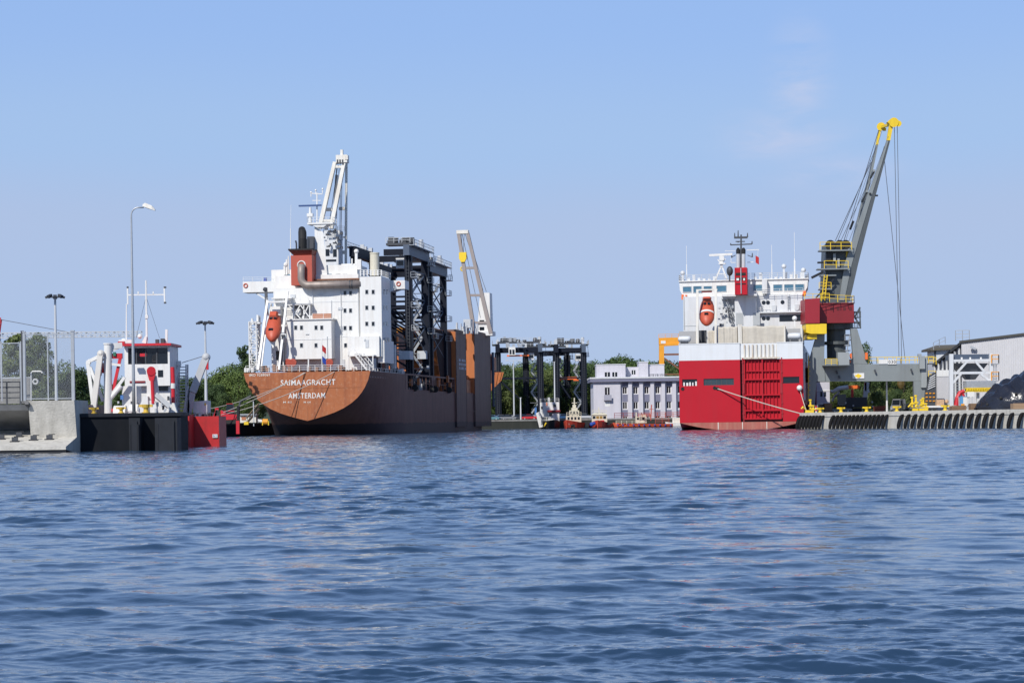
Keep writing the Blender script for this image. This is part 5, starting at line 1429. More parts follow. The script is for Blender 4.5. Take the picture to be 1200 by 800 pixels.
    m.fb(fr, 815.8, 338.6, 840.6, 340.4, 3.8, .6); m.beam(fr.p(817, 355, 3.6), fr.p(817, 372, 9), .2)
    dv = part('lifeboat_davit', m, WHITE2, S, fr)
    m = MB(); m.fb(fr, 816.8, 384.5, 818.4, 402.6, 2.4, .3); m.fb(fr, 838, 386, 840.2, 402.6, 2.4, .3); part('davit_foot', m, mat('rust_stained_white', (.5, .3, .2), .7, streak=.8), dv, fr)
    m = MB(); m.fb(fr, 822, 340.6, 834.2, 342.5, 4, .4); part('davit_beam', m, DARKRED, dv, fr)
    m = MB(); rnd = random.Random(9)
    for i in range(30):
        u = rnd.uniform(841, 862); v = rnd.uniform(347, 380); m.fb(fr, u, v, u + rnd.uniform(.5, 3), v + rnd.uniform(.6, 3), ys - rnd.uniform(.3, 3), .4)
    for i in range(4): m.beam(fr.p(850 + i * 1.0, 346 + i * 8, ys - 2), fr.p(858 + i * .5, 366 + i * 5, ys - 1), .15)
    part('stair_gear', m, PALESTEEL, A, fr)
    m = MB()
    for i in range(14):
        u = rnd.uniform(843, 861); v = rnd.uniform(360, 380); m.fb(fr, u, v, u + rnd.uniform(1, 3), v + rnd.uniform(1, 3), ys - rnd.uniform(.3, 3), .4)
    m.fb(fr, 819, 387, 828, 402, 6, .5)
    part('stair_gear', m, DARK, A, fr)
    m = MB(); m.beam(fr.p(931.2, 383, 5), fr.p(931.2, 374, 5), .3); m.sphere(fr.p(931.2, 373, 5), .5, 10, 6); part('deck_light', m, WHITE, S, fr)
    return S
_rr = random.Random(11)
def rrand(a, b): return _rr.uniform(a, b)
roro()
lifeboat(RO, RO.p(828.8, 354, 8.0), RO.p(828.0, 381, 3.4), 2.9, 2.5, 'orange free-fall lifeboat with a white band on the stern of the red ship',
         ((.28, -.2, -.03, .47), (.28, .05, .22, .47), (.70, -.14, .12, .42)), False, True)

# ================================================================ grey harbour crane on its portal
def harbour_crane():
    fr = W; Y = 420.0; Y2 = 433.0
    S = thing('harbour_crane', 'grey level luffing harbour crane with dark red machine house and yellow jib tip', 'crane', fr, (60, 426, QZ))
    P = fr.p
    # portal: two frames
    for y, fmat in ((Y, CRANEGREY), (Y2, CRANEGREY)):
        m = MB()
        pr = lambda pts, t=1.2: m.prism([P(u, v, y) for u, v in pts], (0, t, 0))
        pr([(966, 425), (1016.8, 426.5), (1087, 426), (1087, 446.5), (1072, 446.5), (1010, 446.5), (968, 446.8)])
        pr([(1070.5, 446.7), (1087, 446.7), (1081, 478.5), (1072, 478.5)])
        part('portal_beam', m, fmat, S, fr)
        m = MB(); pr = lambda pts, t=1.2: m.prism([P(u, v, y) for u, v in pts], (0, t, 0))
        pr([(957.5, 391), (966.5, 391), (965.8, 425), (967.5, 447), (957, 447), (954.5, 478.5), (947.5, 478.5), (948, 425)])
        l = part('portal_leg', m, fmat, S, fr)
        m = MB(); pr = lambda pts, t=1.2: m.prism([P(u, v, y) for u, v in pts], (0, t, 0))
        pr([(997, 385), (1004.5, 385), (1016.6, 426.3), (966.2, 424.8), (966.4, 420), (1000, 421)])
        part('portal_strut', m, fmat, S, fr)
    m = MB()
    m.prism([P(953, 446.9, Y - .05), P(966.6, 446.9, Y - .05), P(966, 427, Y - .05), P(953, 435.5, Y - .05)], (0, 12, 0))
    for u in (956, 1079): x = fr.py(u, 440, Y)[0]; m.box(x - 1, x + 1, Y + 1.2, Y2, fr.py(u, 443, Y)[1], fr.py(u, 430, Y)[1])
    for u in (951, 1077): x = fr.py(u, 440, Y)[0]; m.box(x - .9, x + .9, Y - 2, Y2 + 3, QZ + .5, QZ + 1.6)
    part('cross_beam', m, CRANEGREY, S, fr)
    m = MB()
    for u in (951, 1077):
        x = fr.py(u, 440, Y)[0]
        for y in (Y - 1.2, Y + .6, Y2 + .4, Y2 + 2.2): m.cyl((x - .3, y, QZ + .4), (x + .3, y, QZ + .4), .4, n=12)
    part('wheel', m, DARK, S, fr)
    m = MB(); m.prism([P(1080, 418, Y - .5), P(1086.5, 418, Y - .5), P(1086, 454, Y - .5), P(1079.5, 454, Y - .5)], (0, .5, 0)); m.fb(fr, 1077.5, 417, 1084, 432, Y - 1.2, .7); m.fb(fr, 1076, 414.5, 1080, 418, Y - 1, .8)
    part('portal_leg_box', m, CRANELIGHT, S, fr)
    m = MB(); m.fb(fr, 966.6, 427.5, 997, 438, Y - .04, .03)
    # platform and cabinet on the beam
    m = MB(); m.fb(fr, 981.8, 412.6, 995.3, 427.5, Y - 2.4, 2); part('switch_cabinet', m, CRANELIGHT, S, fr)
    m = MB(); x0, x1, z0, z1 = fr.rect(966, 427.6, 997, 428.6, Y - 3); m.box(x0, x1, Y - 3, Y, z0, z1); part('platform', m, CRANEDARK, S, fr)
    m = MB()
    m.rail([P(967.5, 427.4, Y - 2.9), P(981, 427.4, Y - 2.9)], 1.2, 1.0, 3, .05)
    m.rail([P(1018, 426, Y + .2), P(1094, 425, Y + .2)], 1.25, 1.6, 2, .055); m.rail([P(1018, 426, Y2), P(1094, 425, Y2)], 1.25, 1.6, 2, .055)
    m.rail([P(1088, 442, Y + .2), P(1096, 442, Y + .2)], 1.25, 1.0, 2, .06); m.rail([P(1088, 427, Y + .2), P(1097, 427, Y + .2)], 1.4, 1.0, 2, .06)
    m.rail([P(947.2, 470, Y - .3), P(947.5, 420, Y - .3)], .6, 2.0, 1, .06)
    for i in range(9): m.beam(P(947.5, 424 + i * 5.5, Y - .5), P(949.5, 424 + i * 5.5, Y - .5), .12)
    part('railing', m, YELLOW, S, fr)
    m = MB(); m.fb(fr, 1087, 443, 1097, 443.8, Y, 3); m.fb(fr, 1087, 425.5, 1096, 426.4, Y, 3)
    a, b = P(1096, 443, Y + 1), P(1084, 470, Y + 1); m.beam(a, b, .9, .14)
    part('stairway', m, CRANEDARK, S, fr)
    m = MB(); m.fb(fr, 1030, 421.2, 1040, 426.2, Y - .16, .1); part('number_plate', m, WHITE, S, fr)
    m = MB(); m.fb(fr, 1040.4, 421, 1050.4, 426.8, Y - .2, .1); np_ = part('number_plate', m, WHITE, S, fr)
    text_part('number', '030', BLACK, np_, fr, 1041.2, 422, 1049.6, 425.8, Y - .2, .02)
    m = MB(); m.fb(fr, 999, 437, 1012.8, 443.3, Y - .14, .1); lp = part('sign_plate', m, WHITE, S, fr)
    m = MB(); m.cyl(P(1005.7, 440.3, Y - .14), P(1005.7, 440.3, Y - .18), .42, n=16); m.fb(fr, 1002.2, 439.2, 1009.5, 441.4, Y - .17, .025); em = part('emblem', m, YELLOW, lp, fr)
    # column and turntable
    m = MB(); cx = fr.py(980, 405, 426.5)[0]
    zc0, zc1 = fr.py(980, 425, 426)[1], fr.py(980, 386, 426)[1]
    m.cyl((cx, 426.5, zc0 - 3.5), (cx, 426.5, zc1), 1.9, n=20); m.cyl((cx, 426.5, zc1), (cx, 426.5, zc1 + 1.6), 3.4, n=24); m.cyl((cx, 426.5, zc1 - 3), (cx, 426.5, zc1 - 2.4), 2.6, n=20)
    part('slewing_column', m, CRANEDARK, S, fr)
    m = MB()
    for i in range(5): m.fb(fr, 990, 392 + i * 6, 997, 393 + i * 6, 423.5, 2.5)
    m.rail([P(990, 398, 423), P(997, 398, 423)], 1.1, .8); m.beam(P(990.5, 424, 423), P(996, 392, 423), .15)
    part('stairway', m, GALV, S, fr)
    m = MB(); m.fb(fr, 996.3, 414, 998.2, 420, Y - .8, .5); m.fb(fr, 1014, 413, 1016.8, 421, Y - .6, .5); m.fb(fr, 995.8, 422, 997.2, 425, Y - .8, .4); part('cable_reel', m, BRIGHTORANGE, S, fr)
    # machine house
    m = MB(); ym = 421.0
    m.fb(fr, 960.8, 356, 1000.8, 378.2, ym, 9); m.fb(fr, 960, 354.8, 1001.5, 355.9, ym - .2, 9.4)
    H = part('machine_house', m, DARKRED, S, fr)
    m = MB(); m.prism([P(943.3, 350.4, 417.4), P(960.6, 349.2, 417.4), P(960.6, 378.4, 417.4), P(943.6, 378.8, 417.4)], (0, 11, 0)); part('counterweight_house', m, mat('sunlit_red_panels', (0.30, 0.016, 0.026), .5, var=.06), H, fr)  # lighter copy of the red puts sunlight into the colour
    m = MB()
    for u in (973, 980.5, 988, 995): m.fb(fr, u, 359.5, u + 3.2, 363.5, ym - .05, .04)
    part('louvre', m, MATS['dark_red_panels'] if False else mat('louvre_red', (.10, .008, .012), .6), H, fr)
    m = MB(); m.prism([P(944.4, 379.2, 417.6), P(968.6, 379.2, 417.6), P(968.6, 391, 417.6), P(950, 391, 417.6), P(944.8, 389.5, 417.6)], (0, 10, 0)); m.fb(fr, 946.5, 391.4, 957.3, 397, 418.4, 7); part('counterweight', m, YELLOW, S, fr)
    m = MB(); m.rail([P(943, 352, 418.6 - .8), P(1001, 355, 420.2)], 1.4, 1.6, 2, .05)
    m.rail([P(1001, 355, 420.2), (P(1001, 355, 420)[0], 430, P(1001, 355, 420)[2])], 1.4, 1.6, 2, .05)
    part('railing', m, YELLOW, H, fr)
    m = MB(); z = P(1005, 384, 422)
    for i in range(4): m.box(P(1001.2, 384 - i * 6, 422)[0], P(1008.6, 384 - i * 6, 422)[0], 421.5, 424.5, P(1005, 384 - i * 6, 422)[2], P(1005, 384 - i * 6, 422)[2] + .12)
    m.rail([P(1001.2, 384, 421.5), P(1008.6, 384, 421.5)], 1.2, .6, 3, .05); m.rail([P(1001.2, 372, 421.5), P(1008.6, 372, 421.5)], 1.2, .6, 3, .05); m.beam(P(1008.4, 385, 421.6), P(1007.4, 362, 421.6), .25); m.beam(P(1002, 372, 422), P(1008, 382, 422), .3); m.beam(P(1008, 360, 422), P(1002, 371, 422), .3)
    part('stairway', m, CRANEDARK, H, fr)
    # tower
    m = MB()
    m.loft([[P(967, 356, 422), P(993, 356, 422), (P(993, 356, 422)[0], 430, P(993, 356, 422)[2]), (P(967, 356, 422)[0], 430, P(967, 356, 422)[2])], [P(968, 286, 423), P(993.5, 286, 423), (P(993.5, 286, 423)[0], 429, P(993.5, 286, 423)[2]), (P(968, 286, 423)[0], 429, P(968, 286, 423)[2])]])
    T = part('tower', m, CRANEDARK, S, fr)
    m = MB()
    for u0, u1, v in ((960.5, 998, 292.8), (958.5, 994, 314.5), (962, 980, 322), (961, 975, 338)):
        a, b = P(u0, v, 420.6), P(u1, v, 420.6); m.box(a[0], b[0], 420.6, 423.4, a[2] - .25, a[2])
    part('platform', m, CRANEGREY, T, fr)
    m = MB()
    for u0, u1, v in ((961, 998, 292.8), (966, 994, 314.5)):
        m.rail([P(u0, v, 420.7), P(u1, v, 420.7)], 1.5, 1.7, 2, .06)
    m.rail([P(960, 338, 420.7), P(974, 338, 420.7)], 1.2, 1.0, 2, .05); m.rail([P(962, 352, 420.0), P(972, 352, 420.0)], 1.4, 1.0, 2, .05)
    m.beam(P(963, 352, 420.5), P(966, 322, 420.5), .15); m.beam(P(966.5, 352, 420.5), P(969.5, 322, 420.5), .15)
    for i in range(8): m.beam(P(963.3 + i * .4, 350 - i * 3.6, 420.5), P(966.8 + i * .4, 350 - i * 3.6, 420.5), .12)
    m.fb(fr, 991.5, 295, 994.5, 302, 422.5, .4)
    part('railing', m, YELLOW, T, fr)
    m = MB()
    for u in (973, 984, 991): m.cyl(P(u, 287, 422.6), P(u, 287, 425), 1.0, n=14)
    m.fb(fr, 968, 296, 974, 306, 422, 1); m.fb(fr, 958.5, 306.5, 966, 308.4, 421.5, 1); m.beam(P(951, 325.5, 421), P(965, 318.5, 421), .5); m.beam(P(956, 349, 421), P(977, 327, 421), .3)
    part('winch_drum', m, BLACK, T, fr)
    m = MB(); m.fb(fr, 976.5, 297, 979.5, 306, 421.9, .4); m.fb(fr, 981.5, 303, 984, 313, 421.9, .3); part('panel', m, CRANELIGHT, T, fr)
    # jib
    yA, yB = 422.0, 427.5
    m = MB()
    def girder(pts, y, t):     # pts: (u_left, u_right, v)
        m.loft([[P(a, v, y), P(b, v, y), (P(b, v, y)[0], y + t, P(b, v, y)[2]), (P(a, v, y)[0], y + t, P(a, v, y)[2])] for a, b, v in pts])
    girder([(984, 996, 352), (990, 1005.5, 310), (1004, 1016.0, 268), (1017.5, 1026.5, 228), (1031.3, 1036.6, 190), (1039.6, 1043.2, 165)], yA, 1.2)
    J = part('jib', m, CRANEDARK, S, fr)
    m = MB(); girder([(983.5, 989.5, 352), (989.6, 998.0, 310), (1003.6, 1010.0, 268), (1017.1, 1022.0, 228), (1031, 1034, 190), (1039.3, 1041.2, 165)], yA - .12, .5); part('jib_lit_face', m, CRANEGREY, J, fr)  # lighter strip paints in the sunlit left face of the jib
    m = MB(); girder([(984, 990, 350), (997, 1003, 290), (1009, 1014, 240), (1018.4, 1022, 205), (1026.6, 1029.2, 170)], yB, 1.0)
    part('jib', m, CRANEGREY, S, fr)
    m = MB()
    for (u0, v0, u1, v1) in ((1016, 224, 1010, 236), (1024, 200, 1020, 208), (1006, 262, 1002, 275)): m.beam(P(u0, v0, yA + .6), P(u1, v1, yB + .5), .45)
    part('jib_brace', m, CRANEGREY, S, fr)
    m = MB(); girder([(1039.4, 1043.4, 164.6), (1042.5, 1047, 146)], yA, 1.0); m.prism([P(1040, 143, yA - .2), P(1044, 139.2, yA - .2), P(1051, 139.3, yA - .2), P(1055, 143, yA - .2), P(1052, 147, yA - .2), P(1046, 148, yA - .2)], (0, 1.6, 0))
    m.cyl(P(1047.5, 143.5, yA - .6), P(1047.5, 143.5, yA + 1.6), .95, n=14); m.cyl(P(1053, 145, yA - .6), P(1053, 145, yA + 1.6), .6, n=12)
    girder([(1026.8, 1029.4, 169.6), (1030.4, 1033, 150)], yB, 1.0); m.cyl(P(1032.5, 148.5, yB - .3), P(1032.5, 148.5, yB + 1.3), .85, n=14)
    m.beam(P(1033, 149, yB), P(1043, 146, yA + 1), .5); m.fb(fr, 1035.5, 150, 1038.5, 153, yB, .8)
    part('jib_head', m, YELLOW, S, fr)
    m = MB(); wb = lambda a, b, y0, y1, r=.07: m.beam(P(*a, y0), P(*b, y1), r)
    wb((1048, 146), (1053.5, 418), yA + .5, 427, .10); wb((1051.4, 146), (1057, 444), yA + .5, 427, .10); wb((1036.5, 188), (1060.5, 420), yA + .5, 429, .10)
    wb((1055, 420), (1056, 447), 427, 427, .10)
    wb((978, 284), (1021, 190), 423, yB, .10); wb((981, 284), (1027, 172), 424, yB, .08); wb((988, 285), (1030, 152), 424, yB, .10); wb((984, 285), (1024, 200), 424, yB, .08)
    wb((1036, 172), (1016, 262), yA, yA, .08); wb((990, 285), (1034, 152), 424, yA, .08); wb((994, 285), (1041, 160), 424, yA, .08)
    part('hoist_wire', m, WIRE, S, fr)
    m = MB(); 
    for a, b in (((996, 269), (1000, 259)), ((1001.5, 280), (1005.5, 268))): m.beam(P(*a, yB - .6), P(*b, yB - .6), .45)
    m.fb(fr, 1026, 228.2, 1029, 230, yA - .4, .5); m.fb(fr, 1018.8, 226, 1021, 228, yA - .4, .5)
    part('wire_guide', m, BLACK, S, fr)
    m = MB(); z = P(1056, 449, 427); m.loft([[(z[0] + q * math.cos(a), 427 + q * .5 * math.sin(a), z[2] + h) for a in np.linspace(0, 6.283, 9)[:-1]] for h, q in ((1.0, .15), (.8, .7), (-.3, .8), (-.9, .5), (-1.2, .15))])
    part('hook_block', m, mat('dirty_yellow', (.10, .07, .02), .5), S, fr)
    m = MB(); a = P(1020, 432, Y - .3)
    for u, v in ((1025, 433), (1067.5, 432), (980, 434), (983, 440)): m.beam(P(u, v, Y - .4), P(u + 1.3, v + 4, Y - .4), .3)
    part('floodlight', m, DARK, S, fr)
harbour_crane()

# ---------------------------------------------------------------- pale hut, vehicles and gear on the terminal quay
def hut():
    fr = W; y = 462.0
    S = thing('gatehouse', 'narrow lilac grey block house with two windows under the crane portal', 'building', fr, (fr.py(965, 475, y)[0], y, QZ))
    m = MB(); m.fb(fr, 957, 447.5, 972.4, 480, y, 5); b = part('wall', m, LILAC, S, fr)
    for u in (962.6, 966.8):
        k = MB(); k.fb(fr, u - 1.3, 459, u + 1.3, 464.5, y - .05, .1); w = part('window', k, GLASS, b, fr)
    k = MB(); k.fb(fr, 956.8, 456.8, 972.6, 458.2, y - .08, .08); k.fb(fr, 957.5, 471.8, 970, 473.5, y - .08, .08); part('trim', k, WHITE, b, fr)
    k = MB(); k.fb(fr, 957.6, 474, 969, 480, y - .03, .05); part('door', k, GLASS, b, fr)
hut()

def car_parts(root, fr, o, th, L, wd, h, paint, kind='car'):
    f2 = Frame(0, 0, 0, 0); c, s = math.cos(R(th)), math.sin(R(th))
    T = lambda m: setattr(m, 'v', [(o[0] + x * c - y * s, o[1] + x * s + y * c, o[2] + z) for x, y, z in m.v]) or m
    hw = wd / 2; l = L / 2
    if kind == 'car':
        low = [(-l, .28), (-l, .62), (-l * .93, .84), (-l * .48, .90), (l * .55, .90), (l * .97, .80), (l, .55), (l, .28)]
        cab = [(-l * .52, .88), (-l * .20, h), (l * .42, h), (l * .86, .88)]
    else:
        low = [(-l, .3), (-l, .8), (-l * .93, 1.15), (-l * .75, 1.3), (l, 1.3), (l, .3)]
        cab = [(-l * .78, 1.29), (-l * .52, h), (l * .99, h), (l, 1.29)]
    def ext(poly, w0, w1, zr):
        n = len(poly); m = MB()
        ww = lambda z: w0 + (w1 - w0) * max(0, (z - zr[0]) / (zr[1] - zr[0]))
        vs = [(x, -ww(z), z) for x, z in poly] + [(x, ww(z), z) for x, z in poly]
        m.add(vs, [tuple(range(n)), tuple(range(2 * n - 1, n - 1, -1))] + [(i, n + i, n + (i + 1) % n, (i + 1) % n) for i in range(n)]); return m
    part('body', T(ext(low, hw, hw * .96, (.3, .95))), paint, root, fr)
    m = ext(cab, hw * .93, hw * .76, (.88, h)); roofm = MB()
    part('cabin', T(m), GLASS if kind == 'car' else paint, root, fr)
    x0, x1 = (-l * .18, l * .40) if kind == 'car' else (-l * .5, l * .97)
    if kind == 'car':
        m = MB(); m.box(x0, x1, -hw * .77, hw * .77, h - .01, h + .04); part('roof', T(m), paint, root, fr)
    else:
        m = MB(); m.add([(-l * .775, -hw * .8, 1.38), (-l * .775, hw * .8, 1.38), (-l * .56, hw * .72, h - .15), (-l * .56, -hw * .72, h - .15)], [(0, 1, 2, 3)]); m.box(-l * .5, -l * .1, -hw * .95, hw * .95, 1.4, h - .25); part('window', T(m), GLASS, root, fr)
    for x in (-l * .62, l * .62):
        for y in (-1, 1):
            m = MB(); m.cyl((x, y * hw * .98, .32), (x, y * hw * .72, .32), .32, n=14); w = part('wheel', T(m), TYRE, root, fr)
            m = MB(); m.cyl((x, y * hw * 1.0, .32), (x, y * hw * .9, .32), .18, n=10); part('rim', T(m), GALV, w, fr)
    for y in (-1, 1):
        m = MB(); m.box(-l - .02, -l + .08, y * hw * .72 - .16, y * hw * .72 + .16, .58, .74); part('headlight', T(m), PALESTEEL, root, fr)
        m = MB(); m.box(l - .08, l + .02, y * hw * .75 - .14, y * hw * .75 + .14, .62, .80); part('tail_light', T(m), REDPAINT, root, fr)

PAINT = {k: mat('car_paint_' + k, c, .25, var=.02, coat=.5) for k, c in dict(silver=(.45, .46, .48), dark=(.03, .032, .04), blue=(.03, .09, .20), teal=(.10, .22, .26), red=(.48, .03, .04), white=(.75, .75, .75), grey=(.20, .21, .23)).items()}
def car(u, y, zg, th, paint, label, name='parked_car', cat='car', L=4.3, wd=1.78, h=1.46, kind='car', group=None):
    x = W.py(u, 490, y)[0]; S = thing(name, label, cat, W, (x, y, zg), group)
    car_parts(S, W, (x, y, zg), th, L, wd, h, PAINT[paint], kind)
CG = 'cars parked on the far quay'
for u, y, th, p, l in ((577.5, 598, 160, 'teal', 'teal blue car parked nearest the bow of the orange freighter'), (586, 603, 20, 'silver', 'silver hatchback parked second along the far quay, before the pale lamp post'),
                       (596, 600, 175, 'grey', 'mid grey car parked just before the pale lamp post on the far quay'), (606, 602, 5, 'dark', 'black car parked right behind the pale lamp post on the far quay'),
                       (612, 606, 100, 'blue', 'dark blue car parked end on between the black car and the red car'), (621, 599, 170, 'red', 'bright red car parked on the far quay beside the white workboat'),
                       (659, 606, 15, 'blue', 'blue car parked behind the white workboat and the tug'), (686, 604, 178, 'silver', 'silver car parked between the two red tugs')):
    car(u, y, FZ, th, paint=p, label=l, group=CG)
car(986, 431, QZ, 172, 'dark', 'dark saloon car parked under the crane portal')
car(1053, 433, QZ, 65, 'grey', 'grey panel van standing under the crane portal with its white rear to us', 'panel_van', 'van', 5.4, 2.0, 2.6, 'van')
car(295, 440, FZ, 5, 'white', 'white car parked on the bank just left of the freighter stern')
car(284, 445, FZ, 170, 'red', 'red car parked on the bank behind the yellow gangway')

def bollard(u, y, zg, label, mt=YELLOW, s=1.0, fr=W):
    x = fr.py(u, 480, y)[0]; S = thing('mooring_bollard', label, 'bollard', fr, (x, y, zg), 'yellow mooring bollards')
    m = MB(); m.cyl((x, y, zg + .05), (x, y, zg + .62 * s), .30 * s, .26 * s, 14); m.cyl((x, y, zg), (x, y, zg + .08), .48 * s, n=14); part('post', m, mt, S, fr)
    m = MB(); m.cyl((x, y, zg + .55 * s), (x, y, zg + .95 * s), .40 * s, .50 * s, 14); m.beam((x - .78 * s, y, zg + .80 * s), (x + .78 * s, y, zg + .80 * s), .3 * s, .28 * s); part('cap', m, mt, S, fr)
ql = lambda u: (lambda s: s)(None)
def quay_y(u):        # depth of the concrete quay edge under column u, a little inland
    best = None
    for k in range(400):
        t = k / 399 * 1.9; p = QA + (QB - QA) * t
        x = W.py(u, 482, p.y)[0]
        if best is None or abs(x - p.x) < best[0]: best = (abs(x - p.x), p.y)
    return best[1] + 1.3
for u, l in ((961, 'yellow bollard on the quay edge in front of the lilac block house'), (985.5, 'yellow bollard on the quay edge in front of the dark saloon car'),
             (1015.5, 'yellow bollard on the quay edge between the dark saloon and the white pole'), (1051, 'yellow bollard on the quay edge in front of the grey panel van'),
             (1107.6, 'yellow bollard on the quay edge below the grey cladded bin')):
    bollard(u, quay_y(u), QZ + .05, l, s=.95)

def hook_set(u, y, label, posts):
    x = W.py(u, 480, y)[0]; S = thing('mooring_hook', label, 'mooring hook', W, (x, y, QZ), 'yellow quick release hooks')
    m = MB(); m.box(x - .8, x + .8, y - .4, y + .5, QZ + .05, QZ + .55); part('base', m, YELLOW, S)
    for dx, h in posts:
        m = MB(); m.beam((x + dx, y, QZ + .7), (x + dx, y, QZ + h), .36, w2=.26); m.beam((x + dx - .4, y - .2, QZ + h * .6), (x + dx + .4, y - .2, QZ + h * .6), .28); m.cyl((x + dx, y, QZ + h), (x + dx, y, QZ + h + .3), .28, n=10); part('post', m, YELLOW, S)
    m = MB(); m.tube([(x - .9, y - .4, QZ + .8), (x - 1.3, y - .6, QZ + 1.2), (x - 1.6, y - .6, QZ + .8)], .16); part('hook', m, YELLOW, S)
hook_set(948.5, 405.2, 'yellow mooring hook stand at the quay corner beside the red ship', ((.2, 2.3), (.7, 1.2)))
hook_set(1074, 391, 'yellow mooring hook stand with tall posts near the right crane leg', ((-.8, 2.4), (-.1, 2.7), (.9, 1.9)))
hook_set(1082, 388, 'stubby yellow mooring hook stand just beyond the tall posts', ((0, 2.2), (.5, 1.2)))

def misc_right():
    P = W.p
    y = 424; x, z = W.py(1039, 446, y); S = thing('lamp_post', 'slim white pole standing in the middle of the crane portal opening', 'pole', W, (x, y, QZ))
    m = MB(); m.cyl((x, y, QZ), (x, y, QZ + 6.6), .20, .15, 10); part('post', m, WHITE, S); m = MB(); m.box(x - .15, x + .15, y - .12, y + .12, QZ + 6.6, QZ + 6.8); part('cap', m, GREYWHITE, S)
    # material handler
    y = 450; x = W.py(996, 475, y)[0]; S = thing('material_handler', 'dark tracked material handler with a bent white and orange arm under the portal', 'excavator', W, (x, y, QZ))
    m = MB()
    for s in (-1, 1): m.loft([[(x - 2.4 + a, y + s * 1.2 - .35, QZ + b) for a, b in ((0, .45), (.4, 0), (4.4, 0), (4.8, .45), (4.4, .95), (.4, .95))], [(x - 2.4 + a, y + s * 1.2 + .35, QZ + b) for a, b in ((0, .45), (.4, 0), (4.4, 0), (4.8, .45), (4.4, .95), (.4, .95))]])
    part('track', m, TYRE, S); m = MB(); m.box(x - 1.0, x + 3.4, y - 1.4, y + 1.4, QZ + 1.1, QZ + 3.2); m.box(x - .6, x + .6, y - .6, y + .6, QZ + .8, QZ + 1.1); part('body', m, DARK, S)
    m = MB(); m.box(x - 2.6, x - 1.0, y - 1.4, y, QZ + 1.6, QZ + 3.9); part('cab', m, GLASS, S)
    m = MB(); m.beam(P(1013, 470, y - .4), P(1016, 447.5, y - .4), .9, .8); m.beam(P(1018, 460, y - .4), P(1014, 448, y - .4), .5); part('arm', m, PALESTEEL, S)
    m = MB(); m.fb(W, 993.5, 451.4, 1007.5, 455.2, y - .6, .8); part('arm_joint', m, BRIGHTORANGE, S)
    m = MB(); m.tube([P(994, 453.5, y - .3), P(983, 455, y - .3), P(976, 459, y - .3), P(973, 458, y - .3)], [.45, .45, .35, .3]); m.tube([P(975, 470, y), P(978, 464, y), P(984, 459, y)], .22); part('boom', m, WHITE, S)
    m = MB(); m.fb(W, 1013.5, 448, 1015.5, 458, y - .8, .3); m.fb(W, 997.5, 456, 1000.2, 467, y - .8, .3); part('hydraulic_cylinder', m, REDPAINT, S)
    m = MB()
    for u, v in ((990, 471), (999, 474), (1021, 470), (1022, 475)): m.fb(W, u, v, u + 2, v + 2, y - 1.6, .1)
    part('work_light', m, PALESTEEL, S)
    def crate(u, y, w, h, mt, label, name='crate', cat='crate'):
        x = W.py(u, 480, y)[0]; S = thing(name, label, cat, W, (x, y, QZ))
        m = MB(); m.box(x - w / 2, x + w / 2, y, y + w, QZ + .12, QZ + h); part('box', m, mt, S)
        m = MB()
        for k in range(4): m.box(x - w / 2 - .03, x + w / 2 + .03, y - .05, y - .01, QZ + .15 + k * h / 4, QZ + .15 + k * h / 4 + h / 7)
        for s in (-.4, .4): m.box(x + s * w - .08, x + s * w + .08, y + .05, y + w - .05, QZ, QZ + .11)
        part('slat', m, mt, S)
    crate(970.8, 428, 1.5, 1.9, WOODM, 'brown wooden crate beside the lilac block house')
    crate(1031.5, 432, 2.0, 1.2, mat('rusty_red', (.30, .07, .04), .7), 'rusty red skip on the quay near the white pole', 'skip', 'skip')
    crate(1124, 392, 2.6, .9, WOODM, 'low heap of timber pallets stacked in front of the hopper', 'pallet_stack', 'pallets')
    crate(1145, 390, 2.2, 1.3, WOODM, 'pile of dark timber boards between the sign and the tarpaulin heap', 'timber_stack', 'timber')
    crate(1195, 372, 2.2, 1.1, mat('pale_timber', (.36, .24, .15), .8), 'pale timber crate at the foot of the tarpaulin heap', 'crate', 'crate')
    # red and white safety barrel, white skip
    x = W.py(956.5, 480, 409)[0]; S = thing('traffic_cone', 'red and white striped marker post beside the corner mooring hook', 'marker', W, (x, 409, QZ))
    for k in range(4): m = MB(); m.cyl((x, 409, QZ + k * .34), (x, 409, QZ + k * .34 + .33), .2, n=10); part('band', m, REDPAINT if k % 2 else WHITE, S)
    y = 405; x = W.py(1102, 475, y)[0]; S = thing('flatbed_trailer', 'low white flatbed trailer parked in front of the grey cladded bin', 'trailer', W, (x, y, QZ))
    m = MB(); m.box(x - 3.4, x + 3.4, y - 1, y + 1, QZ + .7, QZ + 1.05); part('bed', m, WHITE, S); m = MB()
    for q in (-2.2, -1.3, 2.0): m.cyl((x + q, y - .9, QZ + .36), (x + q, y - .6, QZ + .36), .36, n=12)
    part('wheel', m, TYRE, S); m = MB(); m.box(x - .8, x + .6, y - .6, y + .6, QZ + 1.06, QZ + 2.2); m.sphere((x + 1.2, y, QZ + 1.8), .4, 8, 6); part('load', m, mat('mixed_load', (.5, .33, .2), .7, var=.5, scale=3), S)
    # red grab arm and booth, sign board
    y = 402; S = thing('loader_arm', 'red hydraulic loader arm bent over beside the blue and white booth', 'loader', W, P(1121, 478, y)[:2] + (QZ,))
    m = MB(); m.tube([P(1121, 475, y), P(1122, 466, y), P(1125, 460, y), P(1130, 458, y)], [.5, .45, .42, .35]); m.beam(P(1127, 458, y), P(1131, 468, y), .4); part('arm', m, REDPAINT, S)
    m = MB(); m.box(*(lambda p: (p[0] - .9, p[0] + .9, y - .6, y + .6, QZ, QZ + .6))(P(1121, 478, y))); part('base', m, DARK, S)
    y = 396; S = thing('booth', 'small blue and white booth with a yellow panel at the quay edge', 'booth', W, P(1129, 478, y)[:2] + (QZ,))
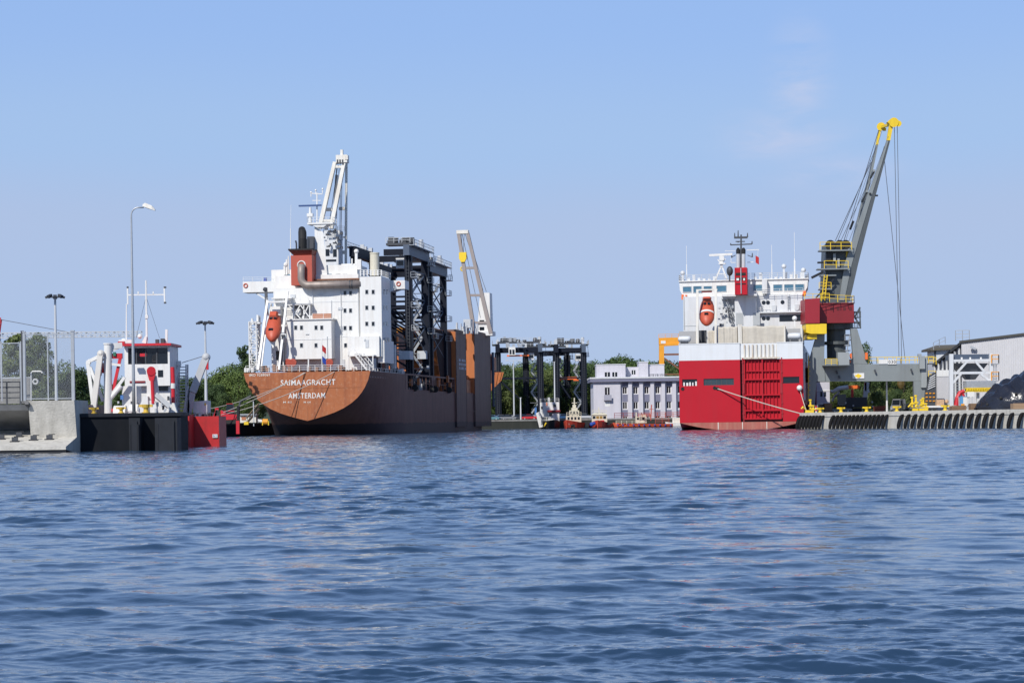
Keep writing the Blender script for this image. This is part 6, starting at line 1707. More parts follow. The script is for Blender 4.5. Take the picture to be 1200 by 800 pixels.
    a = P(1125.5, 479, y)[0]; b = P(1133.5, 479, y)[0]
    m = MB(); m.box(a, b, y, y + 1.6, QZ, QZ + 2.6); part('wall', m, WHITE, S); m = MB(); m.box(a - .05, a + .5, y - .05, y + .5, QZ + .2, QZ + 2.7); m.box(a - .05, b + .05, y - .06, y + 1.7, QZ + 2.604, QZ + 2.7); part('corner_panel', m, mat('sky_blue_paint', (.10, .30, .55), .5), S)
    m = MB(); m.box(a + .1, a + .75, y - .1, y - .06, QZ + .5, QZ + 1.3); part('notice', m, ORANGEY, S)
    y = 393; S = thing('sign_board', 'blank white sign board on two posts at the quay edge before the hopper', 'sign', W, P(1137.5, 478, y)[:2] + (QZ,))
    m = MB(); m.fb(W, 1133.5, 459, 1141.8, 465, y, .08); part('board', m, WHITE, S); m = MB()
    for u in (1136, 1139.5): m.beam(P(u, 479, y + .15), P(u, 460, y + .15), .14)
    m.fb(W, 1133.5, 476, 1139, 479, y, .8); part('post', m, PALESTEEL, S)
misc_right()

# ---------------------------------------------------------------- warehouse, bin, hopper and tarpaulin heap
def warehouse():
    P = W.p
    A = Vector(P(1126.6, 402, 450)); zg = QZ; ze = A.z; up = Vector((0, 0, 1))
    B = Vector(P(1320, 378.4, 428)); zB = B.z; d = Vector((B.x - A.x, B.y - A.y, 0)); LW = d.length; d.normalize()
    E = Vector(P(1092.5, 427, 476)); n = Vector((-d.y, d.x, 0))
    if n.y < 0: n = -n
    S = thing('warehouse', 'large grey cladded warehouse with a dark sloping roof edge', 'warehouse', W, (A.x, A.y, zg))
    a0, b0 = Vector((A.x, A.y, zg)), Vector((B.x, B.y, zg)); ha, hb = ze - zg, zB - zg
    m = MB(); m.prism([a0, b0, b0 + up * hb, a0 + up * ha], n * 40)
    for k in range(0, int(LW / .5)):          # ribs of the sheet cladding
        p = a0 + d * (.25 + k * .5) - n * .03; m.beam(p, p + up * (ha + (hb - ha) * (.25 + k * .5) / LW - .1), .14, .06)
    part('wall', m, CLAD, S)
    m = MB()
    m.prism([a0 + up * (ha + .02) - n * .4 - d * .3, b0 + up * (hb + .02) - n * .4, b0 + up * (hb + .5) - n * .4, a0 + up * (ha + .5) - n * .4 - d * .3], n * 41)
    # lean-to roof falling away to the far left end
    el = Vector((E.x, E.y, E.z)); m.prism([Vector((A.x, A.y, ze + .5)), Vector((A.x, A.y, ze - .2)), el - up * .5, el + up * .1], n * 6)
    rf = part('roof', m, ROOFDARK, S)
    m = MB(); e0 = Vector((E.x, E.y, zg)); v = (e0 - a0)
    m.prism([a0 + n * .6, e0 + n * .6, e0 + n * .6 + up * (E.z - .5 - zg), a0 + n * .6 + up * (ze - .3 - zg)], n * .3); part('end_wall', m, DARK, S)
    m = MB()
    for i in range(7): p = a0.lerp(e0, .1 + i * .14); h = (ze - zg) + ((E.z - zg) - (ze - zg)) * (.1 + i * .14) - .6; m.beam(p + n * .45, p + n * .45 + up * h, .5, .3)
    part('column', m, GREYWHITE, S)
    for u, v in ((1140, 407.5), (1155.5, 405.2)):
        yy = 449.2; k = MB(); c = P(u, v, yy - 1.5); k.beam((c[0] - .5, c[1], c[2] + .25), (c[0] + .6, c[1] - .3, c[2] - .3), .7, .45); part('floodlight', k, GALV, S)
    m = MB(); q = P(1126.6, 402, 451); m.rail([(q[0] - 1.2, 451, ze + .5), (q[0] + 1.5, 450, ze + .5)], 2.2, 1.2, 3, .07); m.rail([(q[0] - 5.5, 453, ze - 1.2), (q[0] - 3, 453, ze)], 1.5, 1.2, 2, .06); part('railing', m, GALV, rf)
    # roof-top cabin behind
    y = 492; S2 = thing('conveyor_house', 'small white building with a dark hipped roof behind the warehouse', 'building', W, P(1106, 480, y)[:2] + (QZ,))
    m = MB(); m.fb(W, 1095, 410, 1122, 480, y, 8); part('wall', m, GREYWHITE, S2)
    m = MB(); c = [P(1090.5, 411, y - 1), P(1122, 409, y - 1)]; t = [P(1099.5, 404.3, y + 3), P(1122, 403.6, y + 3)]
    m.loft([[c[0], c[1], (c[1][0], y + 10, c[1][2]), (c[0][0], y + 10, c[0][2])], [(c[0][0], y - 1, c[0][2] + .5), (c[1][0], y - 1, c[1][2] + .5), (c[1][0], y + 10, c[1][2] + .5), (c[0][0], y + 10, c[0][2] + .5)], [t[0], t[1], (t[1][0], y + 6, t[1][2]), (t[0][0], y + 6, t[0][2])]])
    part('roof', m, mat('brown_roof', (.10, .09, .07), .8, var=.2), S2)
    m = MB(); m.fb(W, 1095, 411, 1096.8, 425, y - .2, .2); part('downpipe', m, DARK, S2)
    # cladded bin with crenellated rim
    y = 430; S3 = thing('storage_bin', 'tall grey cladded bin with a white toothed rim', 'bin', W, P(1107, 478, y)[:2] + (QZ,))
    m = MB(); m.fb(W, 1098, 441, 1117, 479.5, y, 7)
    for k in range(14): u = 1098.6 + k * 1.35; m.fb(W, u, 441.5, u + .35, 479, y - .06, .06)
    part('wall', m, CLAD, S3); m = MB(); m.fb(W, 1097.7, 433.5, 1117.2, 440.9, y - .1, .3)
    for k in range(4): u = 1099.5 + k * 5; m.fb(W, u - .7, 431.5, u + .9, 433.4, y - .1, .3)
    part('rim', m, WHITE, S3)
    y = 418; S4 = thing('conveyor', 'dark louvred conveyor casing with yellow lamps between the crane leg and the bin', 'conveyor', W, P(1090, 478, y)[:2] + (QZ,))
    m = MB(); m.prism([P(1084.5, 477, y), P(1097, 477, y), P(1097, 436, y), P(1090, 441, y), P(1086, 458, y)], (0, 3, 0)); part('casing', m, DARK, S4)
    m = MB()
    for k in range(6): m.beam(P(1087 + k * .5, 456 - k * 2.6, y - .1), P(1096, 452 - k * 2.6, y - .1), .16)
    part('slat', m, GREYWHITE, S4); m = MB()
    for k in range(3):
        for j in range(3): m.fb(W, 1084.8 + k * 4.2, 460 + j * 4.5, 1087.2 + k * 4.2, 461.3 + j * 4.5, y - .2, .15)
    part('lamp', m, ORANGEY, S4)
warehouse()

def hopper():
    P = W.p; y, y2 = 408.0, 415.0
    S = thing('loading_hopper', 'grey steel frame carrying a dark bulk hopper above a yellow and black gantry beam', 'hopper', W, P(1138, 478, y)[:2] + (QZ,))
    m = MB()
    for yy in (y, y2):
        m.beam(P(1114.6, 480, yy), P(1114.6, 414.6, yy), .75, .7); m.beam(P(1161, 446, yy), P(1161, 414, yy), .6, .6)
        m.beam(P(1115, 422.6, yy - .03), P(1163, 421.8, yy - .03), .4, .45); m.beam(P(1115, 437, yy - .03), P(1161, 436.5, yy - .03), .4, .45)
        for a, b in (((1133, 423.5), (1122, 436)), ((1143, 423.5), (1154, 436)), ((1126, 438), (1116, 449)), ((1149, 438), (1159.5, 446))): m.beam(P(*a, yy - .05), P(*b, yy - .05), .42, .4)
    m.beam(P(1146, 479, y), P(1146, 460, y), .5); m.beam(P(1166, 479, y), P(1166, 460, y), .5); m.beam(P(1134, 479, y2), P(1134, 459, y2), .5)
    part('frame', m, GREYWHITE, S)
    m = MB(); a, b, c, d = W.rect(1116, 415, 1160, 421.5, y); m.box(a, b, y + .3, y2 - .3, c, d); part('conveyor_head', m, NAVYGREY, S)
    m = MB(); 
    for u in (1126, 1136, 1148.5): m.fb(W, u, 418.5, u + 2, 421, y + .2, .1)
    part('work_light', m, WHITE, S)
    m = MB(); t0, t1, b0, b1 = P(1119, 425.5, y + .5), P(1158, 425.5, y + .5), P(1133, 444.5, y + 2.5), P(1143, 444.5, y + 2.5)
    m.loft([[t0, t1, (t1[0], y2 - .5, t1[2]), (t0[0], y2 - .5, t0[2])], [b0, b1, (b1[0], y2 - 2.5, b1[2]), (b0[0], y2 - 2.5, b0[2])]]); part('hopper_bin', m, mat('hopper_steel', (.11, .12, .14), .5, var=.15), S)
    m = MB(); m.fb(W, 1132.5, 446, 1167.5, 454, y - 1.2, 3); w_ = part('walkway', m, GALV, S)
    m = MB(); m.fb(W, 1131.5, 454.2, 1167.5, 455.4, y - 1.5, 2.4); m.fb(W, 1131.5, 457.8, 1167.5, 459, y - 1.5, 2.4); part('gantry_beam', m, YELLOW, S)
    m = MB(); m.fb(W, 1132, 455.5, 1167, 457.7, y - .6, 1); part('beam_web', m, BLACK, S)
    m = MB(); 
    for k in range(9): u = 1132.5 + k * 4; m.beam(P(u, 457.7, y - 1.45), P(u + 2, 455.4, y - 1.45), .28); m.beam(P(u + 2, 455.4, y - 1.45), P(u + 4, 457.7, y - 1.45), .28)
    part('stripe', m, YELLOW, S)
    m = MB()
    for v in (425.5, 445.5): m.rail([P(1162, v, y - .5), P(1170.5, v, y - .5), P(1170.5, v, y + 3)], 1.6, .9, 2, .08)
    part('railing', m, ORANGEY, S); m = MB()
    for v in (426, 446): m.fb(W, 1161.5, v, 1171, v + .8, y - .6, 3)
    m.beam(P(1164.5, 446, y), P(1164.5, 426, y), .1); m.beam(P(1167.5, 446, y), P(1167.5, 426, y), .1)
    for k in range(9): m.beam(P(1164.5, 427 + k * 2.1, y), P(1167.5, 427 + k * 2.1, y), .09)
    part('platform', m, GALV, S)
    m = MB(); m.rail([P(1116, 462, y - .2), P(1131, 462, y - .2)], 2.2, 1.2, 4, .05); part('cage', m, GALV, S)
hopper()

def tarp():
    P = W.p; y = 384.0
    outline = [(1150.5, 478), (1152, 474), (1158, 466), (1166, 457), (1172, 452), (1178, 449), (1188, 445), (1200, 439), (1215, 434), (1235, 432), (1262, 440), (1285, 462), (1296, 478)]
    n = 60; ts = np.linspace(0, 1, n); us = [o[0] for o in outline]; vs_ = [o[1] for o in outline]
    U = np.linspace(1150.5, 1296, n); V = np.interp(U, us, vs_); rnd = random.Random(4)
    rings = []; K = 26
    for i, (u, v) in enumerate(zip(U, V)):
        x, z = W.py(u, v, y); h = max(.05, z - QZ); ring = []
        for k in range(K + 1):
            a = math.pi * k / K; yy = y + 4 - math.cos(a) * (1.2 + h * .95); hh = h * max(0.0, math.sin(a)) ** .7
            f = 1 + .06 * math.sin(i * .9 + k * .5) + .05 * math.sin(i * .37 - k * 1.1)
            ring.append((x + .25 * math.sin(k * 1.3 + i * .8), yy + .35 * math.sin(i * .75 + k * .35) * math.sin(a), QZ + hh * f))
        rings.append(ring)
    S = thing('covered_heap', 'bulk heap under a shiny black tarpaulin at the end of the quay', 'covered heap', W, (rings[30][0][0], y + 3, QZ))
    m = MB(); m.loft(rings, closed=False); part('tarpaulin', m, TARP, S, smooth=True)
    m = MB()
    for i in range(3, n - 2, 6): m.sphere((rings[i][3][0], rings[i][3][1] - .15, rings[i][3][2] + .05), .28, 8, 5)
    part('weight', m, TYRE, S)
tarp()

# ---------------------------------------------------------------- far side: office, yellow gantry, quay gantries, boats
def office():
    P = W.p; y = 612.0
    S = thing('office_building', 'pale lilac harbour office with white pilasters and a set back upper storey', 'building', W, P(760, 497, y)[:2] + (FZ,))
    x0, x1, _, _ = W.rect(695.5, 460, 728, 470, y); xe = W.py(850, 470, y)[0]; zt = W.py(740, 447, y)[1]; H = zt - FZ
    zz = lambda v: W.py(745, v, y)[1]
    X = lambda u: W.py(u, 470, y)[0]
    # left block with door window and balcony
    m = MB(); wcut = [(X(709) - x0, X(714.6) - x0, zz(462) - FZ, zz(453.5) - FZ)]
    m.holes((x0, y, FZ), (1, 0, 0), (0, 0, 1), (0, 1, 0), X(727.4) - x0, H, .4, wcut); m.box(x0, x0 + .4, y + .401, y + 22, FZ, zt)
    main = part('wall', m, LILAC, S)
    k = MB(); k.fb(W, 709, 453.5, 714.6, 462, y + .25, .1); w = part('window', k, GLASS, S); k = MB(); k.fb(W, 711.4, 453.5, 712.2, 462, y + .15, .08); k.fb(W, 708.8, 452.6, 714.8, 453.4, y - .06, .1); part('frame', k, WHITE, w)
    k = MB(); k.fb(W, 707.8, 468, 716.8, 469, y - 1.0, .99); k.fb(W, 707.8, 462.6, 716.8, 467.9, y - 1.0, .06); part('balcony', k, mat('balcony_grey', (.32, .32, .38), .6), S)
    k = MB(); k.fb(W, 709, 470, 715, 476, y - .02, .02); part('blind_window', k, WHITE, S)
    # bay wall with windows between pilasters
    cuts = []; wx = []; xb = X(727.4)
    cen = [732.5, 745, 758, 770.8, 784, 797, 810, 823, 836]
    for c in cen:
        for v0, v1 in ((452.8, 461.4), (470.8, 479.2), (487.6, 493)): cuts.append((X(c - 2.7) - xb, X(c + 2.7) - xb, zz(v1) - FZ, zz(v0) - FZ)); wx.append((c, v0, v1))
    m = MB(); m.holes((xb, y + .9, FZ), (1, 0, 0), (0, 0, 1), (0, 1, 0), xe - xb, H, .4, cuts); m.box(xe - .4, xe, y + 1.31, y + 22, FZ, zt); m.box(x0 + .45, xe - .45, y + 21.5, y + 22, FZ, zt); bay = part('bay_wall', m, LILAC, S)
    for c, v0, v1 in wx:
        k = MB(); k.box(X(c - 2.7), X(c + 2.7), y + 1.2, y + 1.27, zz(v1), zz(v0)); w = part('window', k, GLASS, S)
        k = MB(); a, b = X(c - 2.7), X(c + 2.7); f = .13
        k.holes((a, y + 1.1, zz(v1)), (1, 0, 0), (0, 0, 1), (0, 1, 0), b - a, zz(v0) - zz(v1), .08, [(f, (b - a) * .5 - f * .5, f, zz(v0) - zz(v1) - f), ((b - a) * .5 + f * .5, b - a - f, f, zz(v0) - zz(v1) - f)]); part('frame', k, WHITE, w)
    m = MB()
    for c in cen:
        m.fb(W, c - 3.1, 447.6, c + 3.1, 452.2, y + .80, .09); m.fb(W, c - 3.1, 462, c + 3.1, 470.2, y + .80, .09); m.fb(W, c - 3.1, 480, c + 3.1, 487, y + .80, .09)
    part('spandrel', m, LILACDARK, S)
    for u in (738.7, 751.6, 764.6, 777.5, 790.4, 803.4, 816.4, 829.4):
        m = MB(); m.fb(W, u - 2.1, 447.2, u + 2.1, 497.5, y - .02, .9); part('pilaster', m, LILAC, S)
    m = MB(); m.box(x0 - .9, xe + .9, y - .8, y + 22.5, zt + .003, zt + .9); rf = part('roof', m, LILACDARK, S)
    m = MB(); m.box(x0 - 1.0, xe + 1.0, y - .95, y + 22.6, zt + .904, zt + 1.35); part('cornice', m, GREYWHITE, rf)
    zr = zt + 1.352
    m = MB(); a, b, c, d = W.rect(699, 427.5, 733, 441.5, y + 3); m.box(a, b, y + 3, y + 13, zr, d); a2, b2, _, d2 = W.rect(733, 429.5, 750, 441, y + 6); m.box(b + .01, b2, y + 6, y + 13, zr, d2 - .1)
    a3, b3, _, d3 = W.rect(749, 424.5, 759.5, 441, y + 4); m.box(a3, b3, y + 4, y + 12.9, zr, d3); a4, b4, _, d4 = W.rect(759.5, 427.5, 778.5, 441, y + 5); m.box(b3 + .01, b4, y + 5, y + 12.8, zr, d4)
    up = part('upper_storey', m, LILAC, S)
    m = MB(); m.box(a - .15, b + .15, y + 2.85, y + 13.1, d + .003, d + .25); m.box(b3 + .02, b4 + .15, y + 4.85, y + 13, d4 + .003, d4 + .22); m.box(a3 - .15, b3 + .15, y + 3.85, y + 13, d3 + .003, d3 + .25); part('parapet', m, GREYWHITE, up)
    for u0, u1, v0, v1, yy in ((708.7, 714.8, 436, 441.2, 2.95), (717.5, 723.3, 436, 441.2, 2.95), (740.3, 744.6, 433.6, 438.5, 5.95)):
        k = MB(); k.fb(W, u0, v0, u1, v1, y + yy, .1); w = part('window', k, GLASS, up); k = MB(); k.fb(W, (u0 + u1) / 2 - .35, v0, (u0 + u1) / 2 + .35, v1, y + yy - .05, .05); part('frame', k, WHITE, w)
    m = MB()
    for u in range(762, 781, 2): m.beam(P(u, 441.5, y + 1), P(u, 438.6, y + 1), .12)
    m.rail([(W.py(760, 441, y + 1)[0], y + 1, zr), (W.py(781, 441, y + 1)[0], y + 1, zr)], .8, 1.2, 2, .05); part('antenna', m, DARK, S)
office()

def yellow_gantry():
    P = W.p; y = 690.0
    S = thing('gantry_crane', 'orange yellow portal gantry crane rising behind the office roof', 'gantry crane', W, P(775, 495, y)[:2] + (FZ,))
    for yy, n in ((y, 0), (y + 12, 1)):
        for u in (775.2, 868):
            m = MB(); a, t = P(u, 490, yy), P(u, 398.6, yy); m.beam((a[0], yy, FZ), t, 1.6, 1.4); part('leg', m, ORANGEY, S)
        m = MB(); m.beam(P(772, 399.8, yy), P(872, 397.2, yy), 1.6, 2.2); part('girder', m, ORANGEY, S)
    m = MB(); m.rail([P(772, 396, y - .5), P(872, 394, y - .5)], 1.2, 2, 2, .06); m.beam(P(778.5, 404.3, y - .6), P(800, 403, y - .6), 1.2, .7); part('walkway', m, ORANGEY, S)
    m = MB(); m.beam(P(778.4, 415.3, y), P(868, 414, y), .6); m.beam(P(778.5, 419.5, y), P(815, 446, y), .45); m.beam(P(778, 438.4, y), P(868, 438, y), .4); part('brace', m, RUSTBROWN, S)
    m = MB(); m.fb(W, 774.5, 399.2, 780, 402.4, y - .9, .1); part('plate', m, WHITE, S)
yellow_gantry()

def quay_gantries():
    y = 660.0
    fr = W
    def X(u): return fr.py(u, 450, y)[0]
    zt = fr.py(630, 412.5, y)[1]; zt2 = fr.py(670, 413, y)[1]
    rtg('gantry_crane', 'navy container gantry on the far quay, nearest the freighter bow, with a white cabin', fr, X(583.6), X(633.5), y, y + 11, FZ, zt, 1.9, seed=7, cab=.0, gh=2.6, braces=2)
    rtg('gantry_crane', 'navy container gantry on the far quay, nearest the pale office building', fr, X(652.5), X(684.5), y + 1, y + 13, FZ, zt2, 1.8, seed=8, cab=.5, gh=2.6, braces=2)
    P = fr.p
    rtg('gantry_crane', 'navy container gantry on the far quay standing behind and between the other two', fr, X(617), X(667), y + 17, y + 28, FZ, zt - .6, 1.9, seed=9, cab=.2, gh=2.4, braces=0)
    S = thing('container_spreader', 'orange container spreader hanging inside the navy gantry near the office', 'spreader', W, P(664, 446, y + 6))
    m = MB(); m.fb(W, 653.5, 441.5, 676, 444.5, y + 5, 1.5); part('beam', m, BRIGHTORANGE, S); m = MB(); m.fb(W, 652.5, 444.6, 658, 446, y + 4.6, 2); m.fb(W, 672, 444.6, 678, 446, y + 4.6, 2); part('end_frame', m, BRIGHTORANGE, S)
    m = MB()
    for u in (656, 663, 667, 674): m.beam(P(u, 441.5, y + 5.5), P(u, 414, y + 5.5), .12)
    part('hoist_wire', m, WIRE, S)
    S = thing('container_spreader', 'orange container spreader tucked under the girder beside the white crane cabin', 'spreader', W, P(606, 417, y - 1))
    m = MB(); m.fb(W, 594, 415.6, 620, 417.4, y - 1, 1.2); part('beam', m, BRIGHTORANGE, S)
    m = MB()
    for u in (598, 616): m.beam(P(u, 415.6, y - .5), P(u, 409, y - .5), .14)
    part('hoist_wire', m, WIRE, S)
    S = thing('crane_cabin', 'white operator cabin hanging below the gantry trolley near the freighter bow', 'crane cabin', W, P(600, 416, y - 3))
    m = MB(); m.fb(W, 596, 406.5, 604, 416, y - 4, 2.6); b = part('body', m, WHITE, S); m = MB(); m.fb(W, 597, 409.5, 599.4, 415, y - 4.05, .1); m.fb(W, 600.4, 409.5, 603, 415, y - 4.05, .1); part('window', m, GLASS, S)
    m = MB(); rnd = random.Random(2)
    for i in range(16): u = rnd.uniform(589, 612); v = rnd.uniform(394, 404); m.fb(W, u, v, u + rnd.uniform(1, 5), v + rnd.uniform(1, 5), y - rnd.uniform(2, 4), .6)
    part('bracket', m, GALV, S)
    # lamp posts
    for u, vt, y_, label, arms in ((601.6, 422.5, 604, 'pale grey lamp post with a double cross arm among the parked cars', True), (610, 466, 600, 'short white post on the edge of the far quay', False), (649.5, 424, 640, 'slim galvanised mast between the legs of the navy gantries', False)):
        x, z = W.py(u, vt, y_); S = thing('lamp_post', label, 'lamp post', W, (x, y_, FZ))
        m = MB(); m.cyl((x, y_, FZ), (x, y_, z), .24, .14, 10); part('post', m, PALESTEEL if arms else GREYWHITE, S)
        m = MB(); w = 1.8 if arms else .25; m.box(x - w, x + w, y_ - .1, y_ + .1, z - .05, z + .1)
        if arms:
            for s in (-1, 1): m.box(x + s * w - .4, x + s * w + .4, y_ - .2, y_ + .2, z - .05, z + .25)
        part('lamp_head', m, PALESTEEL, S)
quay_gantries()

def hull_mb(L, w, z0, z1, bow_rise, x, y, th, sections=9, bluff=.45):
    m = MB(); rings = []
    c, s = math.cos(R(th)), math.sin(R(th))
    for i in range(sections + 1):
        t = i / sections; q = max(0, (t - bluff) / (1 - bluff)); hw = w / 2 * (1 - q ** 2.4 * .97); up = bow_rise * t ** 2.5
        pts = [(-hw, z1 + up), (-hw * .9, z0 + .2), (-hw * .5 * (1 - q), z0 - .8), (hw * .5 * (1 - q), z0 - .8), (hw * .9, z0 + .2), (hw, z1 + up)]
        xx = -L / 2 + L * t
        rings.append([(x + xx * c - a * s, y + xx * s + a * c, b) for a, b in pts])
    m.loft(rings); return m

def boats():
    P = W.p
    def X(u, y): return W.py(u, 495, y)[0]
    # white workboat with high wheelhouse
    y = 583; x = X(645, y); S = thing('work_boat', 'white workboat with a red edged wheelhouse and tyre fenders against the far quay', 'boat', W, (x, y, 0))
    part('hull', hull_mb(11, 5.4, 0, 1.6, .8, x, y, -80), BLACK, S)
    m = MB(); m.fb(W, 633, 471, 655.5, 488.5, y, 5); m.prism([P(632, 474, y), P(655, 474, y), P(655.5, 479.5, y), P(655.8, 481, y), P(632, 481, y)], (0, .01, 0)) if False else None
    m.fb(W, 642.5, 484, 655.5, 497.4, y - 1.5, 4); m.prism([P(628, 484, y - 2), P(632.5, 482, y - 2), P(636.5, 500, y - 2), P(632, 501, y - 2)], (0, 2.5, 0)); hs = part('wheelhouse', m, WHITE, S)
    m = MB(); m.fb(W, 641.6, 480.3, 656.5, 482.4, y - 2, 4); part('red_edge', m, DARKRED, S)
    for u0, u1, v0, v1, o in ((648.3, 651.5, 473.4, 476.7, -.1), (643.5, 647, 482.8, 487.2, -1.6), (634, 636, 476, 479, -.1)): k = MB(); k.fb(W, u0, v0, u1, v1, y + o, .1); part('window', k, GLASS, hs)
    m = MB(); m.fb(W, 640.3, 471.5, 641.4, 475, y - .2, .2); part('lifebuoy', m, BRIGHTORANGE, S)
    m = MB(); m.beam(P(643, 471, y + 1), P(643, 465.5, y + 1), .5); m.rail([P(633, 471, y), P(655, 470.5, y)], .9, 1.2, 2, .05); m.rail([P(632, 494, y - 3), P(645, 494, y - 3)], 1.3, 1.0, 3, .05); part('railing', m, WHITE, S)
    m = MB()
    for u in (640, 645.5, 651): m.torus(P(u, 498.5, y - 3.2), .5, .24)
    part('tyre_fender', m, TYRE, S); m = MB(); m.beam(P(637, 500, y - 3.6), P(640, 495, y - 3.6), .35); m.beam(P(650, 496, y - 3.6), P(653, 500, y - 3.6), .35); part('rub_strip', m, YELLOW, S)
    m = MB(); m.fb(W, 626.5, 477.5, 629, 486, y + 2, .8); part('blue_tank', m, mat('tank_blue', (.06, .17, .42), .5), S)
    # tug with layered white house
    y = 581; x = X(671, y); S = thing('tug_boat', 'red hulled tug with a tall cream wheelhouse and mast, bow towards us', 'tug', W, (x, y, 0))
    part('hull', hull_mb(15, 5.6, 0, 1.2, 1.1, x + 1, y + 4, -112), mat('tug_red', (.46, .05, .025), .5, var=.1, streak=.4, scol=(.2, .04, .03)), S)
    m = MB(); m.fb(W, 673.5, 494.2, 690, 500.5, y + 2.8, 4); part('hull_side_shade', m, BLACK, S)  # black box paints in the shaded side of the hull
    m = MB(); m.fb(W, 663.5, 487, 681.2, 494.5, y + 1, 4); m.fb(W, 667.4, 480.6, 678.6, 486.9, y + 1.6, 3); m.fb(W, 669.8, 477.6, 676.8, 480.5, y + 2, 2); h = part('wheelhouse', m, CREAM, S)
    for k in range(4): q = MB(); q.fb(W, 665 + k * 4, 488.4, 667.4 + k * 4, 491.6, y + .95, .1); part('window', q, GLASS, h)
    for k in range(3): q = MB(); q.fb(W, 668.2 + k * 3.5, 481.8, 670.4 + k * 3.5, 484.6, y + 1.55, .1); part('window', q, GLASS, h)
    m = MB(); m.beam(P(673, 478, y + 3), P(673, 466, y + 3), .3); m.beam(P(670, 472, y + 3), P(676, 472, y + 3), .2); m.fb(W, 671, 474, 675, 477.5, y + 2.5, 1); m.rail([P(664, 487, y + 1), P(681, 486.6, y + 1)], .9, 1, 2, .05); part('mast', m, CREAM, S)
    m = MB(); m.fb(W, 664, 496, 667, 497.4, y - 2.5, .2); part('name_board', m, WHITE2, S)
    m = MB()
    for u in (664.5, 668, 671.5): m.torus(P(u, 499.5, y - 2.0), .42, .2)
    part('tyre_fender', m, TYRE, S)
    # pilot tug with amber coloured windows
    y = 580; x = X(702, y); S = thing('tug_boat', 'low red hulled tug with a cream cabin, dark bulwark and blue fender on its bow', 'tug', W, (x, y, 0))
    part('hull', hull_mb(13, 5.2, 0, 1.1, 1.0, x + .6, y + 4, -100), MATS['tug_red'], S)
    m = MB(); m.fb(W, 700, 494.6, 715, 497.6, y + 1, 3); part('bulwark', m, BLACK, S)
    m = MB(); m.fb(W, 693.8, 485.8, 711.5, 494.6, y + .5, 4); m.loft([[P(692.8, 486, y + .3), P(712, 486, y + .3), (P(712, 486, y)[0], y + 4.8, P(712, 486, y)[2]), (P(692.8, 486, y)[0], y + 4.8, P(692.8, 486, y)[2])], [P(697, 483.4, y + 1.5), P(709, 483.4, y + 1.5), (P(709, 483.4, y)[0], y + 4, P(709, 483.4, y)[2]), (P(697, 483.4, y)[0], y + 4, P(697, 483.4, y)[2])]]); h = part('wheelhouse', m, CREAM, S)
    for k in range(4): q = MB(); q.fb(W, 694.6 + k * 4.1, 487.3, 697.8 + k * 4.1, 490.4, y + .45, .1); part('window', q, mat('amber_window', (.30, .19, .05), .2) if k in (1, 2) else GLASS, h)
    m = MB(); m.beam(P(702, 483.5, y + 2), P(701.5, 477, y + 2), .25); m.rail([P(694, 483.5, y + 1), P(711, 483.5, y + 1)], .7, 1.2, 2, .05); part('mast', m, CREAM, S)
    m = MB(); m.sphere(P(693.5, 497, y - 2.5), .6, 10, 6); m.sphere(P(696, 496, y - 2.8), .5, 10, 6); part('fender', m, BLUEP, S)
    m = MB(); m.fb(W, 703.5, 492.2, 708, 494.4, y + .3, .2); part('red_panel', m, REDPAINT, S)
    # long orange tug moored along the office
    y = 590; x = X(753, y); S = thing('pilot_boat', 'long orange hulled boat with blue fenders moored below the office pilasters', 'boat', W, (x, y, 0))
    part('hull', hull_mb(16.5, 4.6, 0, .85, .5, x, y, 180), mat('boat_orange_red', (.50, .075, .03), .5, var=.1), S)
    m = MB(); m.fb(W, 745, 488, 755.5, 495.5, y - 1, 3); m.fb(W, 751.5, 485.6, 757.6, 495.5, y - .6, 2.4); h = part('wheelhouse', m, CREAM, S)
    for u in (746.3, 752.5): q = MB(); q.fb(W, u, 489.2, u + 2.6, 491.6, y - 1.05, .1); part('window', q, GLASS, h)
    m = MB()
    for k in range(11): m.sphere(P(724 + k * 6.2, 498.0, y - 2.45), .26, 8, 6)
    part('fender', m, BLUEP, S)
    m = MB(); m.beam(P(762.5, 493, y), P(763.5, 474, y), .28); m.beam(P(760.5, 479, y), P(766, 479.5, y), .15); m.rail([P(748, 489, y - 2), P(762, 489, y - 2)], 1.0, 1.0, 3, .06); m.rail([P(768, 496, y - 2), P(784, 496, y - 2)], 1.6, 1.3, 3, .06); part('mast', m, BRICKRED, S)
    m = MB(); m.rail([P(722, 497, y - 2), P(747, 497, y - 2)], 1.0, 1.4, 2, .06); m.beam(P(745.5, 488, y), P(745.5, 483, y), .3); part('railing', m, CREAM, S)
    # white boat tucked behind the stern of the red ship
    y = 596; x = X(790, y); S = thing('motor_boat', 'small white motor boat half hidden by the red ship', 'boat', W, (x, y, 0))
    part('hull', hull_mb(8, 2.8, 0, 1.0, .6, x, y, 170), WHITE, S); m = MB(); m.fb(W, 788, 489, 798, 496, y - .6, 2); part('cabin', m, WHITE2, S)
    # quay edge fences, red rails before the office
    S = thing('quay_railing', 'red painted railing along the quay in front of the office windows', 'railing', W, P(765, 494, 601)[:2] + (FZ,))
    m = MB(); m.rail([(X(720, 601), 601, FZ), (X(752, 601), 601, FZ), ], 1.5, 2, 3, .07); part('railing', m, DARKRED, S); m = MB(); m.rail([(X(752.1, 601), 601, FZ), (X(798, 601), 601, FZ)], 1.5, 2, 3, .07); part('railing', m, BRICKRED, S)
    S = thing('guard_rail', 'low grey guard rail behind the cars parked on the far quay', 'guard rail', W, P(600, 490, 612)[:2] + (FZ,))
    m = MB(); a, b = X(572, 612), X(628, 612); m.box(a, b, 612, 612.1, FZ + .7, FZ + 1.3); part('rail', m, GALV, S); m = MB()
    for k in range(9): m.box(a + k * 1.6, a + k * 1.6 + .12, 612.1, 612.2, FZ, FZ + 1.1)
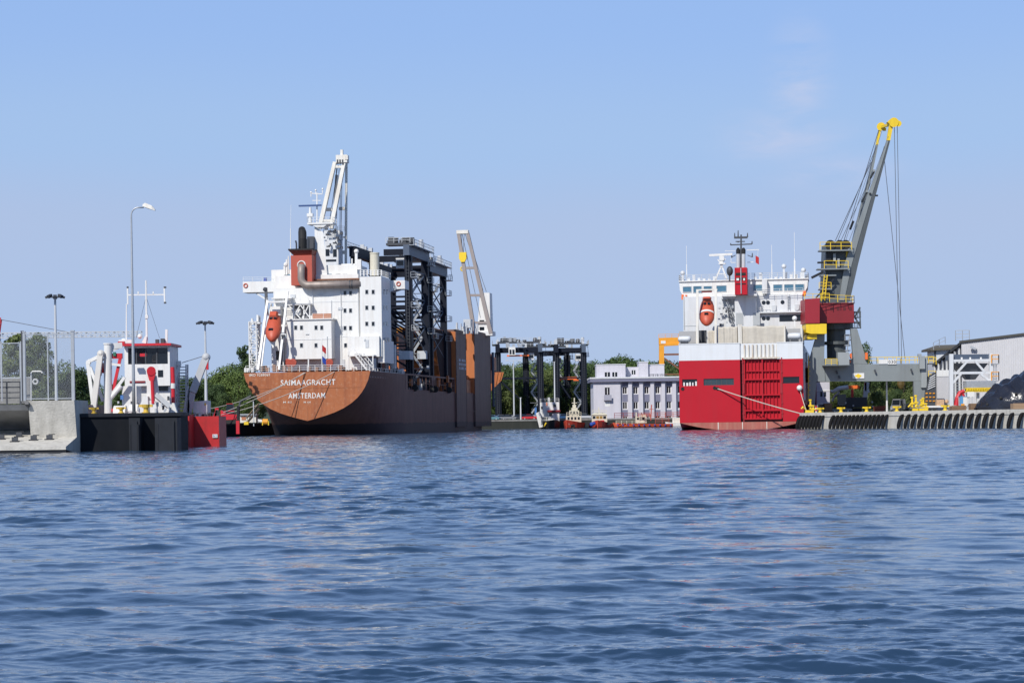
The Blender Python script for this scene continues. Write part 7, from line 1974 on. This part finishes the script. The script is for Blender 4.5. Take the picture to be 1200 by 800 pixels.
    part('post', m, DARK, S)
boats()

# ================================================================ left foreground: concrete ramp block, dark quay, fence, lamp, work vessel
def left_quay():
    P = W.p
    # dark steel quay
    S = thing('sheet_pile_quay', 'dark tarred quay block with two grey fender panels below the white work vessel', 'quay', W, (-38, 208, 0))
    xa, xb = W.py(87.5, 505, 203)[0], W.py(212, 505, 206)[0]; zt = W.py(150, 483.8, 205)[1]
    m = MB(); m.prism([(xa, 203.5, -3), (xb, 206, -3), (xb, 206, zt - .35), (xa, 203.5, zt - .35)], (0, 4.6, 0)); part('wall', m, DARKQUAY, S)
    m = MB(); m.prism([(xa - .02, 203.3, zt - .347), (xb + .1, 205.8, zt - .347), (xb + .1, 205.8, zt), (xa - .02, 203.3, zt)], (0, 5.0, 0)); part('coping', m, DARKQUAY2, S)
    for u0, u1 in ((152, 165), (182.5, 208.5)):
        m = MB(); a, b, c, d = W.rect(u0, 489.5, u1, 528, 203.6); m.box(a, b, 203.2, 205.6, -1, d); m.box(a + .25, b - .25, 203.05, 203.2, -.2, d - .3); f = part('fender_panel', m, DARKQUAY2, S)
        k = MB()
        for t in (.15, .85): k.cyl((a + (b - a) * t, 203.12, d - .6), (a + (b - a) * t, 203.12, -.5), .10, n=8)
        part('chain', k, BLACK, f)
    # concrete ramp block
    S = thing('concrete_ramp', 'pale concrete ramp block with a curved recess at the water edge', 'quay', W, (-46, 203, 0))
    y = 201.0
    xr = W.py(87.3, 500, y)[0]; xm = W.py(33, 480, y)[0]; xl = xm - 30; ztop = W.py(60, 469, y)[1]; zf = W.py(60, 503, y + 4)[1]; z0 = W.py(60, 523.3, y - 3)[1]
    m = MB(); m.prism([(xm, y + 1.0, zf - .8), (xm, y, ztop - .0), (xm, y + 6.5, ztop), (xm, y + 6.5, -3), (xm, y + 1, -3)], (xr - xm, 0, 0))
    m.prism([(xl, y - 4.0, z0), (xl, y + 5.5, zf), (xl, y + 6.4, zf), (xl, y + 6.4, -.5), (xl, y - 4.0, .30)], (xr - xl - .01, 0, 0))
    wl_ = part('wall', m, CONCRETE, S)
    m = MB(); prof = []
    for t in np.linspace(0, 1, 9): prof.append((xl, y + 5.2 - 5.0 * t ** 1.35, zf + .01 + (ztop - .9 - zf) * t))
    prof += [(xl, y - .1, ztop - .35), (xl, y + 8, ztop - .35), (xl, y + 8, zf + .01)]
    m.prism(prof, (xm - xl - .02, 0, 0)); part('recess', m, mat('shaded_concrete', (.20, .205, .21), .85, var=.15, streak=.5, scol=(.1, .1, .1), bump=.2), S)  # concrete darkened for the shade under the overhang
    m = MB(); m.box(xl, xr - .05, y - 3.85, y + 6.3, -2.5, .29); part('waterline_beam', m, BLACK, S)
    m = MB(); m.beam((xm - .04, y + 5.3, zf + .05), (xm - .04, y - .35, ztop - .2), .35, .3); part('edge_angle', m, DARK, S)
    rnd = random.Random(8)
    for i, (u, v) in enumerate(((1.5, 513.5), (17.5, 516.5), (22.5, 511), (39.5, 515), (45.5, 510), (58, 514.5))):
        t = (v - 503) / 20.0; yy = y + 5.5 - 9.5 * t; 
        x, z = W.py(u, v, yy); zz_ = zf + (z0 - zf) * (y + 5.5 - yy) / 9.5
        C_ = thing('ramp_bracket', ('dark steel bracket on the concrete apron nearest the frame edge', 'dark steel bracket on the apron, lower of the second pair', 'dark steel bracket on the apron, upper of the second pair', 'dark steel bracket on the apron, lower of the third pair', 'dark steel bracket on the apron, upper of the third pair', 'dark steel bracket on the apron nearest the tarred quay')[i], 'bracket', W, (x, yy, zz_), 'steel brackets on the concrete apron')
        m = MB(); m.box(x - .28, x + .28, yy - .12, yy + .12, zz_ - .05, zz_ + .42); part('upright', m, DARK, C_)
        m = MB(); m.box(x - .42, x + .42, yy - .3, yy + .3, zz_ - .05, zz_ + .06); m.box(x - .06, x + .5, yy - .14, yy + .14, zz_ + .43, zz_ + .50); part('base', m, BLACK, C_)
    # chain link fence
    S = thing('chain_link_fence', 'tall galvanised chain-link fence panels on top of the concrete block', 'fence', W, (W.py(45, 469, y)[0], y + 1, ztop))
    yf = y + 1.0
    def post(u, vt, r, mt, z0_=None):
        x, z = W.py(u, vt, yf); m = MB(); m.beam((x, yf, ztop), (x, yf, z), r * 2); m.box(x - r * 1.3, x + r * 1.3, yf - r * 1.3, yf + r * 1.3, z + .002, z + .12); part('post', m, mt, S)
    post(28.0, 389.5, .11, GALV); post(26.0, 389, .10, DARK); post(55.6, 391, .055, GALV); post(85.0, 388.5, .14, GALV); post(1.5, 401.5, .05, GALV); post(24.2, 401.3, .05, GALV)
    def panel(u0, u1, v0, v1):
        m = MB(); a, b, c, d = W.rect(u0, v0, u1, v1, yf)
        for p, q in (((a, c), (b, c)), ((a, d), (b, d)), ((a, c), (a, d)), ((b, c), (b, d))): m.beam((p[0], yf, p[1]), (q[0], yf, q[1]), .09)
        part('rail', m, GALV, S); k = MB(); st = .13; w = .009
        n = int((b - a + d - c) / st)
        for i in range(n):       # two families of diagonal wires
            s = i * st
            x0, z0_ = (a + s, c) if a + s <= b else (b, c + (a + s - b)); 
            x1, z1 = (a, c + s) if c + s <= d else (a + (c + s - d), d)
            if z0_ <= d and x1 <= b: k.beam((x0, yf, z0_), (x1, yf, z1), w); k.beam((a + b - x0, yf + .01, z0_), (a + b - x1, yf + .01, z1), w)
        part('mesh', k, GALV, S)
    panel(30, 84, 391.5, 467); panel(2, 23.5, 402, 443); panel(-24, 0.8, 402, 443)
    # dark railing and vent pipe behind it
    S = thing('guard_rail', 'dark horizontal rail fence low behind the chain-link panel at the frame edge', 'railing', W, P(8, 469, y + 2)[:2] + (ztop,))
    m = MB(); a, b, c, d = W.rect(-24, 447, 24.5, 468, y + 2)
    for k in range(4): m.beam((a, y + 2, c + .15 + k * .5), (b, y + 2, c + .15 + k * .5), .08, .10)
    part('rail', m, DARK, S); m = MB()
    for u in (-12, 8, 24): x = W.py(u, 460, y + 2)[0]; m.beam((x, y + 2, c - .8), (x, y + 2, d), .14)
    part('post', m, DARK, S)
    S = thing('concrete_barrier', 'pale concrete barrier standing behind the dark rail fence', 'barrier', W, P(15, 469, y + 6)[:2] + (ztop,))
    m = MB(); a, b, c, d = W.rect(-24, 443, 35, 448, y + 6); m.box(a, b, y + 6, y + 6.4, ztop - .2, d); part('wall', m, CONCGREY, S)
    m = MB(); m.box(a, b + .05, y + 5.95, y + 6.45, d + .003, d + .08); part('coping', m, PALESTEEL, S)
    S = thing('vent_pipe', 'white gooseneck vent pipe showing through the tall fence panel', 'pipe', W, P(37, 469, y + 4)[:2] + (ztop,))
    m = MB(); m.tube([P(36.5, 469, y + 4), P(36.5, 437, y + 4), P(38, 435, y + 4), P(48, 435, y + 4), P(49.5, 437, y + 4)], .075); part('pipe', m, WHITE, S); m = MB(); m.torus(P(41.5, 447, y + 4), .22, .09); part('handwheel', m, WHITE, S)
    m = MB(); m.box(-90, xr - 2.5, y + 6.52, y + 30, -2, ztop - .25); 
    struct('quay_apron', m, CONCGREY)
    m = MB(); m.box(xr - .3, xb + .0, y + 16.5, y + 18.3, -2, 1.0) if False else None
    # street lamp
    yl = 206.6; x, zb = W.py(157, 483.5, yl); zb = zt
    S = thing('street_lamp', 'tall galvanised street lamp with a curved arm on the tarred quay', 'street lamp', W, (x, yl, zb))
    zt_ = W.py(153, 262, yl)[1]; xh = W.py(168.5, 243, yl)[0]; zh = W.py(165, 243.2, yl)[1]
    m = MB(); r = .75
    pts = [(x, yl, zb), (x, yl, zb + 3.5), (x, yl, zh - r)]; rs = [.17, .155, .085]
    for t in np.linspace(.15, 1, 6): a = t * math.pi / 2; pts.append((x + r * (1 - math.cos(a)) * .9, yl, zh - r + r * math.sin(a))); rs.append(.07)
    pts.append((xh, yl, zh)); rs.append(.06)
    m.tube(pts, rs, 10); part('post', m, GALV, S, smooth=True)
    m = MB(); m.loft([[(xh - .1 + a, yl - w, zh + .10 - a * .38), (xh - .1 + a, yl + w, zh + .10 - a * .38), (xh - .1 + a, yl + w * .8, zh + .10 + h - a * .38), (xh - .1 + a, yl - w * .8, zh + .10 + h - a * .38)] for a, w, h in ((0, .12, .18), (.25, .26, .42), (.9, .28, .40), (1.2, .18, .16))]); part('lamp_head', m, WHITE2, S)
    m = MB(); m.loft([[(xh + .08 + a, yl - w, zh + .0 - a * .38), (xh + .08 + a, yl + w, zh + .0 - a * .38), (xh + .08 + a, yl + w, zh + .09 - a * .38), (xh + .08 + a, yl - w, zh + .09 - a * .38)] for a, w in ((0, .14), (.62, .17))]); part('lens', m, GALV, S)
    m = MB(); m.box(x - .2, x + .2, yl - .2, yl + .2, zb, zb + .12); part('base_plate', m, DARK, S)
    for u, l in ((110, 'yellow bollard at the left end of the tarred quay'), (142, 'yellow bollard on the tarred quay just before the street lamp'), (171, 'yellow bollard on the tarred quay just beyond the street lamp')):
        bollard(u, 206.0, zt, l, mat('faded_yellow', (.62, .42, .06), .6, var=.15), s=.62 if u != 171 else .85)
    # floodlight masts
    for u, vt, y_, zg, l in ((64.5, 346.5, 300, 1, 'tall floodlight mast with a ring of lamps behind the chain-link fence'), (240.3, 377.5, 402, FZ, 'floodlight mast with a ring of lamps between the work vessel and the freighter')):
        x, z = W.py(u, vt, y_); S = thing('floodlight_mast', l, 'floodlight mast', W, (x, y_, zg), 'ring floodlight masts')
        m = MB(); m.cyl((x, y_, zg), (x, y_, z - .3), .34 if y_ > 350 else .26, .15, 12); part('post', m, PALESTEEL, S)
        m = MB(); q = 1.0 if y_ < 350 else 1.25; m.cyl((x, y_, z - .35), (x, y_, z - .15), .35 * q, n=12); m.torus((x, y_, z - .2), .95 * q, .05, ax='z'); part('ring', m, DARK, S)
        for k in range(8):
            a = k * math.pi / 4 + .2; c = (x + 1.05 * q * math.cos(a), y_ + 1.05 * q * math.sin(a), z - .18 + .12 * (k % 2))
            h = MB(); h.beam((c[0] - .28 * q * math.cos(a), c[1] - .28 * q * math.sin(a), c[2] + .14), (c[0] + .3 * q * math.cos(a), c[1] + .3 * q * math.sin(a), c[2] - .10), .5 * q, .3 * q); part('lamp', h, DARK, S)
    # far tower crane
    y_ = 620; S = thing('tower_crane', 'red and white tower crane far behind, its lattice jib reaching past the fence', 'tower crane', W, W.p(-4, 495, y_)[:2] + (FZ,))
    x, zt2 = W.py(-4, 392, y_)
    m = MB(); m.lattice((x, y_, FZ), (x, y_, zt2), 1.8, .22, 16, up=(0, 1, 0)); part('mast', m, PALESTEEL, S)
    m = MB(); xa_, za = W.py(-1.5, 374, y_); m.lattice((x, y_, zt2), (xa_, y_, za), 1.4, .25, 4, up=(0, 1, 0)); m.box(xa_ - .6, xa_ + .6, y_ - .3, y_ + .3, za, za + .5); part('apex', m, REDPAINT, S)
    m = MB(); a = W.p(-30, 393.5, y_); b = W.p(166, 391.2, y_); m.lattice(a, b, 1.5, .20, 36, r2=.13); part('jib', m, PALESTEEL, S)
    m = MB(); m.beam((xa_, y_, za), W.p(90, 391, y_), .18); m.beam((xa_, y_, za), W.p(-30, 392, y_), .15); part('pendant', m, WIRE, S)
left_quay()

def work_vessel():
    P = W.p; y = 226.0
    S = thing('work_vessel', 'white and red crane work vessel with hydraulic arms and a dark windowed wheelhouse', 'work vessel', W, P(185, 500, 240)[:2] + (0,))
    # red pontoon hull
    a, b = W.py(96, 500, 235)[0], W.py(256.5, 500, 235)[0]; z1 = W.py(240, 487.6, 235)[1]
    m = MB(); zq = z1 - 1.55
    m.prism([(a, 235, z1), (b, 235, z1), (b + .02, 235, -.6), (a, 235, -.6)], (0, 6, 0)); m.box(W.py(205, 490, 231)[0], W.py(221, 490, 231)[0], 231.5, 234.9, -.5, W.py(212, 485.5, 231)[1])
    part('hull', m, mat('pontoon_red', (.47, .020, .022), .45, var=.1, streak=.4, scol=(.14, .015, .015), spots=.25, spcol=(.12, .03, .02)), S)
    m = MB()
    for u in (213, 217, 222.5): m.fb(W, u - .8, 488, u + .8, 519, 231.3 if u < 220 else 234.8, .15)
    part('fender_post', m, REDPAINT, S)
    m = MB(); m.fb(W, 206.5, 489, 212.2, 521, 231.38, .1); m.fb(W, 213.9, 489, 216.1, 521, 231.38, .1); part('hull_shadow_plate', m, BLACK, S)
    m = MB(); m.fb(W, 249, 508.6, 254.8, 512.6, 234.85, .1); dp = part('draught_plate', m, WHITE, S); text_part('draught_number', 'N1', BLUEP, dp, W, 249.8, 509.2, 253.6, 512, 234.84, .01)
    m = MB(); zd = z1 + .003; m.box(a + 1, b - 6, 216.5, 234.9, 1.8, 2.6); part('deck', m, DARKRED, S)
    # wheelhouse
    m = MB(); yw = 232.0
    z0 = W.py(170, 483, yw)[1]
    m.fb(W, 145, 452.2, 199.5, 489, yw, 6)
    A = part('deckhouse', m, WHITE, S)
    x0, x1, zb, ztop = W.rect(146, 405, 199, 452, yw - .8)
    wx0, wx1, wz0, wz1 = W.rect(150, 407.5, 196.6, 426.5, yw - .8)
    m = MB(); m.holes((x0, yw - .8, zb), (1, 0, 0), (0, 0, 1), (0, 1, 0), x1 - x0, ztop - zb, .2, [(wx0 - x0, wx1 - x0, wz0 - zb, wz1 - zb)])
    m.box(x0, x0 + .2, yw - .59, yw + 5, zb, ztop); m.box(x1 - .2, x1, yw - .59, yw + 5, zb, ztop); m.box(x0, x1, yw + 4.8, yw + 5, zb, ztop); m.box(x0 + .01, x1 - .01, yw - .5, yw + 4.9, zb, wz0 - .3)
    WH = part('wheelhouse', m, WHITE, S)
    m = MB(); m.box(wx0, wx1, yw - .64, yw - .6, wz0, wz1); w_ = part('window', m, GLASS, WH)
    m = MB()
    for t in (.21, .44, .72): x = wx0 + (wx1 - wx0) * t; m.box(x - .07, x + .07, yw - .74, yw - .65, wz0, wz1)
    part('mullion', m, DARK, WH); m = MB(); m.cyl(P(181.5, 418.5, yw - .75), P(181.5, 418.5, yw - .7), .32, n=14); m.fb(W, 178, 418, 183.5, 425, yw - .72, .05); part('wiper', m, BLACK, WH)
    m = MB(); m.fb(W, 164, 414, 172, 417.5, yw - .67, .02); part('chart_lamp', m, REDPAINT, WH)
    m = MB(); m.fb(W, 143, 402.2, 200.3, 404.9, yw - 1.5, 7.4); part('roof', m, REDPAINT, WH)
    for u0, u1, v0, v1, o in ((182.5, 197, 451.5, 458, -.05), (150, 155, 456, 463, -.05)): k = MB(); k.fb(W, u0, v0, u1, v1, yw + o - (.8 if v1 < 452 else 0), .1); part('window', k, GLASS, A)
    k = MB(); k.fb(W, 185, 433.5, 191, 441.5, yw - .85, .1); part('window', k, GLASS, WH)
    m = MB(); m.fb(W, 152, 446.2, 170, 448.4, yw - .9, .1); part('name_stripe', m, DARKRED, WH)
    # masts on the roof
    m = MB(); zr = W.py(171, 402, yw)[1]; P2 = lambda u, v: P(u, v, yw + 1)
    m.beam(P2(172, 402), P2(171, 328.5), .22, w2=.14); m.beam(P2(149.5, 345.6), P2(192.5, 345.2), .14); m.beam(P2(149.8, 356.5), P2(149.5, 337), .16); m.beam(P2(193, 354.5), P2(192.5, 337), .16)
    for u in (162, 179.6): m.beam(P2(u, 345), P2(u, 341.5), .14)
    m.beam(P2(169, 402), P2(171.5, 394), .5, w2=.2); m.fb(W, 170, 369, 173.4, 373, yw + .8, .3); m.beam(P2(148, 400), P2(148.2, 356), .13, w2=.1)
    m.beam(P2(195, 402), P2(195.2, 386), .26); m.sphere(P2(164, 394), .28, 10, 6); m.sphere(P2(145, 400), .35, 8, 6); m.fb(W, 139, 398, 156, 402, yw + .6, .8)
    mm = part('mast', m, WHITE, S); m = MB()
    for a_, b_ in (((170.5, 350), (159, 398)), ((172, 350), (187, 396))): m.beam(P2(*a_), P2(*b_), .03)
    m.fb(W, 182, 397.5, 186, 402, yw + .5, .5); m.fb(W, 188, 396.5, 192.5, 402, yw + .5, .5); m.fb(W, 148.4, 335.6, 150.4, 337.6, yw + .9, .2); m.fb(W, 191.8, 335.6, 194.6, 337.6, yw + .9, .2); m.fb(W, 192, 353.6, 194.6, 355.6, yw + .9, .2); part('mast_fittings', m, DARK, mm)
    # crane column and arms on the left
    yc = 224.0; Q = lambda u, v, o=0: P(u, v, yc + o)
    m = MB(); m.cyl(Q(126.5, 490), Q(126.5, 403), .43, n=16); m.cyl(Q(126.5, 403.5), Q(126.5, 402), .5, n=16); col_ = part('crane_column', m, WHITE, S)
    m = MB(); m.beam(Q(126, 406, .2), Q(143, 404.5, .6), .55, .6); m.beam(Q(143, 404.5, .6), Q(129, 411, .2), .4); m.beam(Q(103, 424), Q(119, 416), .35); m.beam(Q(103.5, 422), Q(132, 421), .22); m.beam(Q(119, 418), Q(118, 440), .2)
    m.beam(Q(105.5, 430), Q(121, 470), .32); m.beam(Q(102.8, 424), Q(110.5, 483), .36); m.beam(Q(142, 428), Q(127, 426), .25)
    m.cyl(Q(128, 468), Q(142, 452), .25); m.beam(Q(131, 462), Q(146, 442), .3); m.fb(W, 101, 422, 105.5, 426.5, yc - .2, .5); part('arm_frame', m, WHITE, S)
    m = MB(); m.beam(Q(118.2, 413, -.6), Q(109, 482.5, -1.2), .55, .6); m.sphere(Q(118.2, 414.5, -.6), .42, 10, 6); part('boom', m, mat('greyish_white', (.58, .56, .52), .5), S)
    m = MB(); m.beam(Q(141.5, 417, .3), Q(132.5, 458, .2), .30); m.fb(W, 130.5, 414, 143, 420, yc + .1, .4); m.fb(W, 118, 425, 121, 437, yc - .3, .3); m.sphere(Q(132, 481), .22, 8, 5); m.fb(W, 138, 400, 146, 403.5, yc + 4, .4); part('hydraulic_cylinder', m, REDPAINT, S)
    m = MB(); m.fb(W, 132.5, 412.5, 135.5, 417, yc - .1, .3); part('valve_block', m, mat('green_paint', (.03, .16, .10), .5), S)
    # foredeck machinery
    yf = 222.0; Q = lambda u, v, o=0: P(u, v, yf + o)
    m = MB(); m.cyl(Q(177.2, 434.5), Q(177.2, 434.5, .6), .47, n=18); m.prism([Q(172, 436, .1), Q(182.5, 436, .1), Q(180, 446, .1), Q(175, 446, .1)], (0, .4, 0)); m.cyl(Q(178.3, 445, .2), Q(179.6, 473, .1), .19, n=12); m.cyl(Q(202, 430, 4), Q(202.8, 449, 4), .22); m.cyl(Q(202.8, 452, 4), Q(203, 472, 4), .2); part('hydraulic_cylinder', m, REDPAINT, S)
    m = MB(); m.prism([Q(172, 440, .7), Q(183, 440, .7), Q(186, 464, .7), Q(172, 470, .7)], (0, .5, 0)); m.prism([Q(176, 485), Q(178, 470), Q(182, 470), Q(185, 485)], (0, .6, 0)); m.beam(Q(182, 462, .4), Q(198, 476, 1), .5); m.prism([Q(197, 485, 2), Q(200, 472, 2), Q(204, 472, 2), Q(208, 485, 2)], (0, .6, 0)); m.cyl(Q(203, 449, 4), Q(202.9, 455, 4), .26)
    m.fb(W, 143, 452, 160, 483, yf + 3, 3); m.cyl(Q(134, 485, 2), Q(148, 485, 2), .9, n=14); m.cyl(Q(152, 481, 1), Q(162, 481, 1), .7, n=14); m.prism([Q(160, 485), Q(168, 464), Q(173, 464), Q(174, 485)], (0, 1, 0)); m.fb(W, 184, 466, 199, 484, yf + 5, 2); part('deck_machinery', m, WHITE, S)
    m = MB(); rnd = random.Random(6)
    for i in range(22): u = rnd.uniform(136, 206); v = rnd.uniform(468, 483); m.fb(W, u, v, u + rnd.uniform(.6, 2.5), v + rnd.uniform(1, 6), yf + rnd.uniform(-.6, 4), .3)
    part('deck_machinery', m, PALESTEEL, S)
    m = MB()
    for u, v in ((160, 472), (153, 470), (190, 475), (166, 476), (196, 464)): m.fb(W, u, v, u + 2.4, v + 5, yf + 1.6, .2)
    part('hydraulic_hose', m, DARK, S); m = MB(); m.fb(W, 141, 463, 144.5, 468, yf + 1, .3); part('blue_tank', m, MATS['tank_blue'], S)
    # stairs tower and right hand boom
    yr = 236.0; Q = lambda u, v, o=0: P(u, v, yr + o)
    m = MB()
    for u in (208, 218): m.beam(Q(u, 488), Q(u, 427), .14); m.beam(Q(u + 2, 488, 2), Q(u + 2, 427, 2), .14)
    for v in range(430, 486, 7): m.beam(Q(208, v), Q(218, v), .1); m.fb(W, 208, v + 3, 218, v + 3.6, yr + .1, 1.6)
    m.beam(Q(215, 488), Q(220.5, 452), .22); m.beam(Q(222, 488), Q(219, 455), .2); m.rail([Q(206, 447), Q(220, 447)], 1.0, .8); part('stair_tower', m, GALV, S)
    m = MB(); m.beam(Q(199.5, 424), Q(212, 424), .22); m.beam(Q(211, 426), Q(205, 446), .3); m.cyl(Q(209, 423), Q(209, 428), .3); part('davit', m, WHITE, S)
    m = MB(); m.beam(Q(241.5, 419), Q(226, 459), .68, .75); m.beam(Q(226, 459), Q(221, 486, .5), .55); m.sphere(Q(241.6, 418.5), .48, 12, 8); bo = part('boom', m, mat('pale_grey_boom', (.46, .47, .48), .5), S)  # boom in one even pale grey
    m = MB(); m.fb(W, 241.5, 422.5, 244, 433, yr - .3, .4); part('hydraulic_cylinder', m, REDPAINT, S)
    m = MB(); m.beam(Q(213, 425), Q(239, 417), .07); m.beam(Q(221, 487), Q(221, 455), .2); part('wire', m, WIRE, S)
    # white deck container on the pontoon
    yk = 237.0; Q = lambda u, v, o=0: P(u, v, yk + o)
    m = MB(); m.prism([Q(223, 470.5), Q(242.5, 469.2), Q(242.5, 485), Q(226.5, 485), Q(226, 474.5)], (0, 3, 0)); m.fb(W, 226.5, 485.2, 241, 488, yk + .4, 2); ck = part('deck_container', m, WHITE, S)
    m = MB(); m.fb(W, 239.6, 472, 241.2, 475, yk - .03, .03); part('label_plate', m, YELLOW, ck)
    m = MB(); m.prism([Q(226, 492), Q(229, 485), Q(233, 492)], (0, .5, 0)); m.beam(Q(234.5, 491), Q(234.5, 484), .3); part('winch_frame', m, WHITE, S)
    m = MB(); rnd = random.Random(12)
    for i in range(14): u = rnd.uniform(236, 255); h = rnd.uniform(2, 8); m.fb(W, u, 489 - h, u + rnd.uniform(.6, 2), 490, yk + rnd.uniform(0, 3), .3)
    m.beam(Q(252.5, 489), Q(254.5, 480), .3); m.rail([Q(224, 489, -1.8), Q(257, 488.6, -1.8)], .5, 1.5, 1, .03); part('deck_gear', m, DARK, S)
    m = MB(); m.beam(Q(251.5, 489), Q(254, 481), .3); m.fb(W, 252, 478, 256, 482, yk, .3); part('deck_light', m, REDPAINT, S)
work_vessel()

def left_bank():
    P = W.p; y = 396.5
    # small red excavator
    x = W.py(270, 495, y + 5)[0]; y5 = y + 5
    S = thing('mini_excavator', 'small red excavator with a dark glazed cab on the bank near the freighter stern', 'excavator', W, (x, y5, FZ))
    m = MB()
    for s in (-1, 1): m.box(x - 1.5, x + 1.5, y5 + s * .9 - .25, y5 + s * .9 + .25, FZ, FZ + .7)
    part('track', m, TYRE, S); m = MB(); m.prism([(x - 1.7, y5 - .9, FZ + .75), (x + 1.7, y5 - .9, FZ + .75), (x + 1.7, y5 - .9, FZ + 1.7), (x - .2, y5 - .9, FZ + 1.8), (x - 1.7, y5 - .9, FZ + 2.6)], (0, 1.8, 0)); part('body', m, REDPAINT, S)
    m = MB(); m.prism([(x - .9, y5 - .8, FZ + 1.8), (x + .9, y5 - .8, FZ + 1.75), (x + .6, y5 - .8, FZ + 3.7), (x - .5, y5 - .8, FZ + 3.7)], (0, 1.5, 0)); part('cab', m, GLASS, S)
    m = MB(); m.tube([(x + 1.2, y5 - .2, FZ + 1.5), (x + 2.0, y5 - .2, FZ + 4.2), (x + 4.0, y5 - .2, FZ + 5.2)], [.22, .2, .16]); part('boom', m, DARK, S)
    m = MB(); m.box(x - 1.0, x + .9, y5 - .85, y5 - .8, FZ + 2.3, FZ + 2.45); m.box(x - .6, x + .6, y5 - .84, y5 - .8, FZ + 3.7, FZ + 3.8); part('cab_frame', m, REDPAINT, S)
    # mooring posts
    for u, vt, l, mt in ((279.2, 475.5, 'dark timber mooring post with a red foot by the bank', SOOT), (297, 470, 'thin grey post on the bank beside the gangway', PALESTEEL)):
        yy = y + 1.0; x, z = W.py(u, vt, yy); S = thing('mooring_post', l, 'post', W, (x, yy, 0)); r = .3 if mt is SOOT else .09
        m = MB(); m.cyl((x, yy, FZ - .5), (x, yy, z), r, n=10); part('post', m, mt, S)
        m = MB(); m.box(x - .3, x + .3, y - .25, y + .6, .6, FZ + .55) if mt is SOOT else m.box(x - .15, x + .15, yy - .15, yy + .15, FZ, FZ + .2); part('foot', m, REDPAINT if mt is SOOT else DARK, S)
    S = thing('gangway', 'slanted gangway of brown bars with a yellow end leaning up to the freighter', 'gangway', W, P(290, 494, y + 2)[:2] + (FZ,))
    m = MB(); a, b = P(288.5, 496, y + 2), P(303, 479, y + 6)
    for o in (0, .9): m.beam(Vector(a) + Vector((0, o, 0)), Vector(b) + Vector((0, o, 0)), .22, .25); m.beam(Vector(a) + Vector((0, o, 1)), Vector(b) + Vector((0, o, 1)), .12)
    for t in np.linspace(0, 1, 9): p = Vector(a).lerp(Vector(b), t); m.beam(p, p + Vector((0, 0, 1)), .1)
    part('frame', m, mat('gangway_brown', (.30, .21, .12), .6), S); m = MB(); m.fb(W, 286, 494, 291, 497.5, y + 1.6, 1); part('foot', m, YELLOW, S)
    S = thing('winch', 'yellow mooring winch on the bank edge beside the freighter', 'winch', W, P(311, 494, y + 3)[:2] + (FZ,))
    m = MB(); m.cyl(P(308, 494, y + 3), P(314, 494, y + 3), .55, n=14); part('drum', m, ORANGEY, S); m = MB(); m.fb(W, 307, 493, 308, 498, y + 2.6, .8); m.fb(W, 314, 493, 315, 498, y + 2.6, .8); part('frame', m, YELLOW, S)
    S = thing('work_hut', 'low white and terracotta site hut on the bank behind the gangway', 'hut', W, P(286, 492, y + 40)[:2] + (FZ,))
    m = MB(); m.fb(W, 281, 486.5, 300, 495, y + 30, 3); part('wall', m, WHITE2, S); m = MB(); m.fb(W, 280.5, 484.6, 300.5, 486.4, y + 29.6, 4); part('roof', m, GALV, S)
    m = MB(); m.fb(W, 283, 488, 288, 492, y + 29.95, .05); part('panel', m, mat('terracotta', (.45, .18, .10), .8), S)
left_bank()

# ---------------------------------------------------------------- mooring lines
def rope(p, q, sag, r, label, mt=ROPE):
    p, q = Vector(p), Vector(q); pts = []
    for t in np.linspace(0, 1, 15): c = p.lerp(q, t); c.z -= sag * 4 * t * (1 - t); pts.append(c)
    m = MB(); m.tube(pts, r, 6); solo('mooring_line', m, mt, label, 'rope', W, 'mooring lines', base=tuple(pts[0]))
yb = 398.2
rope(SA.m @ Vector(SA.p(356.5, 436.5, -.1)), W.p(262, 483, yb), .5, .075, 'upper mooring line from the middle of the orange stern to the bank')
rope(SA.m @ Vector(SA.p(392, 435.5, -.1)), W.p(259, 486, yb), .9, .075, 'lower mooring line running long across the orange stern to the bank')
rope(SA.m @ Vector(SA.p(358, 436.5, -.1)), W.p(241, 479.5, yb), 1.0, .07, 'mooring line from the orange stern passing over the red excavator')
x_, z_ = RO.py(841, 455.3, 0)
rope(RO.m @ Vector((x_, -.05, z_)), W.p(941.5, 485.2, 404.8), .18, .10, 'pale mooring line crossing the red ramp door down to the quay corner')
x_, z_ = RO.py(938, 457.5, 0)
rope(RO.m @ Vector((x_, -.3, z_ - .1)), W.p(945.5, 482.5, 404.8), .2, .075, 'short mooring line below the white ball at the red ship corner')
